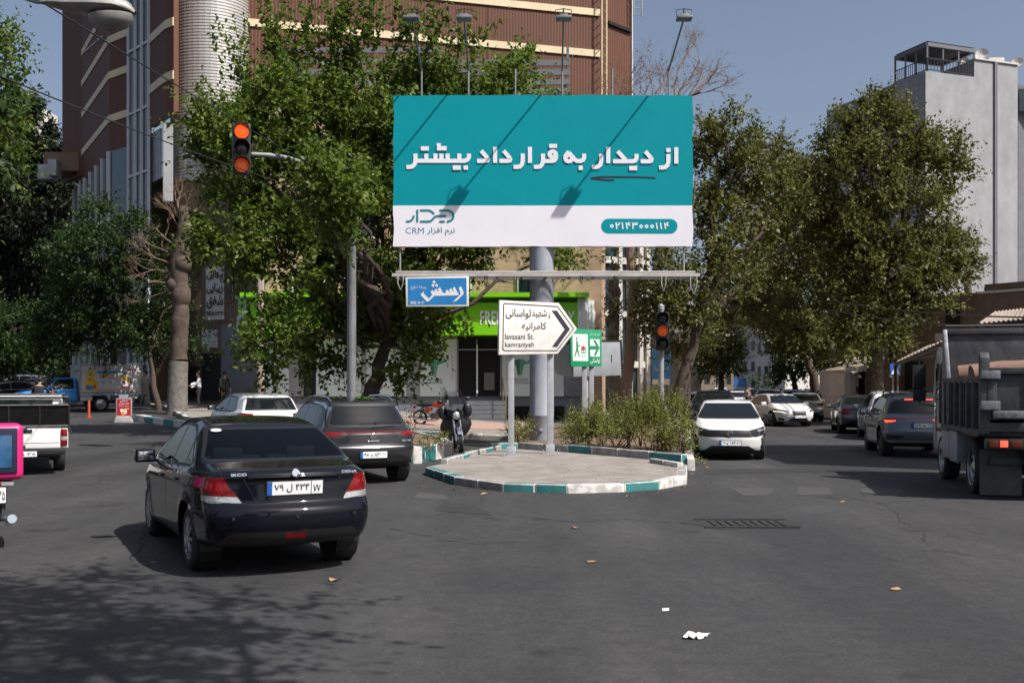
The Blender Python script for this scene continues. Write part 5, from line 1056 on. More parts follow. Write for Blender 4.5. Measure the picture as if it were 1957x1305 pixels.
M['brick'] = wall_mat('pink_buff_brick', 'brick', (.50, .33, .22), (.40, .30, .22)); M['brown'] = wall_mat('brown_ribbed_cladding', 'ribs', (.135, .046, .020), (.07, .023, .011), .19, .7)
M['render_white'] = wall_mat('grey_white_render', 'plain', (.34, .345, .36), (.27, .275, .29), .7); M['tan'] = wall_mat('tan_stucco', 'plain', (.17, .13, .098), (.115, .088, .066), 1.4); M['grey_stone'] = wall_mat('grey_stone', 'plain', (.16, .165, .18), (.12, .125, .14), 1.6)
M['brick_dark'] = wall_mat('brown_brick_shade_tone', 'brick', (.24, .16, .10), (.18, .13, .09)); M['cream'] = mat('cream_band', (.66, .55, .36), .6, var=.1, scale=1); M['far_white'] = wall_mat('far_pale_render', 'plain', (.60, .58, .54), (.52, .50, .47), 2)  # brick_dark is the buff brick with shade worked into its colour
M['mullion'] = mat('white_mullion', (.55, .56, .58), .5); M['win_glass'] = mat('window_glass', (.015, .025, .032), .06, spec=.8, var=.4, scale=.4); M['win_blue'] = mat('curtain_glass', (.03, .06, .08), .08, spec=.8, var=.4, scale=.3)
M['louver'] = mat('grey_louver', (.13, .13, .15), .6); M['silver_rib'] = mat('silver_ribs', (.50, .49, .47), .42, .35, var=.08, scale=.6)
def wall(name, A, B, z0, z1, m, parent, th=.3, kind=None):
    A, B = Vector(A[:2]), Vector(B[:2]); L_ = (B - A).length; a = math.atan2(B.y - A.y, B.x - A.x); mb = MB(); mb.box2((0, 0, z0), (L_, th, z1))
    o = mb.build(name, m); loc = Vector((A.x, A.y, 0))
    if parent: o.parent = parent; loc -= parent.location
    o.location = loc; o.rotation_euler = (0, 0, a); return o
def fr(A, B, t, out=0.0):            # point along a facade, pushed out of it towards the viewer's side
    A, B = Vector(A[:2]), Vector(B[:2]); d = (B - A).normalized(); n = Vector((d.y, -d.x)); p = A.lerp(B, t) + n * out; return p
def band(name, A, B, z, h, out, m, parent, inset=0.0):
    L_ = (Vector(B[:2]) - Vector(A[:2])).length; o = wall(name, fr(A, B, 0, out), fr(A, B, 1, out), z - h / 2, z + h / 2, m, parent, out + .05); return o
def gp2(px, Y): return (X_(px, Y), Y)
TOP = 33.0
# tall brown office block with a ribbed silver stair drum
ob = empty('office_building', (X_(600, 62), 62, 0), 0, 'tall brown ribbed office block with cream bands and a silver drum', 'building')
FA, FB = gp2(474, 60), gp2(1146, 65.7)
wall('wall', FA, FB, 12, TOP, M['brown'], ob)
for zc in (P(474, 47, 60).z + .1, P(474, -42, 60).z, P(474, -110, 60).z): band('cream_band', FA, FB, zc, .42, .10, M['cream'], ob)
for t in (.33, .66):
    p = fr(FA, FB, t, .015); q = fr(FA, FB, t + .0012, .015); wall('panel_joint', p, q, 14, TOP, M['gap'], ob, .05)
RA, RB = gp2(1146, 65.7), gp2(1160, 70); wall('wall', RA, RB, 8, TOP, M['brown'], ob); QA, QB = gp2(1158, 70.0), gp2(1206, 72); wall('wall', QA, QB, 8, TOP, M['brown'], ob)
wall('corner_trim', fr(QA, QB, .985, .12), fr(QA, QB, 1.02, .12), 8, TOP, M['mullion'], ob, .3)
wall('soffit_band', fr(QA, QB, .03, .2), fr(QA, QB, .93, .2), P(0, 56, 71).z, P(0, 50, 71).z, M['gap'], ob, .2)
mb = MB(); 
for s_ in (0, 1): x = X_(1148 + s_ * 9, 66 + s_); mb.tube([(x, 65.2 + s_, 18), (x, 65.2 + s_, TOP)], .05, 6)
for k in range(26): mb.tube([(X_(1148, 66), 65.2, 18.2 + k * .55), (X_(1157, 67), 66.2, 18.2 + k * .55)], .03, 5)
mb.build('ladder', M['cream'], ob)
mb = MB(); xx = X_(1211, 71.5)
for dx in (0, .55): mb.tube([(xx + dx, 71.4, P(0, 28, 71).z), (xx + dx, 71.4, TOP)], .045, 6)
for k in range(9): mb.tube([(xx, 71.4, P(0, 26, 71).z + k * .5), (xx + .55, 71.4, P(0, 26, 71).z + k * .5)], .03, 5)
mb.build('cage_ladder', M['steel'], ob)
# grey louvres above the brick roof
lv = MB()
for k in range(7): z = P(0, 128, 58).z + .1 - k * .52; lv.box2((X_(840, 58), 57.6, z - .16), (X_(1088, 58), 57.75, z + .16))
for k in range(5): z = P(0, 104, 58).z - k * .6; lv.box2((X_(540, 57.5), 57.3, z - .14), (X_(840, 57.5), 57.5, z + .14))
for px in (545, 690, 840, 985, 1085): lv.box((X_(px, 57.9), 57.95, P(0, 170, 58).z), (.14, .2, 4.6))
lv.build('louvre_screen', M['louver'], ob)
# silver drum
Yd = 60.2; xc = X_(403, Yd); rd = 73 * Yd / F; z0, z1 = P(0, 345, 58).z, TOP; pit = .175; n = int((z1 - z0) / pit); pr = []
for k in range(n): z = z0 + k * pit; pr += [(rd, z), (rd + .035, z + .02), (rd + .035, z + .105), (rd, z + .125)]
mb = MB(); mb.lathe(pr, (xc, Yd, 0), 'Z', 44); mb.build('stair_drum', M['silver_rib'], ob)
mb = MB(); mb.lathe([(rd - .3, z0 - .02), (rd + .06, z0 - .02), (rd + .06, z0 + .04)], (xc, Yd, 0), 'Z', 44); mb.lathe([(rd - .02, -1), (rd - .02, 1)], (xc, Yd, z0 - .9), 'Z', 32); mb.build('drum_base', M['brick_dark'], ob)
# dark left wing: zigzag of brown bands and a glazed corner
A, B, C, D, E_, F_, G_ = gp2(119, 74), gp2(157, 71), gp2(209, 62), gp2(246, 60.6), gp2(287, 58.4), gp2(317, 56), gp2(332, 55.5)
zg = P(0, 290, 62).z
wall('wall', A, B, P(0, 340, 72).z, TOP, M['brown'], ob); wall('wall', B, C, zg, TOP, M['brown'], ob); wall('wall', C, D, zg, TOP, M['brown'], ob); wall('wall', E_, F_, P(0, 240, 58).z, TOP, M['brown'], ob); wall('wall', F_, G_, P(0, 240, 58).z, TOP, M['brown'], ob)
for zc in (P(0, 228, 62).z, P(0, 145, 62).z, P(0, 77, 62).z, P(0, 10, 62).z): band('cream_band', B, C, zc, .42, .06, M['cream'], ob); band('cream_band', C, fr(C, D, .96), zc, .42, .06, M['cream'], ob)
for zc in (P(0, 165, 57.6).z, P(0, 67, 57.6).z, P(0, -25, 57.6).z): band('cream_band', E_, F_, zc, .45, .06, M['cream'], ob); band('cream_band', F_, G_, zc, .45, .06, M['cream'], ob)
wall('curtain_glass', D, E_, 1.0, TOP, M['win_blue'], ob, .1)
for t in (0.02, .36, .66, .98): wall('mullion', fr(D, E_, t - .02, .12), fr(D, E_, t + .02, .12), 1.0, TOP, M['mullion'], ob, .14)
for z in np.arange(3, TOP, 3.6): wall('transom', fr(D, E_, 0, .08), fr(D, E_, 1, .08), z, z + .14, M['mullion'], ob, .1)
wall('curtain_glass', fr(B, C, -.35), C, 1.0, zg, M['win_blue'], ob, .1); wall('curtain_glass', C, D, 1.0, zg, M['win_blue'], ob, .1)
for t in (-.34, -.1, .12, .34, .56, .78, .985): wall('mullion', fr(B, C, t - .008, .14), fr(B, C, t + .008, .14), 1.0, zg, M['mullion'], ob, .14)
wall('mullion', fr(C, D, .01, .12), fr(C, D, .05, .12), 1.0, zg, M['mullion'], ob, .12)
wall('stone_pier', gp2(312, 57.2), gp2(331, 57.4), P(0, 385, 57.4).z, P(0, 238, 57.4).z, M['render_white'], ob, .5); wall('hoarding', gp2(286, 59.0), gp2(306, 57.4), P(0, 345, 58).z, P(0, 250, 58).z, M['grey_sheet'], ob, .1)
mb = MB(); mb.box((X_(104, 72), 71, P(0, 331, 71).z), (1.0, 1.0, 1.0)); mb.box((X_(112, 71), 70.4, P(0, 326, 71).z), (.6, .9, 1.1)); mb.build('air_conditioner', M['steel'], ob, bevel=.04)
mb = MB(); mb.box2((X_(119, 74) - .2, 71.5, P(0, 335, 73).z), (X_(158, 71), 75, P(0, 300, 73).z)); mb.build('balcony', M['brick_dark'], ob)
plw = PL(157, 71, 209, 62); plw.text('Department Store', M['mullion'], ob, 163, 98, 200, 104, .12, .02, slope=-.85)
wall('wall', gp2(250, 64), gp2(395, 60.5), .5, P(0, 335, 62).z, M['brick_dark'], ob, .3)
# brick corner building with the green shop
BA, BB = gp2(507, 50), gp2(1150, 50); SA = gp2(384, 58.5); zt = P(0, 196, 50).z
bk = empty('brick_building', (X_(800, 50), 50, 0), 0, 'sunlit buff brick corner building with a bright green butcher shop front', 'building')
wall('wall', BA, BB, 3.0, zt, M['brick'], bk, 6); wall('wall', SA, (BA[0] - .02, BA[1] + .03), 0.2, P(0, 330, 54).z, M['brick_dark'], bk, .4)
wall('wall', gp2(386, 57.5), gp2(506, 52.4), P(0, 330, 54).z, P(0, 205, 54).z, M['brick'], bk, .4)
wall('side_wall', (BB[0] - .01, 50.02), (BB[0] + 1.6, 66), 0, zt, M['brick'], bk, .4)
wall('coping', fr(BA, BB, 0, .15), fr(BA, BB, 1, .15), zt, zt + .25, M['cream'], bk, 1.0)
for (px0, px1) in ((560, 620), (660, 720), (840, 900), (990, 1040)):
    for zr in (5.6, 8.9, 12.0):
        w0 = wall('window', gp2(px0, 49.96), gp2(px1, 49.96), zr, zr + 1.7, M['win_glass'], bk, .08)
        mb = MB(); xa, xb = X_(px0, 49.96), X_(px1, 49.96)
        for xx in (xa, (xa + xb) / 2, xb): mb.box((xx, 49.9, zr + .85), (.07, .08, 1.76))
        mb.box(((xa + xb) / 2, 49.895, zr + 1.73), (xb - xa, .07, .07)); mb.box(((xa + xb) / 2, 49.87, zr - .03), (xb - xa + .2, .2, .08))
        f_ = mb.build('window_frame', M['mullion'], w0, world=True)
# shop front
M['shop_green'] = mat('lime_green_fascia', (.17, .52, .006), .35, var=.04, scale=1); M['shop_green_dk'] = mat('dark_green_recess', (.03, .14, .01), .5); M['frost'] = mat('frosted_shop_panel', (.62, .68, .67), .35, var=.05, scale=.7); M['grey_clad'] = mat('grey_shop_cladding', (.17, .18, .21), .45, var=.1, scale=2)
sg0, sg1 = X_(478, 48.6), X_(1104, 48.6); zf0, zf1 = Z_(640, 48.6), Z_(578, 48.6)
mb = MB(); mb.box2((sg0, 48.6, zf0), (sg1, 50.2, zf1)); fas = mb.build('fascia', M['shop_green'], bk)
mb = MB(); mb.box2((sg0, 48.75, zf1), (sg1, 50.2, zf1 + .22)); mb.build('fascia_recess', M['shop_green_dk'], fas)
mb = MB(); mb.box2((sg0 - .35, 48.1, zf1 + .22), (sg1 + .5, 50.2, zf1 + .42)); mb.build('fascia_cap', M['shop_green'], fas)
mb = MB(); mb.prism([(sg1, 48.6), (sg1 + .05, 48.55), (sg1 + 1.0, 50.2), (sg1, 50.2)], (0, 0, zf0), (1, 0, 0), (0, 1, 0), zf1 + .2 - zf0); mb.build('fascia_return', M['frost'], fas)
ps = PL(900, 48.6, 1000, 48.6); ps.text('FRENCH BUTCHERY', M['plate'], fas, 918, 594, 1098, 621, .02, .015); ps.text(fa('فرنچ'), M['plate'], fas, 640, 590, 690, 625, .02, .015)
mb = MB(); 
for pts in ([(812, 592), (822, 588), (838, 598), (850, 604), (846, 612), (832, 606)], [(828, 612), (846, 618), (838, 628), (824, 622)]): ps.poly(mb, pts, .02 + .001 * len(mb.f))
mb.build('red_emblem', mat('shop_red', (.5, .01, .02), .4), fas)
mb = MB(); xr = sg1 + .35
for k, hh in enumerate((.95, .7, .8, .6, .75)):
    mb.box((sg1 + .12 + k * .19, 48.75 + k * .33, zf0 + .6 + .05 * k), (.10, .22, hh))
mb.build('raised_letters', M['plate'], fas, bevel=.02)
wall('shop_floor_wall', gp2(508, 50.1), gp2(1112, 50.1), .1, Z_(757, 50), M['grey_clad'], bk, .4)
wall('shop_back_wall', gp2(508, 50.3), gp2(1150, 50.3), .1, 3.2, M['grey_stone'], bk, .3)
def shop_panel(px0, px1, y0, y1, m, nm='shop_window'):
    return wall(nm, gp2(px0, 49.94), gp2(px1, 49.94), Z_(y1, 49.94), Z_(y0, 49.94), m, bk, .12)
for a, b in ((508, 552), (604, 690), (700, 776), (803, 874), (959, 1077)): shop_panel(a, b, 648, 757, M['frost'])
shop_panel(552, 580, 640, 757, M['render_white'], 'pillar'); shop_panel(580, 604, 640, 757, M['win_glass']); shop_panel(690, 700, 640, 757, M['render_white'], 'pillar'); shop_panel(776, 803, 640, 757, M['render_white'], 'pillar'); shop_panel(1077, 1112, 640, 757, M['grey_clad'], 'pillar')
dr = shop_panel(874, 959, 640, 756, M['gap'], 'shop_door')
mb = MB()
for px in (875, 911, 957): mb.box((X_(px, 49.88), 49.88, (Z_(648, 49.9) + Z_(756, 49.9)) / 2), (.07, .08, Z_(648, 49.9) - Z_(756, 49.9)))
mb.box((X_(916, 49.88), 49.87, Z_(668, 49.88)), (X_(957, 50) - X_(875, 50), .07, .08)); mb.build('door_frame', M['grey_clad'], dr); mb = MB(); mb.box((X_(912, 49.85), 49.82, Z_(705, 49.85)), (.06, .06, 2.3)); mb.build('door_handle', M['plate'], dr)
mb = MB(); mb.box2((X_(925, 49.85), 49.8, Z_(745, 49.85)), (X_(945, 49.85), 49.86, Z_(712, 49.85))); mb.box2((X_(927, 49.85), 49.77, Z_(735, 49.85)), (X_(943, 49.85), 49.8, Z_(727, 49.85))); mb.build('shop_counter', mat('counter_grey', (.12, .12, .11), .4), dr)
M['bull'] = mat('bull_green_dark', (.03, .16, .10), .5); M['bull2'] = mat('bull_green_light', (.10, .34, .22), .5); M['copper'] = mat('bull_ring', (.55, .22, .08), .4)
pw = PL(800, 49.94, 1080, 49.94)
for cx_ in (993.5, 829.5):
    mb = MB(); mb.cur = 0; pw.poly(mb, [(cx_ - 11, 688), (cx_, 686), (cx_, 716), (cx_ - 4, 716), (cx_ - 8, 697)], .01); pw.poly(mb, [(cx_ - 20, 684), (cx_ - 16, 690), (cx_ - 10, 691), (cx_ - 8, 697), (cx_ - 18, 694), (cx_ - 22, 690)], .011)
    mb.cur = 1; pw.poly(mb, [(cx_, 686), (cx_ + 11, 688), (cx_ + 8, 697), (cx_ + 4, 716), (cx_, 716)], .012); pw.poly(mb, [(cx_ + 20, 684), (cx_ + 22, 690), (cx_ + 18, 694), (cx_ + 8, 697), (cx_ + 10, 691), (cx_ + 16, 690)], .013)
    mb.cur = 2
    for t in range(10): a0, a1 = math.pi * (t / 10) + math.pi, math.pi * ((t + 1) / 10) + math.pi; pw.poly(mb, [(cx_ + 5 * math.cos(a0), 714 - 5 * math.sin(a0)), (cx_ + 5 * math.cos(a1), 714 - 5 * math.sin(a1)), (cx_ + 4 * math.cos(a1), 714 - 4 * math.sin(a1)), (cx_ + 4 * math.cos(a0), 714 - 4 * math.sin(a0))], .014)
    for dx in (-26, 34): pw.poly(mb, [(cx_ + dx, 676), (cx_ + dx + .8, 676), (cx_ + dx + .8, 727), (cx_ + dx, 727)], .014)
    mb.build('bull_logo', [M['bull'], M['bull2'], M['copper']], bk)
    pw.text('MEAT & MORE', M['bull'], bk, cx_ - 12, 723, cx_ + 15, 727.5, .012, .005); pw.text('FRENCH BUTCHERY', M['bull'], bk, cx_ - 16, 729, cx_ + 18, 733, .012, .005)
# steps up to the shop
mb = MB()
for k in range(5): mb.box2((X_(893, 49) - .05, 47.6 + k * .42, .12), (X_(966, 49), 50.05, .12 + .2 * (k + 1)))
M['step_grey'] = mat('grey_steps', (.16, .165, .175), .6, var=.2, scale=5); st = mb.build('steps', M['step_grey'], bk)
mb = MB()
for k in range(5): mb.box2((X_(893, 49) - .06, 47.59 + k * .42, .12 + .2 * (k + 1)), (X_(966, 49) + .01, 47.68 + k * .42, .12 + .2 * (k + 1) + .02))
mb.build('step_nosing', M['louver'], st)
mb = MB()
for px in (963, 969): pass
xh = X_(967, 49); mb.tube([(xh, 47.6, .1), (xh, 47.6, 1.35), (xh - .15, 49.8, 2.2), (xh - .15, 49.8, 1.1)], .03, 6); mb.build('handrail', mat('brass_rail', (.3, .25, .14), .4, .6), bk)
mb = MB()
for k in range(16): mb.box((X_(975, 50) + k * .16, 49.92, .55), (.03, .04, .5))
mb.box2((X_(972, 50), 49.93, .25), (X_(1078, 50), 50.0, .85)); mb.build('basement_grille', M['gap'], bk)
# salon and dentist on the shaded side wall
psw = PL(384, 58.5, 506, 50.06)
def on(mbp, x0, y0, x1, y1, lift): return psw.poly(mbp, [(x0, y1), (x1, y1), (x1, y0), (x0, y0)], lift)
M['light_sign'] = mat('grey_white_sign', (.62, .64, .66), .4, var=.06, scale=3)
pss = PL(393, 55.5, 431, 55.1); ss = empty('salon_sign', pss(412, 610, 0), 0, 'tall white beauty salon sign with dark raised Persian letters', 'sign')
mb = MB(); plate_solid(mb, [pss(x, y) for x, y in ((393, 611), (431, 611), (431.5, 508), (393.5, 509))], pss.n, .25); sp_ = mb.build('panel', M['light_sign'], ss, bevel=.02)
brn = mat('salon_letter_brown', (.05, .035, .028), .5)
for (y0, y1, tx) in ((517, 535, 'سالن'), (541, 562, 'زیبایی'), (565, 590, 'شفق')): pss.text(fa(tx), brn, sp_, 395.5, y0, 427, y1, .05, .03)
pss.text('BEAUTY', brn, sp_, 395.5, 595, 428, 603, .05, .03)
psd = PL(385, 56.3, 421, 56.0); sd_ = empty('dentist_sign', psd(403, 665, 0), 0, 'small white dentist sign with dark blue Persian lettering above a doorway', 'sign')
mb = MB(); plate_solid(mb, [psd(x, y) for x, y in ((385.5, 664), (420, 664), (420.5, 630), (386, 630))], psd.n, .1); dp = mb.build('panel', M['light_sign'], sd_, bevel=.01)
blu = mat('dentist_blue', (.03, .04, .22), .5); psd.text(fa('دندانپزشکی'), blu, dp, 387, 633, 419, 647, .01, .02); psd.text(fa('دکتر دکتر'), blu, dp, 392, 651, 413, 655, .01); psd.text(fa('دکتر دکتر'), blu, dp, 392, 657, 413, 661, .01)
mb = MB(); on(mb, 386, 676, 422, 765, .03); mb.build('dark_doorway', M['gap'], bk); mb = MB(); on(mb, 424, 620, 505, 770, .02); mb.build('salon_front', M['grey_clad'], bk)
mb = MB(); on(mb, 441, 663, 472, 703, .05); sw_ = mb.build('salon_window', mat('salon_window_pane', (.10, .16, .16), .2), bk)  # pane in one even dark teal colour
psw.text('HAIR CUT', M['ink'], sw_, 443, 668, 463, 677, .06); psw.text('PERSIAN', M['ink'], sw_, 448, 681, 470, 688, .06); mb = MB(); on(mb, 446, 692, 455, 702, .065); mb.build('pink_picture', mat('pink_print', (.55, .16, .25), .5), sw_)
w1 = MB(); on(w1, 434, 520, 447, 572, .04); ww_ = w1.build('window', M['win_glass'], bk); m2 = MB()
for k in range(4): x = 434 + k * 4.3; on(m2, x, 520, x + .8, 572, .06)
on(m2, 432, 572, 450, 576, .09); m2.build('window_frame', M['brick_dark'], ww_)
mb = MB(); on(mb, 466, 566, 488, 572, .5); on(mb, 470, 572, 486, 644, .4); mb.build('side_fascia', M['shop_green'], bk)
mb = MB()
for k, (h0, h1) in enumerate(((605, 628), (602, 626), (601, 625), (594, 624), (594, 622))): on(mb, 469.5 + k * 3.3, h0, 472 + k * 3.3, h1, .46)
mb.build('side_letters', M['plate'], bk)
# white column building past the ivy tree
cb = empty('column_building', (X_(1205, 66), 66, 0), 0, 'narrow building with white columns and green glass past the brick corner', 'building')
CA, CB = gp2(1140, 66), gp2(1236, 68); wall('wall', CA, CB, 0, 14, M['win_blue'], cb, 4)
for t in (.42, .62, .84, .98): wall('column', fr(CA, CB, t - .035, .3), fr(CA, CB, t + .035, .3), 0, 14, M['far_white'], cb, .35)
for z in (3.2, 6.4, 9.8): band('floor_band', CA, CB, z, .4, .2, M['far_white'], cb)
wall('dark_shop', fr(CA, CB, .05, .06), fr(CA, CB, .5, .06), 0, 2.4, M['gap'], cb, .1)
bl = PL(1244, 58, 1283, 57); bs = empty('blue_banner', bl(1262, 735, 0), 0, 'light blue and white banner hung behind the hedge traffic signal', 'banner')
mb = MB(); plate_solid(mb, [bl(x, y) for x, y in ((1246, 735), (1281, 736), (1281, 668), (1246, 666))], bl.n, .04); bpn = mb.build('panel', mat('banner_blue', (.02, .22, .62), .4, var=.1), bs)
mb = MB(); bl.poly(mb, [(1247, 734), (1280, 735), (1280, 724), (1247, 725)], .01); mb.build('white_strip', M['plate'], bpn); bl.text(fa('فروشگاه بزرگ'), M['plate'], bpn, 1249, 700, 1278, 708, .01)
bq = [bl(1248, 736), bl(1279, 737)]; mb = MB()
for q in bq: mb.tube([(q.x, q.y + .1, 0), (q.x, q.y + .1, q.z + 2)], .04, 6)
mb.build('post', M['steel'], bs)
# grey-white apartment tower on the right
wb = empty('white_tower', (X_(1840, 80), 80, 0), 0, 'tall plain grey white apartment tower with a rooftop pergola', 'building')
zt2 = P(0, 136, 78).z; WA, WB_, WC = gp2(1706, 81.4), gp2(1769, 78), gp2(1862, 79.5); WD = gp2(1945, 81)
wall('wall', WA, WB_, 0, zt2, M['render_white'], wb, .4); wall('wall', WB_, WC, 0, zt2, M['render_white'], wb, 12); wall('wall', WC, WD, 0, P(0, 114, 79.5).z, M['render_white'], wb, 12)
wall('drain_pipe', fr(WC, WD, .44, .14), fr(WC, WD, .50, .14), 3, P(0, 114, 79.5).z, M['louver'], wb, .12); wall('coping', fr(WC, WD, 0, .12), fr(WC, WD, 1.0, .12), P(0, 114, 79.5).z, P(0, 111, 79.5).z, M['far_white'], wb, 1)
mb = MB(); pc_ = [Vector((*gp2(1711, 81.5), 0)), Vector((*gp2(1772, 78.2), 0)), Vector((*gp2(1862, 79.8), 0)), Vector((*gp2(1800, 83.2), 0))]; zr = zt2; zp = P(0, 86, 78.3).z
for i, p in enumerate(pc_): mb.box((p.x, p.y, (zr + zp) / 2), (.12, .12, zp - zr))
for a, b in ((0, 1), (1, 2)):
    for t in (.33, .66): q = pc_[a].lerp(pc_[b], t); mb.box((q.x, q.y, (zr + zp) / 2), (.1, .1, zp - zr))
for a, b in ((0, 1), (1, 2), (2, 3), (3, 0)): mb.beam(pc_[a] + Vector((0, 0, zp)), pc_[b] + Vector((0, 0, zp)), .2, .28)
pg_ = mb.build('pergola', M['louver'], wb); mb = MB()
for t in np.linspace(.04, .96, 13): mb.beam(pc_[0].lerp(pc_[1], t) + Vector((0, 0, zp + .12)), pc_[3].lerp(pc_[2], t) + Vector((0, 0, zp + .12)), .1, .1)
mb.quad(*[p + Vector((0, 0, zp + .25)) for p in pc_]); mb.build('pergola_roof', M['louver'], pg_)
mb = MB()
for a, b in ((0, 1), (1, 2)):
    mb.beam(pc_[a] + Vector((0, -.1, zr + 1.0)), pc_[b] + Vector((0, -.1, zr + 1.0)), .06, .06); mb.beam(pc_[a] + Vector((0, -.1, zr + .15)), pc_[b] + Vector((0, -.1, zr + .15)), .06, .06)
    for t in np.linspace(0, 1, 16): q = pc_[a].lerp(pc_[b], t); mb.box((q.x, q.y - .1, zr + .55), (.04, .04, .9))
mb.build('roof_railing', M['dark'], wb)
zr2 = P(0, 112, 79.5).z
def dish(px, py, Y, r_, label):
    c = P(px, py, Y); mb = MB(); d = Vector((-.5, -.75, .42)).normalized(); rot = d.to_track_quat('Z', 'Y').to_matrix().to_4x4(); rot.translation = c
    mb.lathe([(.001, -.1 * r_ * 2), (r_ * .5, -.16 * r_), (r_ * .85, .02 * r_), (r_, .12 * r_)], None, 'Z', 20, M4=rot); mb.tube([c + d * -.15, c + Vector((0, .2, -.5)), Vector((c.x, c.y + .2, zr2 - .1))], .05, 6); mb.tube([c + d * .0, c + d * r_ * .9], .03, 5)
    mb.build('satellite_dish', M['far_white'], wb, smooth=True)
dish(1876, 104, 81, .5, ''); dish(1944, 120, 81.5, .45, ''); dish(1842, 117, 81, .35, '')
mb = MB(); mb.box2((X_(1888, 82), 82, zr2 - .3), (X_(1920, 82), 84, P(0, 110, 82).z)); mb.box2((X_(1890, 81.8), 81.8, zr2), (X_(1903, 81.8), 82, P(0, 112, 82).z)); mb.build('roof_cooler', M['far_white'], wb, bevel=.06)
wall('balcony_side', gp2(1946, 84), gp2(2010, 86), 0, P(0, 162, 84).z, M['grey_stone'], wb, 6)
mb = MB(); mb.box2((X_(1947, 83.8), 83.7, P(0, 215, 84).z), (X_(2000, 83.8), 83.9, P(0, 172, 84).z)); mb.build('window', M['win_glass'], wb)
wall('rear_block', gp2(1668, 96), gp2(1714, 97), 0, P(0, 190, 96).z, M['grey_stone'], wb, 5)
# tan low building, awnings and hut along the right pavement
tb = empty('tan_building', (X_(1830, 46), 46, 0), 0, 'low tan stucco building behind the dump truck', 'building')
TA, TB_ = gp2(1690, 55), gp2(1868, 50); TC = gp2(2020, 47)
wall('wall', TA, TB_, 0, P(0, 566, 52).z, M['tan'], tb, 8); wall('wall', TB_, TC, 0, P(0, 562, 50).z, M['tan'], tb, 8); wall('parapet', fr(TB_, TC, .1, .05), fr(TB_, TC, 1, .05), P(0, 560, 49).z, P(0, 541, 49).z, M['tan'], tb, .4)
wall('coping', fr(TB_, TC, .0, .12), fr(TB_, TC, 1, .12), P(0, 562, 50).z, P(0, 558, 50).z, M['far_white'], tb, .5)
for (px0, px1, y0, y1) in ((1700, 1715, 640, 690), (1730, 1765, 690, 760), (1808, 1836, 585, 620)):
    mb = MB(); q = PL(1690, 55, 1868, 50); q.poly(mb, [(px0, y1), (px1, y1), (px1, y0), (px0, y0)], .05); mb.build('window', M['gap'], tb)
mb = MB(); q.poly(mb, [(1790, 637), (1818, 637), (1818, 652), (1790, 652)], .12); mb.build('white_panel', M['far_white'], tb)
M['tin'] = mat('rusty_tin_roof', (.36, .32, .28), .7, .2, col2=(.20, .14, .10), scale=2.5, bump=.5, bscale=9)
def awning(a, b, c, d, label, th=.05):
    """corrugated sheet between four points (front left, front right, back right, back left)"""
    a, b, c, d = map(Vector, (a, b, c, d)); mb = MB(); n = 26; nz = (b - a).cross(d - a).normalized()
    for i in range(n):
        t0, t1 = i / n, (i + 1) / n; o0, o1 = nz * (.035 if i % 2 else -.035), nz * (.035 if (i + 1) % 2 else -.035); mb.quad(a.lerp(b, t0) + o0, a.lerp(b, t1) + o1, d.lerp(c, t1) + o1, d.lerp(c, t0) + o0)
    root = empty('awning', (a + b) / 2, 0, label, 'awning'); mb.build('roof_sheet', M['tin'], root); mb = MB()
    for p, q in ((a, b), (d, c), (a, d), (b, c)): mb.beam(p - Vector((0, 0, .1)), q - Vector((0, 0, .1)), .08, .1)
    for p in (a, b): mb.box((p.x, p.y + .05, p.z / 2 - .08), (.09, .09, p.z))
    mb.build('frame', M['dark'], root)
awning(P(1712, 692, 38), P(1800, 652, 33.5), P(1845, 640, 38), P(1772, 662, 43), 'long sloping corrugated awning above the crossing sign')
awning(P(1868, 618, 37), P(1990, 606, 35), P(1990, 585, 39), P(1900, 596, 41), 'short rusty tin awning right of the long corrugated one')
hb = empty('white_hut', (X_(1605, 62), 62, 0), 0, 'low whitewashed hut with a rusty tin roof under the plane trees', 'hut')
HA, HB = gp2(1566, 62), gp2(1625, 55.5); HC = gp2(1648, 60); wall('wall', HA, HB, 0, P(0, 707, 59).z, M['far_white'], hb, .3); wall('wall', HB, HC, 0, P(0, 700, 57).z, M['far_white'], hb, .3)
mb = MB(); hp = PL(1566, 62, 1625, 55.5)
for (a, b, c, d) in ((1600, 1606, 735, 765), (1612, 1619, 745, 768), (1588, 1593, 725, 738)): hp.poly(mb, [(a, d), (b, d), (b, c), (a, c)], .04)
mb.build('window', M['gap'], hb)
a, b = P(1560, 708, 63), P(1630, 712, 54.6); mb = MB(); n = 22
for i in range(n):
    t0, t1 = i / n, (i + 1) / n; s0, s1 = (.04 if i % 2 else -.04), (.04 if i % 2 == 0 else -.04); e = Vector((3.2, 3.0, .9)); mb.quad(a.lerp(b, t0) + Vector((0, 0, s0)), a.lerp(b, t1) + Vector((0, 0, s1)), a.lerp(b, t1) + e + Vector((0, 0, s1)), a.lerp(b, t0) + e + Vector((0, 0, s0)))
mb.build('roof', M['tin'], hb)
wall('wall', gp2(1640, 58), gp2(1705, 50), 0, 2.6, M['tan'], tb, .3)
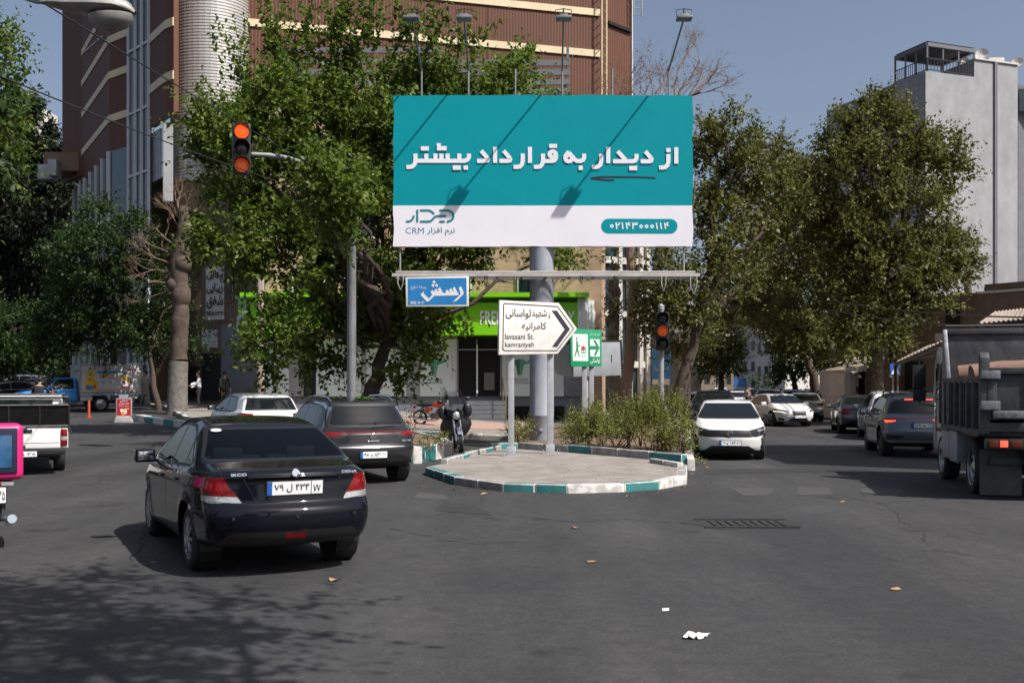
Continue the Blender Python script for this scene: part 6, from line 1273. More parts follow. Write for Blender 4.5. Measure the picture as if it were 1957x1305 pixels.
# far street end
def far_block(name, a, b, Ya, Yb, y0, m, label, th=8, rows=4, cols=4):
    r = empty(name, (X_((a + b) / 2, Ya), Ya, 0), 0, label, 'building'); A_, B_ = gp2(a, Ya), gp2(b, Yb); zt_ = P(0, y0, (Ya + Yb) / 2).z; wall('wall', A_, B_, 0, zt_, m, r, th)
    for i in range(rows):
        for j in range(cols):
            t = (j + .5) / cols; wall('window', fr(A_, B_, t - .22 / cols, .05), fr(A_, B_, t + .22 / cols, .05), zt_ - 1.2 - i * 3.2 - 1.5, zt_ - 1.2 - i * 3.2, M['win_glass'], r, .1)
    wall('roof_edge', fr(A_, B_, -.02, .3), fr(A_, B_, 1.02, .3), zt_, zt_ + .4, M['far_white'], r, 1); return r
far_block('pale_apartments', 1402, 1447, 168, 160, 560, M['far_white'], 'pale sunlit apartment block closing the far end of the street', rows=5, cols=3)
far_block('grey_apartments', 1444, 1500, 150, 146, 640, M['far_white'], 'grey far apartment block right of the pale one', rows=3, cols=4)
far_block('street_house', 1340, 1402, 120, 132, 640, M['tan'], 'shaded brown house on the left side far down the street', rows=2, cols=3)
mb = MB(); A_, B_ = gp2(1368, 150), gp2(1420, 152); mb.box2((A_[0], 150, 0), (B_[0], 150.2, Z_(722, 150)))
tag(mb.build('site_fence', mat('blue_hoarding', (.03, .12, .32), .6, var=.2, scale=.6)), 'blue sheet metal site fence at the far end of the street', 'fence')
far_block('hill_house', 14, 64, 150, 150, 196, M['far_white'], 'white flat roofed house above the dark trees at the far left', rows=2, cols=3)
# apartment block just outside the right edge whose shade falls across the street mouth
sb2 = empty('corner_block', (18, 22, 0), 0, 'tan apartment block on the corner outside the right edge', 'building')
wall('wall', (14.8, 18.6), (27, 18.6), 0, 12.2, M['tan'], sb2, 7.6)
wall('coping', (14.7, 18.5), (27.1, 18.5), 12.2, 12.5, M['far_white'], sb2, 7.8)
for i in range(3):
    for j in range(4): wall('window', (15.6 + j * 2.8, 18.55), (17.2 + j * 2.8, 18.55), 1.6 + i * 3.4, 3.4 + i * 3.4, M['win_glass'], sb2, .1)
# low clutter of shops on the shaded left pavement
lw = empty('left_shop_row', (X_(330, 62), 62, 0), 0, 'dark row of small shops behind the pollard tree on the left', 'building')
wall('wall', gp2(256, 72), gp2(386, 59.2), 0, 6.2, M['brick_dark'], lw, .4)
mb = MB(); plr = PL(256, 72, 386, 59.2)
for (a, b, c, d) in ((262, 285, 700, 752), (300, 325, 700, 755), (352, 382, 700, 760)): plr.poly(mb, [(a, d), (b, d), (b, c), (a, c)], .05)
mb.build('shop_opening', M['gap'], lw); mb = MB(); plr.poly(mb, [(300, 695), (326, 690), (326, 668), (300, 672)], .3); mb.build('shop_sign', M['light_sign'], lw); mb = MB(); plr.poly(mb, [(358, 690), (372, 690), (372, 668), (358, 668)], .3); mb.build('red_shop_sign', mat('dull_red_sign', (.22, .03, .02), .5), lw)
# ------------------------------------------------------------------ trees and shrubs
def leaf_mat(name, dark, light, trans=.32, rough=.5, spec=.28):
    m = bpy.data.materials.new(name); t, b = nodes(m); N = t.nodes.new; L = t.links.new
    at = N('ShaderNodeAttribute'); at.attribute_name = 'tint'; r = N('ShaderNodeValToRGB'); r.color_ramp.elements[0].color = (*dark, 1); r.color_ramp.elements[1].color = (*light, 1); r.color_ramp.elements[0].position = .1; r.color_ramp.elements[1].position = .95; L(at.outputs['Fac'], r.inputs[0])
    L(r.outputs[0], b.inputs['Base Color']); b.inputs['Roughness'].default_value = rough; b.inputs['Specular IOR Level'].default_value = spec
    tr = N('ShaderNodeBsdfTranslucent'); hs = N('ShaderNodeHueSaturation'); hs.inputs['Value'].default_value = 1.5; hs.inputs['Saturation'].default_value = 1.1; L(r.outputs[0], hs.inputs['Color']); L(hs.outputs[0], tr.inputs[0])
    mx = N('ShaderNodeMixShader'); mx.inputs[0].default_value = trans; out = t.nodes['Material Output']; L(b.outputs[0], mx.inputs[1]); L(tr.outputs[0], mx.inputs[2]); L(mx.outputs[0], out.inputs[0]); return m
M['leaf_bright'] = leaf_mat('broad_green_leaf', (.045, .078, .012), (.155, .210, .042), .40); M['leaf_dark'] = leaf_mat('deep_green_leaf', (.016, .036, .010), (.050, .085, .022)); M['leaf_olive'] = leaf_mat('plane_tree_leaf', (.042, .050, .012), (.165, .168, .050)); M['leaf_shrub'] = leaf_mat('privet_leaf', (.07, .085, .016), (.27, .28, .075)); M['leaf_pine'] = leaf_mat('dark_needle', (.008, .014, .007), (.022, .032, .014), .1); M['leaf_dry'] = leaf_mat('dry_brown_leaf', (.08, .045, .022), (.22, .13, .06), .2)
M['bark'] = mat('grey_brown_bark', (.085, .062, .048), .95, var=.4, scale=5, bump=.8, bscale=16); M['bark_pale'] = mat('plane_bark', (.20, .16, .12), .9, var=.45, scale=4, bump=.6, bscale=12); M['bark_white'] = mat('limewashed_bark', (.16, .145, .13), .9, var=.5, scale=5, bump=.7, bscale=12); M['twig'] = mat('bare_twig', (.20, .13, .09), .9)
def unit(v): return v / np.maximum(1e-9, np.linalg.norm(v, axis=1, keepdims=True))
def leaves(starts, dirs, lens, per, size, aspect=.55, droop=.25, spread=.8, flat=.55):
    """leaf quads set along shoots: rows of start, direction, length"""
    n = len(starts); N_ = n * per; t = (np.tile(np.linspace(.08, 1, per), n) + rng.uniform(-.04, .04, N_))[:, None]; s = np.repeat(starts, per, 0); d = np.repeat(dirs, per, 0); l = np.repeat(lens, per)[:, None]
    p = s + d * l * t; p[:, 2] -= (.18 * l * t ** 2)[:, 0] * rng.uniform(0, 1, N_)
    ax = unit(d * .5 + rng.normal(0, spread, (N_, 3)) + np.array([0, 0, -droop])); up = unit(rng.normal(0, 1, (N_, 3)) * (1 - flat) + np.array([0, 0, 1]) * flat + ax * .01); sd = unit(np.cross(ax, up)); nz = np.cross(sd, ax)
    L_ = size * rng.uniform(.65, 1.25, N_)[:, None] * (1.15 - .4 * t); W_ = L_ * aspect
    a = p + ax * L_ * .05; tip = p + ax * L_ - nz * L_ * .12; m1 = p + ax * L_ * .45 + sd * W_ * .5 + nz * L_ * .07; m2 = p + ax * L_ * .45 - sd * W_ * .5 + nz * L_ * .07
    V = np.stack([a, m1, tip, m2], 1).reshape(-1, 3); q = np.arange(N_ * 4).reshape(-1, 4)
    tint = np.clip(np.repeat(rng.normal(.5, .2, n), per) + rng.normal(0, .22, N_), 0, 1); return V, q, tint
def lobes_px(spec):                 # photo ellipses (x, y, rx, ry, depth[, depth radius]) -> centres and radii in metres
    C, Rr = [], []
    for q in spec:
        Y = q[4]; k = Y / F; C.append(P(q[0], q[1], Y)[:]); Rr.append((q[2] * k, q[5] if len(q) > 5 else (q[2] + q[3]) * .5 * k, q[3] * k))
    return np.array(C), np.array(Rr)
def crown_shoots(C, Rr, dens, length, up=.55, shell=.35):
    S_, D_, L_ = [], [], []
    for c, r in zip(C, Rr):
        n = max(8, int(dens * rng.uniform(.55, 1.15) * (r[0] * r[1] + r[1] * r[2] + r[0] * r[2])))
        u = unit(rng.normal(0, 1, (n, 3))); k = unit(rng.normal(0, 1, (9, 3))); u = unit(u + .75 * k[np.argmax(u @ k.T, 1)]); rad = (shell + (1 - shell) * rng.uniform(0, 1, n) ** .6)[:, None] * .9; p = c + u * rad * r
        S_.append(p); D_.append(unit(u * .7 + np.array([0, 0, up]) + rng.normal(0, .45, (n, 3)))); L_.append(rng.uniform(*length, n))
    return np.concatenate(S_), np.concatenate(D_), np.concatenate(L_)
def limb(mb, a, b, r0, r1, wob=.12, n=7, sides=7):
    a, b = Vector(a), Vector(b); L_ = (b - a).length; pts = []
    for i in range(n + 1):
        t = i / n; p = a.lerp(b, t); k = math.sin(math.pi * t) * L_ * wob * .5; pts.append(p + Vector((random.uniform(-k, k), random.uniform(-k, k), random.uniform(-k, k) * .4 + k * .3)))
    mb.tube(pts, [r0 + (r1 - r0) * i / n for i in range(n + 1)], sides); return pts
def tree(name, label, base, fork, r0, lobes, mt, bark, dens=26, per=9, size=.12, length=(.5, 1.1), group=None, extra=None, droop=.25, up=.55, cat='tree', twigs=True, aspect=.55, flat=.55, limbs=1, thin=None):
    C, Rr = lobes; root = empty(name, base, 0, label, cat, group); mb = MB(); b, f = Vector(base), Vector(fork)
    pts = limb(mb, b - Vector((0, 0, .3)), f, r0 * 1.15, r0 * .62, .05, 8, 12)
    tw = MB()
    if limbs:
        for c, r in zip(C, Rr):
            e = Vector(c) + Vector((random.uniform(-.2, .2) * r[0], 0, r[2] * .25)); lp = limb(mb, f - Vector((0, 0, .2)), e, r0 * .42, r0 * .10, .16, 7, 6)
            if twigs:
                for _ in range(7):
                    q = lp[random.randint(3, 6)]; u = Vector((random.gauss(0, 1), random.gauss(0, 1), random.gauss(.4, 1))).normalized(); limb(mb, q, q + Vector((u.x * r[0], u.y * r[1], u.z * r[2])) * .8, r0 * .09, .012, .2, 4, 4)
    mb.build('trunk', bark, root, smooth=True)
    s, d, l = crown_shoots(C, Rr, dens, length, up)
    if thin: k_ = (s[:, 2] > thin[0]) | (rng.uniform(0, 1, len(s)) < thin[1]); s, d, l = s[k_], d[k_], l[k_]
    V, q, ti = leaves(s, d, l, per, size, aspect=aspect, droop=droop, flat=flat)
    if extra is not None:
        V2, q2, t2_ = leaves(*extra, size, aspect=aspect, droop=.1); q = np.concatenate([q, q2 + len(V)]); V = np.concatenate([V, V2]); ti = np.concatenate([ti, t2_])
    cr = np_mesh('crown', V, q, mt, root, ti); return root
SIDE = []
# the broad leaved tree between the signal and the billboard
YT1 = 33.0
l1 = lobes_px([(600, 265, 130, 110, YT1), (530, 205, 75, 70, 32.5), (700, 190, 110, 95, 33.5), (820, 180, 75, 65, 34), (455, 300, 95, 95, 32), (620, 400, 150, 110, 32.5), (780, 380, 130, 140, 34), (930, 435, 100, 45, 34.5), (560, 540, 85, 100, 31.5), (520, 650, 50, 62, 31), (690, 560, 115, 105, 33.5), (800, 600, 85, 85, 33), (785, 690, 42, 45, 32.5, 1.2), (930, 190, 75, 50, 34.5), (410, 235, 40, 40, 32), (855, 495, 80, 50, 34), (745, 300, 110, 100, 33), (640, 655, 80, 60, 33), (1060, 490, 50, 16, 34, .6), (985, 140, 45, 35, 34.5), (450, 470, 70, 60, 31.5), (850, 590, 40, 50, 33.2, .9), (640, 372, 48, 40, 26.4, .7), (652, 422, 30, 34, 26.8, .5), (600, 345, 30, 26, 26.2, .5), (645, 350, 42, 30, 26.0, .6), (645, 395, 34, 36, 26.4, .6), (620, 330, 34, 24, 26.0, .5), (650, 452, 24, 30, 26.8, .4)])
ex_s, ex_d, ex_l = [], [], []
for (ax_, ay, bx, by, n_) in ((470, 180, 440, 40, 5), (520, 120, 518, -20, 6), (585, 110, 590, 0, 6), (640, 90, 655, -40, 8), (700, 100, 730, -30, 6), (420, 250, 385, 180, 4), (400, 260, 345, 215, 4), (830, 100, 840, 10, 5), (880, 110, 905, 40, 4), (950, 160, 1015, 105, 3), (560, 130, 545, 60, 4), (760, 90, 790, 0, 5), (960, 190, 1060, 160, 3), (430, 300, 360, 260, 4), (480, 600, 465, 700, 3), (520, 690, 515, 745, 3), (760, 690, 745, 755, 3), (600, 680, 600, 735, 3), (1040, 488, 1110, 500, 3), (400, 420, 350, 470, 3)):
    for _ in range(n_ * 3):
        a = np.array(P(ax_, ay, YT1 - .5)) + rng.normal(0, .25, 3); b = np.array(P(bx, by, YT1 - .5)) + rng.normal(0, .42, 3); ex_s.append(a); ex_d.append((b - a) / np.linalg.norm(b - a)); ex_l.append(np.linalg.norm(b - a))
tree('broadleaf_tree', 'large bright green broadleaf tree spreading behind the left edge of the billboard', P(700, 782, YT1), P(742, 640, YT1), .26, l1, M['leaf_bright'], M['bark'], dens=78, per=11, size=.205, length=(.45, 1.1), extra=(np.array(ex_s), np.array(ex_d), np.array(ex_l), 26), droop=.3, thin=(5.6, .7))
# left side trees
SIDE.append(tree('street_tree', 'rounded mid green tree above the blue pickup and its box', P(232, 760, 58), P(215, 640, 54), .2, lobes_px([(190, 500, 80, 70, 48), (240, 560, 70, 85, 49), (150, 590, 65, 70, 49), (200, 430, 55, 50, 48.5), (180, 640, 85, 45, 49), (255, 460, 40, 50, 48), (120, 500, 40, 50, 49.5), (265, 630, 40, 45, 48), (105, 640, 50, 45, 50)]), M['leaf_dark'], M['bark'], dens=70, per=10, size=.19))
tree('street_tree', 'low dark bushy tree above the parked cars at the far left', P(20, 745, 58), P(25, 690, 58), .2, lobes_px([(35, 630, 70, 55, 56), (-40, 620, 60, 60, 57), (90, 670, 50, 35, 56), (10, 680, 90, 28, 55)]), M['leaf_dark'], M['bark'], dens=60, per=10, size=.2)
tree('street_tree', 'sunlit leafy branch end reaching in at the upper left edge', (-15.5, 21, 0), (-13.2, 20.4, 5.5), .2, lobes_px([(-30, 130, 66, 85, 20), (-70, 250, 90, 90, 20.3), (0, 200, 30, 110, 19.8), (15, 90, 26, 40, 19.6), (10, 310, 30, 40, 20)]), M['leaf_bright'], M['bark'], dens=110, per=9, size=.12, length=(.3, .8))
for (px, py, Y, sc, lab) in ((62, 330, 92, 1.0, 'very dark tall conifer mass left of the office block'), (-10, 380, 84, .9, 'very dark tall conifer partly cut by the left frame edge'), (112, 420, 80, .75, 'dark conifer close against the office block corner')):
    tree('conifer', lab, P(px, 720, Y), P(px, py + 100, Y), .3, lobes_px([(px, py - 80, 35 * sc, 60, Y), (px - 25, py + 10, 60 * sc, 80, Y), (px + 28, py + 40, 55 * sc, 90, Y), (px, py + 170, 85 * sc, 130, Y), (px - 30, py + 270, 90 * sc, 90, Y)]), M['leaf_pine'], M['bark'], dens=26, per=12, size=.5, length=(.8, 1.6), group=None, aspect=.35, twigs=False)
# pollarded plane with a limewashed foot and dead twigs
def bare_twigs(mb, p, d, L_, r_, depth):
    q = p + d * L_; limb(mb, p, q, r_, r_ * .55, .12, 4, 5 if depth > 1 else 4)
    if depth:
        for _ in range(random.choice((2, 3, 3))): bare_twigs(mb, q if random.random() < .6 else p.lerp(q, .7), (d + Vector((random.gauss(0, .45), random.gauss(0, .45), random.gauss(.12, .4)))).normalized(), L_ * random.uniform(.6, .85), r_ * .58, depth - 1)
Yp = 47; pr_ = empty('pollard_tree', P(340, 772, Yp), 0, 'pollarded plane tree with a whitewashed foot and dead bare twigs', 'tree')
xb, zb0 = X_(338, Yp), H(X_(338, Yp), Yp); mb = MB(); mb.tube([(xb, Yp, zb0 - .2), (xb + .02, Yp, zb0 + .3), (xb + .05, Yp, Z_(715, Yp)), (xb + .08, Yp, Z_(690, Yp))], [.52, .45, .425, .415], 16); mb.build('whitewashed_foot', M['bark_white'], pr_, smooth=True)
mb = MB(); ctl = [(690, .08, .395), (640, .12, .40), (600, .16, .37), (560, .18, .41), (530, .10, .37), (500, .12, .42), (470, .22, .36), (440, .35, .33), (395, .3, .2)]; yy_ = np.linspace(690, 395, 34)
mb.tube([(xb + float(np.interp(-v, [-c[0] for c in ctl], [c[1] for c in ctl])) + random.uniform(-.04, .04), Yp + random.uniform(-.04, .04), Z_(v, Yp)) for v in yy_], [float(np.interp(-v, [-c[0] for c in ctl], [c[2] for c in ctl])) * random.uniform(.90, 1.10) for v in yy_], 16); mb.sphere((xb + .3, Yp - .1, Z_(505, Yp)), .42, 10); mb.sphere((xb - .1, Yp - .1, Z_(545, Yp)), .34, 10); mb.build('trunk', M['bark'], pr_, smooth=True)
mb = MB()
for (sx, sy, dx, dz) in ((330, 505, -1, .35), (335, 470, -.8, .6), (345, 440, -.5, .9), (322, 540, -1, .0), (330, 520, -.9, .1), (340, 450, .3, 1), (325, 555, -.9, -.3), (335, 490, -1, .5), (345, 420, -.2, 1)): bare_twigs(mb, P(sx, sy, Yp), Vector((dx, random.uniform(-.4, .2), dz)).normalized(), .85, .035, 4)
mb.build('dead_twigs', M['twig'], pr_)
tree('thin_street_tree', 'thin dark leaning trunk left of the whitewashed pollard', P(303, 772, 49), P(285, 660, 49), .14, lobes_px([(300, 600, 55, 60, 50), (350, 640, 40, 50, 51), (370, 480, 40, 60, 53), (290, 660, 40, 30, 50)]), M['leaf_dark'], M['bark'], dens=40, per=9, size=.2)
# bare tree and ivy column right of the billboard
Yb_ = 46; br_ = empty('bare_tree', P(1200, 790, Yb_), 0, 'half dead bare tree whose twigs show above the right end of the billboard', 'tree'); mb = MB(); limb(mb, P(1195, 795, Yb_), P(1215, 300, Yb_), .28, .14, .03, 8, 10); limb(mb, P(1212, 330, Yb_), P(1290, 190, Yb_), .12, .07, .1)
for (sx, sy, dx, dz, L_) in ((1215, 300, -.15, 1, 1.7), (1215, 290, .2, 1, 1.6), (1290, 195, .5, .8, 1.3), (1285, 200, .9, .35, 1.3), (1250, 250, .0, 1, 1.4), (1290, 190, .1, 1, 1.3), (1215, 280, -.5, .9, 1.3), (1280, 300, .9, .2, 1.2), (1250, 260, .6, .8, 1.3)): bare_twigs(mb, P(sx, sy, Yb_), Vector((dx, random.uniform(-.3, .3), dz)).normalized(), L_, .06, 5)
mb.build('trunk', M['twig'], br_); C, Rr = lobes_px([(1240, 130, 26, 60, Yb_), (1280, 170, 50, 50, Yb_), (1210, 160, 20, 50, Yb_), (1340, 240, 30, 40, Yb_)])
s, d, l = crown_shoots(C, Rr, 9, (.3, .7)); V, q, ti = leaves(s, d, l, 5, .10); np_mesh('dry_leaves', V, q, M['leaf_dry'], br_, ti)
tree('ivy_tree', 'ivy covered trunk against the right end of the brick wall', P(1172, 770, 47.5), P(1172, 520, 47.5), .3, lobes_px([(1168, 500, 16, 40, 47.3), (1176, 560, 20, 50, 47.3), (1166, 640, 18, 60, 47.3), (1160, 690, 12, 30, 47.2), (1190, 600, 14, 40, 47.2)]), M['leaf_olive'], M['bark_pale'], dens=40, per=8, size=.13, length=(.2, .5), twigs=False)
# planes along the right hand street
PT = 'plane trees along the right hand street'
tree('plane_tree', 'leaning plane tree just right of the billboard', P(1288, 770, 44), P(1345, 590, 44), .26, lobes_px([(1380, 330, 70, 80, 45), (1350, 430, 60, 80, 44), (1440, 340, 50, 80, 46), (1400, 260, 45, 50, 45), (1470, 290, 35, 55, 47), (1430, 440, 70, 80, 46), (1280, 520, 55, 45, 43), (1370, 540, 80, 55, 44), (1310, 590, 60, 35, 43), (1250, 560, 30, 60, 45), (1350, 260, 25, 35, 45), (1245, 620, 25, 50, 44), (1335, 645, 40, 42, 58), (1420, 575, 55, 45, 52), (1480, 600, 50, 40, 54), (1500, 380, 45, 60, 48), (1300, 640, 40, 40, 46), (1500, 480, 45, 60, 50)]), M['leaf_olive'], M['bark'], dens=54, per=10, size=.215, length=(.5, 1.2), group=PT)
tree('plane_tree', 'broadest plane tree with olive crown before the white tower', P(1672, 768, 50), P(1668, 560, 50), .42, lobes_px([(1690, 280, 90, 75, 50), (1640, 340, 85, 80, 49), (1760, 330, 75, 70, 50), (1640, 230, 40, 40, 50), (1800, 290, 40, 35, 50.5), (1720, 430, 110, 80, 49), (1620, 440, 60, 80, 49), (1800, 480, 55, 55, 49), (1700, 530, 90, 60, 48), (1780, 560, 50, 40, 48), (1835, 510, 30, 30, 49), (1820, 330, 30, 40, 50), (1590, 300, 35, 50, 50), (1650, 610, 55, 50, 48), (1720, 610, 35, 40, 48), (1600, 540, 50, 60, 49), (1690, 210, 30, 28, 50), (1625, 655, 60, 35, 47), (1700, 655, 40, 28, 47), (1570, 430, 45, 60, 51), (1555, 350, 30, 40, 52)]), M['leaf_olive'], M['bark'], dens=54, per=10, size=.235, length=(.5, 1.3), group=PT)
tree('plane_tree', 'dark shaded plane tree in the gap between the two brightest planes', P(1562, 755, 66), P(1535, 640, 66), .3, lobes_px([(1540, 400, 60, 75, 64), (1500, 480, 70, 80, 63), (1570, 520, 70, 80, 62), (1480, 560, 60, 60, 62), (1540, 620, 80, 45, 61), (1440, 560, 40, 50, 66), (1510, 350, 40, 50, 66), (1590, 450, 45, 70, 63), (1450, 500, 50, 50, 64), (1600, 640, 45, 40, 62), (1515, 650, 45, 40, 61), (1585, 675, 45, 28, 62), (1475, 605, 40, 32, 61)]), M['leaf_olive'], M['bark'], dens=42, per=10, size=.27, length=(.7, 1.5), group=PT)
tree('plane_tree', 'far pale green plane on the left side of the street beyond the parked cars', P(1378, 752, 100), P(1380, 700, 100), .3, lobes_px([(1375, 660, 34, 55, 100), (1395, 620, 30, 50, 102), (1350, 690, 26, 34, 98), (1400, 690, 18, 34, 101)]), M['leaf_olive'], M['bark'], dens=24, per=10, size=.38, length=(1, 1.8), group=PT)
tree('plane_tree', 'far dark plane on the right side of the street above the parked row', P(1520, 752, 96), P(1518, 720, 96), .3, lobes_px([(1500, 712, 26, 22, 96), (1530, 690, 40, 40, 92), (1462, 733, 24, 9, 115), (1530, 650, 40, 40, 95)]), M['leaf_dark'], M['bark'], dens=24, per=10, size=.38, length=(.8, 1.6), group=PT)
tree('plane_tree', 'slim plane over the white hut roof', P(1640, 760, 70), P(1630, 650, 70), .25, lobes_px([(1630, 560, 50, 60, 70), (1660, 650, 40, 40, 70), (1590, 690, 30, 20, 72)]), M['leaf_dark'], M['bark'], dens=34, per=9, size=.28, group=PT)
tree('plane_tree', 'small plane rising above the tan parapet beside the white tower', P(1850, 560, 58), P(1850, 520, 58), .2, lobes_px([(1838, 480, 26, 40, 57), (1856, 530, 14, 20, 57)]), M['leaf_olive'], M['bark'], dens=50, per=9, size=.2)
# unseen neighbour overhead: its shade dapples the foreground
tr0 = tree('plane_tree', 'plane tree behind the camera whose crown dapples the foreground asphalt', (4.8, -4.4, 0), (4.2, -2.4, 4.8), .3, (np.array([(1.1, 4.0, 8.0), (2.3, 3.2, 7.4), (2.4, 5.0, 6.8), (1.9, 1.3, 7.6), (2.6, .6, 7.0), (.0, 2.4, 7.8), (1.2, 5.9, 7.6), (.4, 5.4, 7.2)]), np.array([(1.4, 1.1, .7), (1.3, 1.2, .7), (.9, .7, .5), (1.6, 1.4, .8), (1.2, .8, .6), (1.3, 1.2, .7), (.8, .6, .4), (.7, .7, .4)])), M['leaf_dark'], M['bark'], dens=75, per=10, size=.15)
for x, y, a in ((-17, 5, 0), (-18.5, 11.5, 2), (-15, -3, 4), (-7, -15, 1), (-20, 18, 5), (3, -20, 3)):      # neighbours beyond the frame that the car bodies mirror
    c = copy_tree(SIDE[0]); c.location = (x, y, 0); c.rotation_euler = (0, 0, a); tag(c, 'leafy street tree standing outside the frame', 'tree', 'street trees outside the frame')
# hedge and small shrubs on the island
def shrub(name, label, spec, mt, size=.055, dens=420, per=12, length=(.2, .5), z0=.3, group=None, spikes=None, stem=M['twig']):
    C, Rr = lobes_px(spec); c0 = C.mean(0); root = empty(name, (c0[0], c0[1], z0), 0, label, 'shrub', group); mb = MB()
    for c, r in zip(C, Rr):
        for _ in range(6): limb(mb, (c[0] + random.uniform(-.2, .2) * r[0], c[1] + random.uniform(-.2, .2), z0 - .1), (c[0] + random.uniform(-.9, .9) * r[0], c[1] + random.uniform(-.7, .7) * r[1], c[2] + random.uniform(-.3, .8) * r[2]), .018, .005, .15, 4, 4)
    mb.build('stems', stem, root); s, d, l = crown_shoots(C, Rr, dens, length, .9, .25); keep = s[:, 2] > z0; V, q, ti = leaves(s[keep], d[keep], l[keep], per, size, droop=.0, aspect=.6)
    if spikes:
        es, ed, el = [], [], []
        for (px, py, h_) in spikes: a = np.array(P(px, py, spec[0][4])); es.append(a); dd = np.array([random.gauss(0, .12), random.gauss(0, .12), 1.0]); ed.append(dd / np.linalg.norm(dd)); el.append(h_)
        V2, q2, t2_ = leaves(np.array(es), np.array(ed), np.array(el), 22, size, droop=0); q = np.concatenate([q, q2 + len(V)]); V = np.concatenate([V, V2]); ti = np.concatenate([ti, t2_])
    np_mesh('foliage', V, q, mt, root, ti); return root
HG = 'hedge shrubs on the traffic island'
def spk(x0, x1, y, n, h=(.3, .7)): return [(random.uniform(x0, x1), y + random.uniform(-6, 14), random.uniform(*h)) for _ in range(n)]
shrub('hedge_shrub', 'tallest yellow green hedge shrub at the right corner of the island', [(1275, 815, 42, 52, 25.2), (1250, 830, 45, 42, 25.0), (1265, 780, 32, 35, 25.6), (1300, 840, 22, 34, 24.6)], M['leaf_shrub'], group=HG, spikes=spk(1235, 1312, 780, 34))
shrub('hedge_shrub', 'middle hedge shrub around the foot of the straight traffic signal', [(1200, 815, 40, 40, 26.2), (1225, 800, 34, 38, 26.6), (1180, 830, 35, 30, 25.8)], M['leaf_shrub'], group=HG, spikes=spk(1165, 1245, 790, 26))
shrub('hedge_shrub', 'low left hedge shrub under the green market sign', [(1120, 820, 38, 32, 27.0), (1148, 812, 34, 36, 27.3), (1095, 832, 26, 24, 26.8)], M['leaf_shrub'], group=HG, spikes=spk(1085, 1165, 800, 22))
shrub('hedge_shrub', 'small clipped shrub directly left of the billboard pole', [(985, 828, 22, 17, 28.6), (1002, 824, 18, 18, 28.8)], M['leaf_shrub'], group=HG, dens=400)
shrub('bare_shrub', 'dry brown twiggy shrub in the planter behind the charcoal suv', [(785, 815, 20, 38, 25.2), (770, 830, 22, 30, 25.4)], M['leaf_dry'], size=.05, dens=40, z0=.4, length=(.2, .4)); shrub('planter_weed', 'tuft of low green weeds in the teal edged planter', [(820, 843, 24, 8, 24.6, .4), (845, 838, 16, 7, 24.8, .35)], M['leaf_shrub'], dens=120, z0=.42, length=(.12, .25))
shrub('kerb_weed', 'ragged weeds spilling past the right corner kerb of the island', [(1318, 862, 14, 14, 24.3, .3), (1325, 880, 12, 7, 23.8, .25)], M['leaf_shrub'], dens=70, z0=.0, length=(.15, .3))
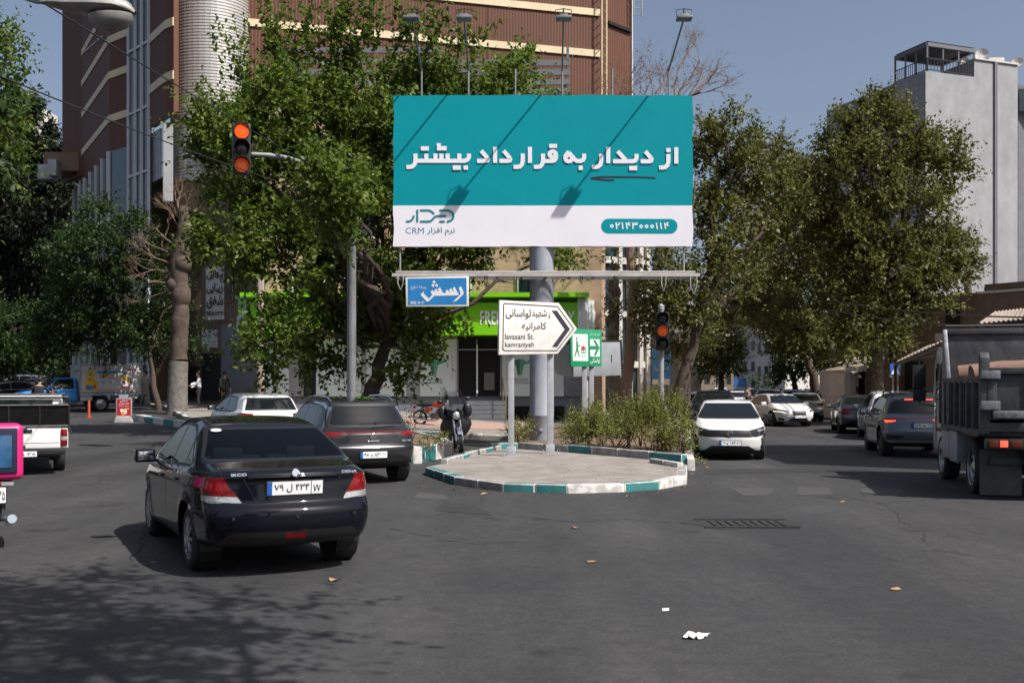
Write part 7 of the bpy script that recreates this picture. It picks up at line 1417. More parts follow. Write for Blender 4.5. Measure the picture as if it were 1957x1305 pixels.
# ------------------------------------------------------------------ people
def person(name_label, loc, rz, pose='stand', shirt=(.02, .02, .025), trousers=(.02, .02, .025), holds=None, chador=False, scale=1.0, helmet=None):
    """one continuous skinned body; joints in metres, x is the way the person faces"""
    J = {'pelvis': (0, 0, .95), 'waist': (0, 0, 1.1), 'chest': (.0, 0, 1.32), 'neck': (.0, 0, 1.48), 'chin': (.04, 0, 1.56), 'head': (.03, 0, 1.66), 'crown': (.015, 0, 1.745), 'nose': (.125, 0, 1.635)}
    for s, n in ((1, 'l'), (-1, 'r')):
        st = .13 * s if pose == 'walk' else 0.02 * s
        J.update({'hip' + n: (0, .09 * s, .9), 'knee' + n: (.04 + st * .6, .10 * s, .5), 'ankle' + n: (-.01 + st, .10 * s, .09), 'toe' + n: (.14 + st, .12 * s, .035), 'sh' + n: (0, .18 * s, 1.42), 'elbow' + n: (-.03 - st * .5, .24 * s, 1.14), 'wrist' + n: (.05 - st * .6, .25 * s, .90), 'palm' + n: (.07 - st * .6, .25 * s, .83)})
        if pose == 'ride':
            J.update({'hip' + n: (.05, .1 * s, .92), 'knee' + n: (.42, .2 * s, .82), 'ankle' + n: (.22, .19 * s, .42), 'toe' + n: (.38, .19 * s, .37), 'elbow' + n: (.28, .3 * s, 1.2), 'wrist' + n: (.52, .32 * s, 1.13), 'palm' + n: (.59, .31 * s, 1.13)})
        if pose == 'reach' or (pose == 'paper' and s == 1):
            J.update({'elbow' + n: (.12, .24 * s, 1.16), 'wrist' + n: (.34, .18 * s, 1.08), 'palm' + n: (.42, .17 * s, 1.07)})
        w_, p = Vector(J['wrist' + n]), Vector(J['palm' + n]); d = (p - w_).normalized(); sd = Vector((0, 1, 0)) if abs(d.y) < .7 else Vector((1, 0, 0)); sd = (sd - d * sd.dot(d)).normalized()
        if pose not in ('ride', 'reach'): sd = Vector((1, 0, 0)); sd = (sd - d * sd.dot(d)).normalized()
        cv = d.cross(sd) * (.35 * s)
        for k, (o, L_) in enumerate(((-.028, .075), (-.009, .088), (.010, .082), (.028, .062))): J['f%d%s' % (k, n)] = tuple(p + sd * o * 1.1 + d * L_ * .55 + cv * .02); J['g%d%s' % (k, n)] = tuple(p + sd * o * 1.2 + d * L_ * .95 + cv * .07)
        J['t' + n] = tuple(w_ + d * .04 + sd * .045); J['u' + n] = tuple(w_ + d * .085 + sd * .062 + cv * .03)
    if pose == 'ride':
        for k in ('waist', 'chest', 'neck', 'chin', 'head', 'crown', 'nose'): q = J[k]; J[k] = (q[0] + (q[2] - .95) * .25, q[1], q[2])
        for n in 'lr': q = J['sh' + n]; J['sh' + n] = (q[0] + .12, q[1], q[2] - .02)
    RAD = {'pelvis': .15, 'waist': .135, 'chest': .155, 'neck': .058, 'chin': .075, 'head': .098, 'crown': .07, 'nose': .016, 'hip': .095, 'knee': .062, 'ankle': .045, 'toe': .04, 'sh': .07, 'elbow': .045, 'wrist': .032, 'palm': .034, 'f': .009, 'g': .008, 't': .011, 'u': .009}
    E2 = [('pelvis', 'waist'), ('waist', 'chest'), ('chest', 'neck'), ('neck', 'chin'), ('chin', 'head'), ('head', 'crown'), ('head', 'nose')]
    for n in 'lr': E2 += [('pelvis', 'hip' + n), ('hip' + n, 'knee' + n), ('knee' + n, 'ankle' + n), ('ankle' + n, 'toe' + n), ('chest', 'sh' + n), ('sh' + n, 'elbow' + n), ('elbow' + n, 'wrist' + n), ('wrist' + n, 'palm' + n), ('wrist' + n, 't' + n), ('t' + n, 'u' + n)] + [e for k in range(4) for e in (('palm' + n, 'f%d%s' % (k, n)), ('f%d%s' % (k, n), 'g%d%s' % (k, n)))]
    ks = list(J); me = bpy.data.meshes.new('body'); me.from_pydata([J[k] for k in ks], [(ks.index(a), ks.index(b)) for a, b in E2], []); o = bpy.data.objects.new('body', me); COL.objects.link(o)
    md = o.modifiers.new('skin', 'SKIN'); md.use_smooth_shade = True; o.modifiers.new('sub', 'SUBSURF').levels = 1
    for i, k in enumerate(ks):
        base = k if k in RAD else k[:-1].rstrip('0123456789'); r_ = RAD[base]; me.skin_vertices[0].data[i].radius = (r_, r_ * (.72 if k in ('waist', 'chest', 'pelvis') else 1)); me.skin_vertices[0].data[i].use_root = (k == 'pelvis')
    ev = bpy.data.meshes.new_from_object(o.evaluated_get(bpy.context.evaluated_depsgraph_get())); bpy.data.objects.remove(o)
    sm_, tm_, sh_ = mat('shirt_cloth', shirt, .9), mat('trouser_cloth', trousers, .9), M['dark']
    pt = {k: Vector(v) for k, v in J.items()}; fm = []
    for p in ev.polygons:
        c = p.center; k = min(pt, key=lambda q: (pt[q] - c).length); b = k if k in RAD else k[:-1].rstrip('0123456789')
        fm.append(0 if b in ('neck', 'chin', 'head', 'crown', 'nose', 'wrist', 'palm', 'f', 'g', 't', 'u') else 2 if b in ('hip', 'knee', 'pelvis') else 3 if b in ('ankle', 'toe') else 1)
    ev.polygons.foreach_set('material_index', fm); ev.polygons.foreach_set('use_smooth', [True] * len(fm)); ev.name = 'person'
    body = link_mesh('person', ev, [M['skin'], sm_, tm_, sh_]); tag(body, name_label, 'person')
    hd = pt['head']; mb = MB(); mb.sphere(hd + Vector((-.022, 0, .03)), .112, 12, (1, .86, .95)); h = mb.build('hair', M['hair'], None, smooth=True, world=False); h.parent = body
    if chador:
        mb = MB(); mb.lathe([(.001, 1.79), (.10, 1.76), (.135, 1.66), (.13, 1.54), (.23, 1.42), (.29, 1.15), (.33, .7), (.36, .25), (.36, .08)], (-.02, 0, 0), 'Z', 16); c = mb.build('chador', mat('black_chador', (.008, .008, .009), .9), None, smooth=True, world=False); c.parent = body
    if holds == 'backpack':
        mb = MB(); mb.box((-.19, 0, 1.22), (.16, .30, .44)); c = mb.build('backpack', mat('backpack_cloth', (.03, .035, .03), .9), None, bevel=.06, world=False, seg=3); c.parent = body
    body.location = loc; body.rotation_euler = (0, 0, rz); body.scale = (scale,) * 3
    return body
def ground_at(px, Y, extra=0.0): x = X_(px, Y); return (x, Y, H(x, Y) + extra)

# ------------------------------------------------------------------ motorcycles
M['engine'] = mat('cast_engine', (.16, .16, .165), .4, .7, var=.3, scale=14); M['vinyl'] = mat('black_vinyl', (.012, .012, .013), .42, bump=.25, bscale=9)
def motorcycle(label, tank, leg_cover=False, screen=True, group=None, box=None, lever=0.0):
    root = empty('motorcycle', (0, 0, 0), 0, label, 'motorcycle', group); r_ = .30
    for xw, nm in ((.64, 'front_wheel'), (-.62, 'rear_wheel')):
        mb = MB(); mb.lathe([(r_ - .075 + .0, -.03), (r_ - .05, -.045), (r_ - .015, -.04), (r_, -.015), (r_, .015), (r_ - .015, .04), (r_ - .05, .045), (r_ - .075, .03)], (xw, 0, r_), 'Y', 32); wo = mb.build('wheel', M['rubber'], root, smooth=True, world=False)
        mb = MB(); mb.lathe([(r_ - .06, -.035), (r_ - .085, -.02), (r_ - .085, .02), (r_ - .06, .035)], (xw, 0, r_), 'Y', 32); mb.lathe([(.001, -.06), (.06, -.06), (.06, .06), (.001, .06)], (xw, 0, r_), 'Y', 14)
        for k in range(18): a = 2 * math.pi * k / 18; b = a + .35 * (1 if k % 2 else -1); s_ = .03 if k % 2 else -.03; mb.tube([(xw + .055 * math.cos(b), s_, r_ + .055 * math.sin(b)), (xw + (r_ - .08) * math.cos(a), 0, r_ + (r_ - .08) * math.sin(a))], .005, 4)
        if nm == 'front_wheel': mb.lathe([(.05, .075), (.12, .078), (.12, .07), (.05, .07)], (xw, 0, r_), 'Y', 20)
        mb.build('rim', M['chrome'], wo, smooth=True, world=False)
    mb = MB()
    for s in (-1, 1): mb.tube([(.64, s * .075, r_), (.42, s * .075, .92)], .026, 10); mb.cur = 0
    mb.build('fork', M['chrome'], root, smooth=True, world=False)
    mb = MB()
    for (x0, sgn) in ((.64, 1), (-.62, -1)):
        n = 9
        for i in range(n):
            a0, a1 = R(30 + 110 * i / n) if sgn > 0 else R(25 + 120 * i / n), R(30 + 110 * (i + 1) / n) if sgn > 0 else R(25 + 120 * (i + 1) / n); rr = r_ + .045
            for (ya, yb_) in ((-.06, 0), (0, .06)): mb.quad((x0 + rr * math.cos(a0), ya, r_ + rr * math.sin(a0)), (x0 + rr * math.cos(a1), ya, r_ + rr * math.sin(a1)), (x0 + rr * math.cos(a1), yb_, r_ + rr * math.sin(a1) + (.0)), (x0 + rr * math.cos(a0), yb_, r_ + rr * math.sin(a0)))
    mb.build('mudguard', M['chrome'], root, smooth=True, world=False)
    mb = MB(); mb.tube([(.40, 0, .88), (.15, 0, .42), (-.15, 0, .30), (-.3, 0, .5), (-.35, 0, .72), (-.75, 0, .76)], .022, 8); mb.tube([(.38, 0, .82), (-.3, 0, .74)], .02, 8)
    for s in (-1, 1): mb.tube([(-.2, s * .06, .34), (-.62, s * .08, r_)], .022, 8); mb.tube([(-.62, s * .09, r_), (-.48, s * .1, .72)], .025, 8)
    mb.build('frame', M['dark'], root, smooth=True, world=False)
    mb = MB(); mb.box((.02, 0, .36), (.34, .24, .22)); mb.tube([(.1, 0, .42), (.2, 0, .62)], .085, 10)
    for k in range(6): mb.lathe([(.11, 0), (.11, .012)], (0, 0, 0), 'Z', 12, M4=Matrix.Translation((.11 + k * .014, 0, .45 + k * .03)))
    mb.build('engine', M['engine'], root, bevel=.02, world=False)
    mb = MB(); mb.sphere((.14, 0, .80), .2, 16, (1.35, .72, .62)); mb.build('fuel_tank', tank, root, smooth=True, world=False)
    mb = MB(); mb.sphere((-.38, 0, .80), .2, 14, (2.0, .72, .36)); mb.build('seat', M['vinyl'], root, smooth=True, world=False)
    mb = MB(); mb.box((-.25, 0, .62), (.26, .22, .16)); mb.build('side_cover', tank, root, bevel=.05, world=False, seg=3)
    mb = MB(); mb.tube([(.2, -.06, .5), (.26, -.13, .3), (.1, -.16, .2), (-.3, -.17, .22), (-.95, -.18, .34)], [.022, .025, .03, .045, .05], 10); mb.build('exhaust', M['chrome'], root, smooth=True, world=False)
    mb = MB(); mb.tube([(.28, -.36, 1.06), (.36, -.22, 1.07), (.42, -.08, .98), (.42, .08, .98), (.36, .22, 1.07), (.28, .36, 1.06)], .014, 8); mb.tube([(.27, -.37, 1.06), (.33, -.27, 1.07)], .02, 8); mb.tube([(.27, .37, 1.06), (.33, .27, 1.07)], .02, 8)
    for s in (-1, 1): mb.tube([(.37, s * .24, 1.07), (.36, s * .32, 1.24)], .007, 5); mb.sphere((.36, s * .34, 1.27), .07, 10, (.3, 1, .7))
    mb.build('handlebar', M['dark'], root, smooth=True, world=False)
    mb = MB(); mb.lathe([(.09, 0), (.105, .03), (.10, .06), (.06, .1), (.001, .11)], None, 'Z', 16, M4=Matrix.Translation((.53, 0, .90)) @ Matrix.Rotation(R(-90), 4, 'Y')); mb.cur = 1; mb.lathe([(.09, 0), (.05, -.03), (.001, -.035)], None, 'Z', 16, M4=Matrix.Translation((.54, 0, .90)) @ Matrix.Rotation(R(-90), 4, 'Y')); mb.build('headlight', [M['chrome'], M['lamp_clear']], root, smooth=True, world=False)
    mb = MB(); mb.box((-.83, 0, .70), (.06, .16, .10)); mb.build('tail_light', M['lamp_red'], root, bevel=.02, world=False)
    if screen:
        mb = MB(); n = 8
        for i in range(n):
            for j in range(5):
                y0, y1 = -.28 + .56 * i / n, -.28 + .56 * (i + 1) / n; z0_, z1_ = j / 5, (j + 1) / 5; f = lambda y, z: (.56 - .14 * z - 1.1 * y * y, y * (1 - .25 * z * z), .90 + .58 * z); mb.quad(f(y0, z0_), f(y1, z0_), f(y1, z1_), f(y0, z1_))
        mb.build('windscreen', glass_mat('clear_plastic_screen', (.62, .65, .66), .12), root, smooth=True, world=False)
        mb = MB()
        for s in (-1, 1): mb.sphere((.40, s * .30, 1.0), .15, 12, (.35, .75, 1.15))
        mb.build('hand_muff', M['vinyl'], root, smooth=True, world=False)
    if leg_cover:
        mb = MB(); n = 12
        def lc(i, j): t = -1 + 2 * i / n; z = j / 6; return (.46 - .28 * abs(t) ** 2 + .05 * math.sin(z * 3.1), t * (.22 + .17 * math.sin(math.pi * min(1, z * 1.1 + .08))), .42 + .62 * z + .03 * math.sin(t * 7))
        for i in range(n):
            for j in range(6):
                if abs(-1 + 2 * (i + .5) / n) < .22 and j > 2: continue
                mb.quad(lc(i, j), lc(i + 1, j), lc(i + 1, j + 1), lc(i, j + 1))
        mb.build('leg_cover', M['vinyl'], root, smooth=True, world=False)
    return root

# ------------------------------------------------------------------ pickups and trucks
def add_part(root, name, m, fn, bevel=.0, smooth=False, seg=2):
    mb = MB(); fn(mb); return mb.build(name, m, root, bevel=bevel, smooth=smooth, world=False, seg=seg)
def pickup_rear(label):
    r = empty('cage_pickup', (0, 0, 0), 0, label, 'pickup truck'); Wh = .80
    add_part(r, 'cargo_bed', P_WHITE, lambda m: (m.box((-1.15, Wh - .03, .78), (2.3, .06, .40)), m.box((-1.15, -Wh + .03, .78), (2.3, .06, .40)), m.box((-1.15, 0, .60), (2.3, 1.56, .06))), .02)
    tg = add_part(r, 'tailgate', P_WHITE, lambda m: (m.box((-2.33, 0, .74), (.06, 1.36, .42)), m.box((-2.365, 0, .66), (.012, 1.30, .012))), .015); add_part(tg, 'handle', M['dark'], lambda m: m.box((-2.37, 0, .89), (.03, .3, .06)), .008)
    for s in (-1, 1):
        add_part(r, 'corner_post', P_WHITE, lambda m: m.box((-2.30, s * .755, .76), (.12, .12, .44)), .02); tl = add_part(r, 'tail_light', M['lamp_red'], lambda m: m.box((-2.335, s * .735, .75), (.10, .13, .34)), .02); add_part(tl, 'reverse_lens', M['lamp_clear'], lambda m: m.box((-2.37, s * .735, .73), (.04, .11, .08)), .01)
    add_part(r, 'bumper', M['dark'], lambda m: (m.box((-2.42, 0, .48), (.14, 1.50, .14)), m.box((-2.30, 0, .40), (.1, 1.3, .10))), .03); make_plate(r, -2.50, .44, '۲۱۸ ۳۸', wd=.46, ht=.105)
    def cage(m):
        for s in (-1, 1):
            for x in (-2.36, -1.2, -.05): m.tube([(x, s * .82, .96), (x, s * .82, 1.56)], .025, 6)
            for z in (.98, 1.40, 1.56): m.tube([(-2.36, s * .82, z), (-.05, s * .82, z)], .025, 6)
        for z in (.98, 1.40, 1.56): m.tube([(-2.36, -.82, z), (-2.36, .82, z)], .028, 6)
        for y in (-.28, .28): m.tube([(-2.36, y, .98), (-2.36, y, 1.40)], .022, 6)
        m.tube([(-.05, -.82, 1.56), (-.05, .82, 1.56)], .025, 6); m.tube([(-2.36, .82, .96), (-2.40, .86, .84)], .02, 5); m.tube([(-2.36, -.82, .96), (-2.40, -.88, .84)], .02, 5)
    cg = add_part(r, 'cargo_cage', M['dark'], cage); tarp = mat('black_cage_tarp', (.006, .006, .007), .3, bump=.35, bscale=4, spec=.25)
    add_part(cg, 'side_panel', tarp, lambda m: (m.box((-2.345, 0, 1.19), (.012, 1.6, .40)), m.box((-1.2, .805, 1.19), (2.26, .012, .40)), m.box((-1.2, -.805, 1.19), (2.26, .012, .40))))
    add_part(r, 'cab', P_WHITE, lambda m: (m.prism([(-.02, .6), (2.3, .55), (2.28, .88), (1.3, .98), (.75, 1.52), (.05, 1.56)], (0, -.80, 0), (1, 0, 0), (0, 0, 1), -1.6)), .06, seg=3)
    add_part(r, 'window', M['glass'], lambda m: (m.box((-.03, 0, 1.28), (.02, 1.2, .34)), m.box((.5, .81, 1.22), (.8, .02, .36)), m.box((.5, -.81, 1.22), (.8, .02, .36))), .01)
    for x in (-1.45, 1.35):
        for s in (-1, 1): wheel(r, x, s * .68, .33, .21, 'steel', s)
    add_part(r, 'underbody', M['dark'], lambda m: m.box((-.1, 0, .45), (4.0, 1.0, .2))); return r
def box_truck(label):
    sp = dict(SEDAN); sp.update(xr=-.45, xf=2.15, W=.83, wf=1.32, wr=-1.5, rw=.35, wy=.78, rim='steel', paint=paint('sky_blue_truck_paint', (.015, .22, .62), .35, dust=.1), res=(60, 22, 22), seats=False, hn=.55, mirror=(.75, .84, 1.12), mirror_mat=BK, handles=[(.0, .95, 'door|f')],
        top=[(-.45, 1.55), (-.3, 1.60), (.3, 1.60), (.55, 1.55), (1.05, 1.08), (2.0, .98), (2.15, .92)], bot=[(-.45, .45), (2.15, .45)], belt=[(-.5, 1.08), (2.2, .98)], front=[(.4, .06), (.6, 0), (.9, .04)], rear=[(.4, 0), (1.6, 0)], br=.02, bf=.14, pf=.06, pr=.0)
    bp = sp['paint']; sp['cuts'] = [('door|f', bp, 'side', [(.85, .5), (.9, 1.05), (-.28, 1.08), (-.28, .5)], {'gap': .008, 'thr': .3})] + win([(.80, 1.10), (.42, 1.50), (-.26, 1.52), (-.26, 1.12)]) + [
        ('window_frame', BK, 'front', mirx([(-.62, 1.54), (-.72, 1.10)]), {'lim': (.3, 1.2), 'thr': .12}), ('windscreen', GL, 'front', mirx([(-.60, 1.52), (-.69, 1.13)]), {'lim': (.3, 1.2), 'thr': .12}),
        ('grille', BK, 'front', mirx([(-.72, .86), (-.72, .70)]), {'lim': (1.6, 2.6)}), ('headlight|a', M['lamp_clear'], 'front', [(.74, .86), (.52, .86), (.52, .71), (.74, .71)], {'lim': (1.6, 2.6), 'mirror': 1}), ('bumper', M['chrome'], 'front', mirx([(-.8, .60), (-.8, .48)]), {'lim': (1.6, 2.6)}), ('vent', BK, 'side', [(1.5, .9), (1.5, .86), (1.15, .86), (1.15, .9)], {'thr': .3})]
    r, _ = make_car('box_pickup', sp, label, 'truck'); bxm = mat('grey_white_box', (.50, .50, .49), .5, var=.15, scale=2)
    bx = add_part(r, 'cargo_box', bxm, lambda m: m.box((-1.95, 0, 1.49), (2.85, 1.80, 1.50)), .02); add_part(r, 'box_trim', M['steel'], lambda m: (m.box((-1.95, .905, .79), (2.87, .03, .10)), m.box((-1.95, .905, 2.2), (2.87, .03, .07)), m.box((-3.35, .905, 1.5), (.06, .03, 1.4)), m.box((-.54, .905, 1.5), (.06, .03, 1.4))))
    add_part(r, 'side_skirt', bxm, lambda m: (m.box((-.82, .82, .62), (.55, .04, .24)), m.box((-2.9, .82, .66), (.7, .04, .18))), .01); add_part(r, 'roof_visor', bxm, lambda m: m.box((-.45, .4, 2.0), (.2, .9, .08)), .02)
    # printed side: bottle advert, drawn as flat colour shapes on the near (left) flank; u runs towards the tail
    def q(m, pts, k): m.quad(*[(-.62 - u * 2.62, .918 + k * .0015, .86 + v * 1.30) for u, v in pts])
    def panel(m):
        m.cur = 0; q(m, [(0, 0), (1, 0), (1, 1), (0, 1)], 0); m.cur = 1; q(m, [(0, 0), (1, 0), (1, .14), (0, .14)], 1); m.cur = 2; q(m, [(0, .0), (1, .0), (1, .035), (0, .035)], 2)
        m.cur = 3; q(m, [(.03, .08), (.27, .08), (.27, .42), (.20, .55), (.24, .72), (.17, .86), (.10, .86), (.06, .72), (.08, .55), (.03, .40)], 2); m.cur = 2; q(m, [(.11, .86), (.17, .86), (.17, .93), (.11, .93)], 2); q(m, [(.06, .12), (.2, .12), (.16, .28), (.06, .3)], 3); q(m, [(.12, .66), (.17, .62), (.16, .72), (.12, .75)], 3)
        m.cur = 4; q(m, [(.17, .2), (.25, .15), (.22, .36)], 4); q(m, [(.11, .46), (.15, .46), (.15, .52), (.11, .52)], 4); m.cur = 2; q(m, [(.25, .72), (.60, .72), (.63, .80), (.28, .80)], 2); q(m, [(.66, .82), (.80, .72), (.78, .68), (.64, .76)], 3)
        m.cur = 3; q(m, [(.66, .70), (.74, .68), (.94, .38), (.86, .30), (.72, .52)], 2); m.cur = 2; q(m, [(.84, .42), (.90, .42), (.90, .34), (.84, .34)], 3); m.cur = 4; q(m, [(.72, .42), (.76, .42), (.76, .34), (.72, .34)], 3); q(m, [(.64, .19), (.84, .17), (.82, .23), (.70, .24)], 3); q(m, [(.80, .84), (.96, .84), (.96, .88), (.80, .88)], 2)
        m.cur = 5; q(m, [(.30, .64), (.58, .64), (.58, .68), (.30, .68)], 2); q(m, [(.29, .56), (.60, .56), (.60, .60), (.29, .60)], 2); m.cur = 6; q(m, [(.34, .42), (.40, .42), (.40, .36), (.34, .36)], 2); q(m, [(.48, .42), (.53, .42), (.53, .37), (.48, .37)], 2)
    add_part(bx, 'printed_panel', [mat('print_white', (.58, .56, .60), .4, var=.1, scale=2), mat('print_table', (.55, .38, .28), .5), mat('print_blue', (.03, .22, .5), .5), mat('print_yellow', (.75, .48, .03), .5), mat('print_red', (.45, .04, .05), .5), mat('print_orange', (.6, .2, .06), .5), mat('print_teal', (.08, .4, .45), .5)], panel)
    return r
def dump_truck(label):
    r = empty('dump_truck', (0, 0, 0), 0, label, 'truck'); bd = mat('worn_dark_tipper_steel', (.075, .078, .085), .55, .35, col2=(.03, .031, .034), scale=3, bump=.25, bscale=8); edge = mat('scuffed_bare_steel', (.26, .27, .30), .5, .5, col2=(.09, .09, .10), scale=9)
    def bed(m):
        m.box((.55, 1.04, 1.46), (3.3, .06, .88)); m.box((.55, -1.04, 1.46), (3.3, .06, .88)); m.box((.55, 0, 1.05), (3.3, 2.1, .08)); m.box((.55, 1.07, 1.90), (3.3, .12, .10)); m.box((.55, -1.07, 1.90), (3.3, .12, .10)); m.box((.55, 1.07, 1.07), (3.3, .12, .10))
        for k in range(7): m.prism([(-.07, 0), (.07, 0), (.04, .09), (-.04, .09)], (-.75 + k * .5, 1.07, 1.10), (1, 0, 0), (0, 1, 0), .78)
    add_part(r, 'tipper_body', bd, bed, .012)
    def gusset(m): m.prism([(2.2, 1.0), (2.14, 2.86), (2.04, 2.86), (1.62, 1.9), (1.62, 1.0)], (0, 1.12, 0), (1, 0, 0), (0, 0, 1), .07); m.prism([(2.2, 1.0), (2.14, 2.86), (2.04, 2.86), (1.62, 1.9), (1.62, 1.0)], (0, -1.05, 0), (1, 0, 0), (0, 0, 1), .07)
    add_part(r, 'gusset', edge, gusset, .01)
    add_part(r, 'headboard', bd, lambda m: (m.box((2.14, 0, 1.93), (.07, 2.1, 1.8)), m.box((2.12, 0, 2.82), (.12, 2.2, .10))), .012)
    add_part(r, 'head_rail', M['dark'], lambda m: (m.tube([(2.2, -1.05, 2.93), (2.2, 1.05, 2.93)], .025, 6), [m.tube([(2.2, y, 2.82), (2.2, y, 2.93)], .02, 5) for y in (-.8, -.3, .3, .8)]))
    add_part(r, 'tarpaulin', mat('brown_canvas', (.20, .12, .09), .9, var=.3, scale=2, bump=.6, bscale=3), lambda m: (m.tube([(.2, -1.0, 2.0), (.25, -.5, 2.06), (.2, 0, 2.04), (.26, .5, 2.07), (.2, .98, 2.0)], .16, 10), m.tube([(1.2, -1.0, 2.0), (1.3, -.4, 2.1), (1.2, .3, 2.08), (1.3, .98, 2.0)], .18, 10), m.box((.75, 0, 1.93), (2.4, 1.98, .08))), smooth=True)
    add_part(r, 'rubble_load', M['soil'], lambda m: (m.sphere((1.0, .2, 1.6), .7, 10, (1.4, 1.1, .5)),))
    def tail(m):
        m.box((-1.12, 0, 1.66), (.05, 1.9, .78)); m.box((-1.16, 0, 2.04), (.10, 1.96, .10)); m.box((-1.16, 0, 1.34), (.10, 1.96, .12))
        for y in (-.95, -.32, .32, .95): m.box((-1.165, y, 1.66), (.09, .14, .78))
        m.box((-1.15, 0, 1.16), (.12, 2.1, .14))
    tg = add_part(r, 'tailgate', bd, tail, .012)
    for s in (-1, 1):
        cp = add_part(r, 'corner_post', bd, lambda m: (m.box((-1.12, s * 1.05, 1.62), (.16, .14, 1.12)), m.prism([(-1.20, 2.16), (-1.04, 2.16), (-1.04, 2.30), (-1.10, 2.34), (-1.18, 2.26)], (0, s * 1.05 + .07, 0), (1, 0, 0), (0, 0, 1), .14)), .015); [add_part(cp, 'hinge_block', edge, lambda m: m.box(c_, d_), .012) for c_, d_ in (((-1.22, s * .98, 1.98), (.10, .28, .13)), ((-1.22, s * .98, 1.50), (.10, .28, .14)), ((-1.22, s * .7, 1.36), (.1, .5, .12)))]
        lb = add_part(r, 'rear_light_bar', M['dark'], lambda m: m.box((-1.16, s * .72, .90), (.10, .66, .16)), .01); add_part(lb, 'tail_light', M['lamp_on'] if s > 0 else M['lamp_red'], lambda m: m.box((-1.215, s * .78, .90), (.03, .11, .10)), .01); add_part(lb, 'indicator_lens', mat('dark_amber_lens', (.10, .02, .008), .25), lambda m: (m.box((-1.213, s * .93, .90), (.022, .14, .11)), m.box((-1.213, s * .60, .90), (.022, .16, .11))), .008)
        add_part(r, 'mudflap', mat('dusty_mudflap', (.05, .05, .05), .85, var=.3, scale=5), lambda m: m.box((-.98, s * .78, .44), (.02, .62, .72)), .004); add_part(r, 'toolbox', M['grey_sheet'], lambda m: (m.box((1.35, s * .92, .72), (.70, .30, .56)), m.box((2.12, s * .92, .72), (.72, .30, .5))), .02)
        for x in (0, 2.9): wheel(r, x, s * .86, .44, .28 if x else .34, 'steel', s)
    cabm = paint('dirty_white_cab_paint', (.58, .58, .58), .4, dust=.2)
    add_part(r, 'cab', cabm, lambda m: m.prism([(2.45, .55), (3.95, .50), (4.0, 1.5), (3.7, 2.35), (3.5, 2.58), (2.55, 2.58), (2.42, 2.4)], (0, 1.0, 0), (1, 0, 0), (0, 0, 1), 2.0), .10, seg=3)
    add_part(r, 'cab_window', M['glass'], lambda m: (m.box((3.0, 1.005, 1.95), (.75, .03, .60)), m.box((2.42, 0, 2.0), (.03, 1.3, .5))), .02); add_part(r, 'door_seam', M['gap'], lambda m: (m.box((2.58, 1.004, 1.4), (.015, .012, 1.5)), m.box((3.5, 1.004, 1.4), (.015, .012, 1.5)), m.box((3.04, 1.008, 1.55), (.92, .012, .02))))
    wm_ = add_part(r, 'wing_mirror', M['dark'], lambda m: (m.box((3.62, 1.30, 2.0), (.10, .24, .46)), m.box((3.62, 1.30, 1.62), (.10, .24, .24)), m.tube([(3.6, 1.0, 2.4), (3.62, 1.30, 2.36), (3.62, 1.30, 1.45), (3.6, 1.0, 1.40)], .018, 6)), .03)
    add_part(r, 'chassis', M['dark'], lambda m: (m.box((1.2, 0, .72), (4.8, .9, .24)), m.box((-1.0, 0, .62), (.1, 1.9, .1)), m.tube([(0, -.9, .44), (0, .9, .44)], .12, 10), m.sphere((0, 0, .44), .24, 12), m.box((2.9, .86, .95), (1.1, .3, .08)), m.box((0, .8, 1.0), (1.3, .5, .04)))); return r
# ------------------------------------------------------------------ the traffic, where it stands in the photograph
def emblem_vw(parent, x, z, r_):
    mb = MB(); o = Vector((x, 0, z)); ux, uz = Vector((0, -1, 0)), Vector((0, 0, 1)); n = 20; nx = ux.cross(uz) * .006
    for k in range(n):
        a, b = 2 * math.pi * k / n, 2 * math.pi * (k + 1) / n; q = lambda t, rr: o + nx + (ux * math.cos(t) + uz * math.sin(t)) * rr; mb.quad(q(a, r_), q(b, r_), q(b, r_ * .86), q(a, r_ * .86))
    strokes(mb, [[(-.55, .62), (-.1, -.0 + .05), (0, .05), (.1, .05), (.55, .62)], [(-.80, .35), (-.36, -.68), (-.0, .02), (.36, -.68), (.80, .35)]], o, ux, uz, r_, .16, .007); return mb.build('emblem', M['chrome'], parent, world=False)
dena, dp_ = make_car('black_saloon', SEDAN, 'glossy black four door saloon in the foreground seen from behind', 'car'); PLX = -2.205
make_plate(dena, PLX, .842, '۷۹ ل ۴۳۴', txt2='۷۷', ang=R(6), wd=.53, ht=.125)
bl_ = dp_.get('boot_lid'); rt = (0, -1, 0); up_ = Vector((.17, 0, 1)).normalized(); xl = -2.222
text('lettering', 'DENA', M['chrome'], bl_, (xl, -.45, .968), (-.12, -1, 0), up_, .145, .026, .012, .02, world=False); text('lettering', 'IKCO', M['chrome'], bl_, (xl + .02, .60, .968), (.12, -1, 0), up_, .145, .026, .012, .02, world=False)
mb = MB(); hp_ = [(-.035, -.03), (.0, -.04), (.012, -.012), (.03, -.018), (.045, -.002), (.028, .02), (.012, .038), (-.012, .046), (-.03, .034), (-.045, .006)]
mb.prism([(a * .9, b * .9) for a, b in hp_], (-2.235, 0, .985), (0, -1, 0), up_, .008); mb.build('emblem', M['chrome'], bl_, world=False)
mb = MB(); mb.lathe([(.055, 0), (.001, .002)], None, 'Z', 16, M4=Matrix.Translation((-1.02, .50, 1.352)) @ Matrix.Rotation(R(-26), 4, 'Y') @ Matrix.Diagonal((.6, 1, 1, 1))); mb.build('window_sticker', M['plate'], dena, world=False)
mb = MB(); mb.cur = 0
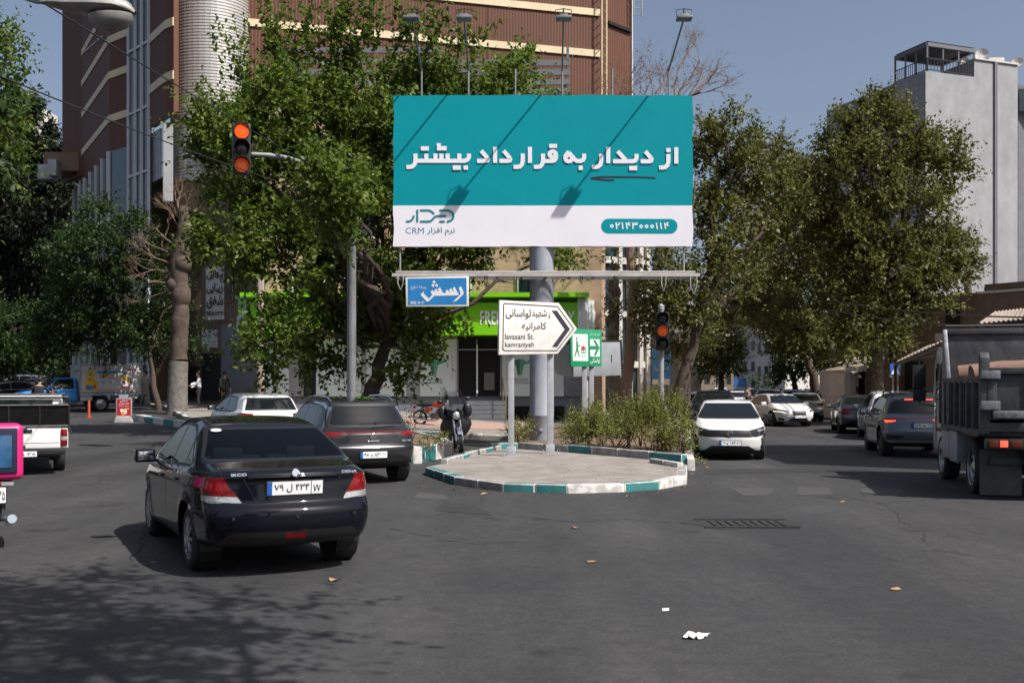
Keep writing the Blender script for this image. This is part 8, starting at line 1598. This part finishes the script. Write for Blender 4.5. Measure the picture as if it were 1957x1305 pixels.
for y in (.58, .0, -.58):
    mb = MB(); mb.lathe([(.016, 0), (.012, .006), (.001, .007)], None, 'Z', 10, M4=Matrix.Translation((-2.287 + .16 * (abs(y) / .8) ** 2.6, y, .575)) @ Matrix.Rotation(R(-90), 4, 'Y')); mb.build('parking_sensor', BK, dena, world=False)
place(dena, -3.05, 11.86, (-.454, .891))
suv, sp2 = make_car('charcoal_suv', SUV, 'charcoal compact suv with roof rails and a red rear light band', 'car')
make_plate(suv, -2.105, .565, '۹۷ ه ۸۴۶ ۶۰', wd=.50, ht=.115); emblem_vw(suv, -2.045, .91, .062)
text('lettering', 'T-ROC', M['chrome'], suv, (-2.062, .115, .80), (0, -1, 0), (.12, 0, 1), .23, .03, .012, .02, world=False); text('lettering', '300 TSI', M['chrome'], suv, (-2.03, -.56, .80), (-.15, -1, 0), (.12, 0, 1), .17, .026, .012, .02, world=False)
for s in (-1, 1):
    mb = MB(); mb.tube([(.25, s * .60, 1.53), (.05, s * .62, 1.60), (-.6, s * .63, 1.625), (-1.2, s * .61, 1.60), (-1.4, s * .60, 1.53)], .02, 8); mb.build('roof_rail', M['chrome'], suv, smooth=True, world=False)
mb = MB(); mb.beam((-1.93, -.1, 1.14), (-1.86, -.55, 1.165), .02, .025); mb.sphere((-1.94, -.08, 1.13), .03, 8); mb.build('rear_wiper', BK, suv, world=False)
mb = MB(); mb.tube([(-1.3, 0, 1.54), (-1.42, 0, 1.70)], [.012, .004], 6); mb.sphere((-1.3, 0, 1.545), .035, 8, (1.4, .7, .5)); mb.build('aerial', BK, suv, world=False)
place(suv, -3.42, 20.95, (-.43, .90))
hat, _ = make_car('white_hatchback', HATCH, 'white hatchback with a black grille facing the camera beside the hedge', 'car')
make_plate(hat, 2.115, .43, '۶۱ و ۶۵۴ ۲۰', back=False, wd=.50, ht=.115, ang=R(-4))
mb = MB(); mb.lathe([(.068, 0), (.068, .008), (.056, .010), (.056, .0)], None, 'Z', 24, M4=Matrix.Translation((2.085, 0, .66)) @ Matrix.Rotation(R(90), 4, 'Y')); strokes(mb, [[(-.095, -.012), (-.015, -.016), (.015, .016), (.095, .012)]], (2.094, 0, .66), (0, 1, 0), (0, 0, 1), 1.0, .016, .002); mb.build('emblem', M['chrome'], hat, world=False)
place(hat, 5.62, 27.3, (-.17, -.985))
sal, _ = make_car('white_saloon', SALOON, 'white saloon with lit headlamp strips driving towards the camera', 'car'); make_plate(sal, 2.425, .46, '۳۴ ب ۷۸۲', back=False)
place(sal, 12.3, 48.5, (.16, -.985))
cro, _ = make_car('blue_grey_suv', CROSS, 'blue grey suv with lit brake lights next to the dump truck', 'car'); make_plate(cro, -2.20, .82, '۵۵ و ۶۷', ang=R(5))
for s in (-1, 1):
    mb = MB(); mb.tube([(.25, s * .60, 1.57), (.05, s * .62, 1.65), (-.6, s * .63, 1.67), (-1.2, s * .61, 1.64), (-1.4, s * .60, 1.56)], .02, 8); mb.build('roof_rail', BK, cro, smooth=True, world=False)
place(cro, 10.7, 28.3, (.195, .98))
def recolor(root, old, new):
    def rec(o):
        if o.type == 'MESH':
            for sl in o.material_slots:
                if sl.material == old: sl.link = 'OBJECT'; sl.material = new
        for c in children(o): rec(c)
    rec(root)
def again(src, old, new, px, Y, heading, label, group=None, scale=1.0, dx=0.0):
    c = copy_tree(src); c['label'] = label; c['category'] = 'car'
    if group: c['group'] = group
    if old != new: recolor(c, old, new)
    if 'brake' not in label and 'braking' not in label: recolor(c, M['lamp_on'], M['lamp_red'])
    place(c, X_(px, Y) + dx, Y, heading); c.scale = (scale,) * 3; return c
again(hat, P_WHITE, P_WHITE, 484, 29.0, (-.5, .87), 'white hatchback mostly hidden between the black saloon and the charcoal suv')
TG = 'cars queuing along the right hand street'; AW, TOW = (.21, .978), (-.21, -.978)
again(cro, P_BLUEGREY, P_WHITE, 1700, 36.5, AW, 'white suv half hidden behind the blue grey suv with brake lights', TG)
again(sal, P_WHITE, P_NAVY, 1640, 41.5, AW, 'dark navy saloon ahead of the white and blue grey suvs', TG)
again(sal, P_WHITE, P_SILVER, 1536, 55.5, AW, 'silver car seen from behind next to the oncoming white saloon', TG)
again(hat, P_WHITE, P_GREY, 1582, 63, AW, 'grey hatchback parked between the silver car and the hut', TG)
again(cro, P_BLUEGREY, P_BLACK, 1364, 40.0, TOW, 'black suv whose roof shows just behind the white hatchback', TG)
again(sal, P_WHITE, P_SILVER, 1328, 55, TOW, 'silver saloon at the right end of the hedge facing the camera', TG)
again(hat, P_WHITE, P_SILVER, 1341, 70, TOW, 'silver hatchback parked behind the silver saloon by the hedge', TG)
FARS = [(hat, P_WHITE, P_WHITE, 1352, 92, TOW, 'white'), (sal, P_WHITE, P_GREY, 1364, 106, TOW, 'grey'), (cro, P_BLUEGREY, P_WHITE, 1377, 118, TOW, 'white tall'), (suv, P_CHAR, P_BLACK, 1417, 86, AW, 'black braking'), (hat, P_WHITE, P_WHITE, 1399, 100, TOW, 'small white'), (cro, P_BLUEGREY, P_NAVY, 1414, 122, AW, 'navy'), (sal, P_WHITE, P_WHITE, 1402, 140, TOW, 'distant white'), (cro, P_BLUEGREY, P_SILVER, 1431, 128, AW, 'silver'), (suv, P_CHAR, P_GREY, 1450, 92, TOW, 'grey oncoming'), (hat, P_WHITE, P_SILVER, 1438, 108, TOW, 'pale oncoming'), (hat, P_WHITE, P_MAROON, 1466, 98, AW, 'maroon'), (sal, P_WHITE, P_BLACK, 1474, 88, AW, 'black parked'), (hat, P_WHITE, P_GREY, 1484, 80, AW, 'grey parked'), (sal, P_WHITE, P_WHITE, 1494, 68, AW, 'white parked'), (suv, P_CHAR, P_BLACK, 1513, 76, AW, 'black tall parked'), (sal, P_WHITE, P_BEIGE, 1444, 150, AW, 'beige faraway'), (hat, P_WHITE, P_WHITE, 1407, 78, TOW, 'bright white'), (cro, P_BLUEGREY, P_SILVER, 1470, 62, TOW, 'tall silver'), (suv, P_CHAR, P_BLACK, 1516, 65, AW, 'black queuing'), (cro, P_BLUEGREY, P_GREY, 1556, 73, AW, 'grey tall'), (hat, P_WHITE, P_WHITE, 1578, 84, AW, 'white small')]
PLACE_ = ['at the kerb behind the hedge signal', 'in the left kerb row far down the street', 'in the left kerb row under the pale plane', 'in the middle of the street beside the walker', 'alone in mid street beyond the black hatchback roof', 'queuing ahead of the black braking suv', 'turning at the far blue fence', 'at the head of the distant queue', 'coming down the lane beside the black braking suv', 'following the grey oncoming suv', 'in the right kerb row below the far dark plane', 'in the right kerb row next to the maroon one', 'in the right kerb row before the black saloon', 'in the right kerb row behind the oncoming white saloon', 'with its roof above the oncoming white saloon', 'last in the queue by the blue fence', 'showing its roof above the nearest white hatchback', 'following close behind the oncoming white saloon', 'just ahead of the silver car', 'ahead of the silver car and left of the grey hatchback', 'beyond the grey hatchback near the hut']
for (src, o_, n_, px, Y, hd, cn), pl_ in zip(FARS, PLACE_):
    c = again(src, o_, n_, px, Y, hd, cn + ' car ' + pl_, TG)
    if hd == AW and 'parked' not in cn: recolor(c, M['lamp_red'], M['lamp_on'])
LG = 'cars parked on the left street'; LH = (-.9, -.45)
again(cro, P_BLUEGREY, P_WHITE, 44, 66, (-.98, .1), 'white parked suv farthest back at the left edge', LG)
again(sal, P_WHITE, P_NAVY, 70, 60, (-.95, -.25), 'dark parked saloon between the white one and the blue pickup', LG)
again(hat, P_WHITE, P_BLACK, 8, 53, (-.8, -.6), 'black parked hatchback cut by the left frame edge', LG)
again(hat, P_WHITE, P_BLACK, 60, 55.5, (-.85, -.5), 'black parked hatchback directly behind the blue pickup bonnet', LG)
# lit brake lamps of the two black far cars stay as their own red lenses
pk = pickup_rear('white pickup with a black cargo cage seen from behind at the left'); place(pk, -10.75, 23.0, (-.43, .90))
bt = box_truck('sky blue pickup with a white advertising cargo box on the left street'); place(bt, X_(122, 50), 50, (-.80, -.60))
bt.location.x += .0
dt = dump_truck('grey dump truck with a steel tipper cut by the right frame edge'); place(dt, 8.71, 17.35, (.22, .975))
# motorcycles
MG = 'motorcycles at the planter'
m1 = motorcycle('motorcycle with black leg covers and a tall windscreen facing the camera', mat('blue_tank', (.02, .05, .35), .25, coat=1), leg_cover=True); g = G(880, 866)
m1.scale = (1.13,) * 3; m1.location = (g.x - .10, g.y + .70, 0); m1.rotation_euler = (R(7), 0, R(-90 + 10))
m2 = motorcycle('motorcycle with an orange tank parked sideways before the shop steps', mat('orange_tank', (.50, .05, .01), .25, coat=1)); m2.location = (X_(832, 40), 40, H(X_(832, 40), 40) + .14); m2.rotation_euler = (R(5), 0, R(-18))
m3 = copy_tree(m2); m3['label'] = 'motorcycle carrying a rider beside the blue pickup'; m3.location = ground_at(76, 43); m3.rotation_euler = (0, 0, R(105))
m4 = motorcycle('delivery motorcycle with a bright pink cargo box at the left frame edge', M['dark'], screen=False)
m4.location = (-6.12, 12.3, 0); m4.rotation_euler = (0, 0, R(90 + 28))
make_plate(m4, -.90, .60, '۱۲۳ ۴۵', wd=.24, ht=.17)
pink = mat('hot_pink_box', (.62, .02, .17), .4, var=.08); db = empty('delivery_box', (-6.12, 12.3, .74), R(90 + 28), 'hot pink delivery box with a blue window strapped on the motorcycle rack', 'box')
add_part(db, 'shell', pink, lambda m: m.box((-.62, 0, .33), (.52, .60, .62)), .08, seg=4); add_part(db, 'back_panel', mat('navy_panel', (.015, .018, .045), .4), lambda m: m.box((-.885, 0, .35), (.03, .47, .50)), .012, seg=3); add_part(db, 'window', mat('blue_film_window', (.03, .10, .22), .06, spec=.8, var=.4, scale=6), lambda m: m.box((-.903, 0, .34), (.012, .36, .36)), .005); add_part(db, 'rack_bracket', M['steel'], lambda m: m.box((-.60, 0, -.02), (.5, .4, .04)))
# people
person('seated delivery rider in black trousers hidden behind the pink box', (-6.32, 12.55, -.12), R(118), 'ride', (.03, .03, .035), (.025, .028, .032))
person('rider in a dark jacket on the motorcycle by the blue pickup', Vector(ground_at(76, 43)) + Vector((.02, -.1, -.08)), R(105), 'ride', (.012, .013, .018), (.02, .02, .025))
person('man in black carrying a backpack outside the salon', ground_at(429, 50, .14), R(80), 'walk', (.012, .012, .014), (.012, .012, .014), 'backpack')
pm = person('man in a white striped shirt holding a paper sheet', ground_at(380, 50, .14), R(200), 'paper', (.42, .44, .50), (.02, .02, .025))
q = Vector(ground_at(366, 49.8, 1.12)); mb = MB(); mb.quad(q, q + Vector((.20, .02, .06)), q + Vector((.16, .1, .30)), q + Vector((-.06, .08, .22))); tag(mb.build('paper_sheet', M['plate']), 'white paper sheet in the hand of the man in stripes', 'paper')
person('woman in a full black chador walking on the left pavement', ground_at(273, 54, .14), R(250), 'walk', (.01, .01, .01), (.01, .01, .01), chador=True, scale=.95)
person('man in a pale grey shirt walking behind the chador', ground_at(288, 57, .14), R(100), 'walk', (.34, .33, .33), (.03, .03, .035)); person('man in a pale blue shirt beside the cargo box', ground_at(279, 55.5, .14), R(90), 'walk', (.30, .32, .42), (.02, .02, .02)); person('dark clothed man near the tail of the cargo box', ground_at(262, 56, .14), R(260), 'stand', (.015, .015, .02), (.015, .015, .02))
person('man in a tan shirt standing between lanes of the far traffic', ground_at(1427, 76), R(30), 'walk', (.42, .33, .22), (.03, .03, .04))
# street vendor's small barrow under the plane
vb = empty('vendor_cart', (X_(1630, 58), 58, .14), 0, 'street cart with a white canopy and pink front by the hut', 'cart'); x, Y = X_(1630, 58), 58
mb = MB(); mb.box((x, Y, .75), (.9, .7, .7)); mb.build('body', mat('cart_pink', (.40, .04, .14), .5), vb, bevel=.04); mb = MB(); mb.sphere((x, Y, 1.62), .55, 14, (1, .8, .32)); mb.build('canopy', M['far_white'], vb, smooth=True)
mb = MB(); [mb.tube([(x + a, Y + b, .2), (x + a, Y + b, 1.62)], .025, 6) for a in (-.4, .4) for b in (-.3, .3)]; [mb.lathe([(.001, -.04), (.25, -.04), (.25, .04), (.001, .04)], (x + a, Y - .3, .38), 'Y', 16) for a in (-.3, .3)]; mb.build('frame', M['dark'], vb)
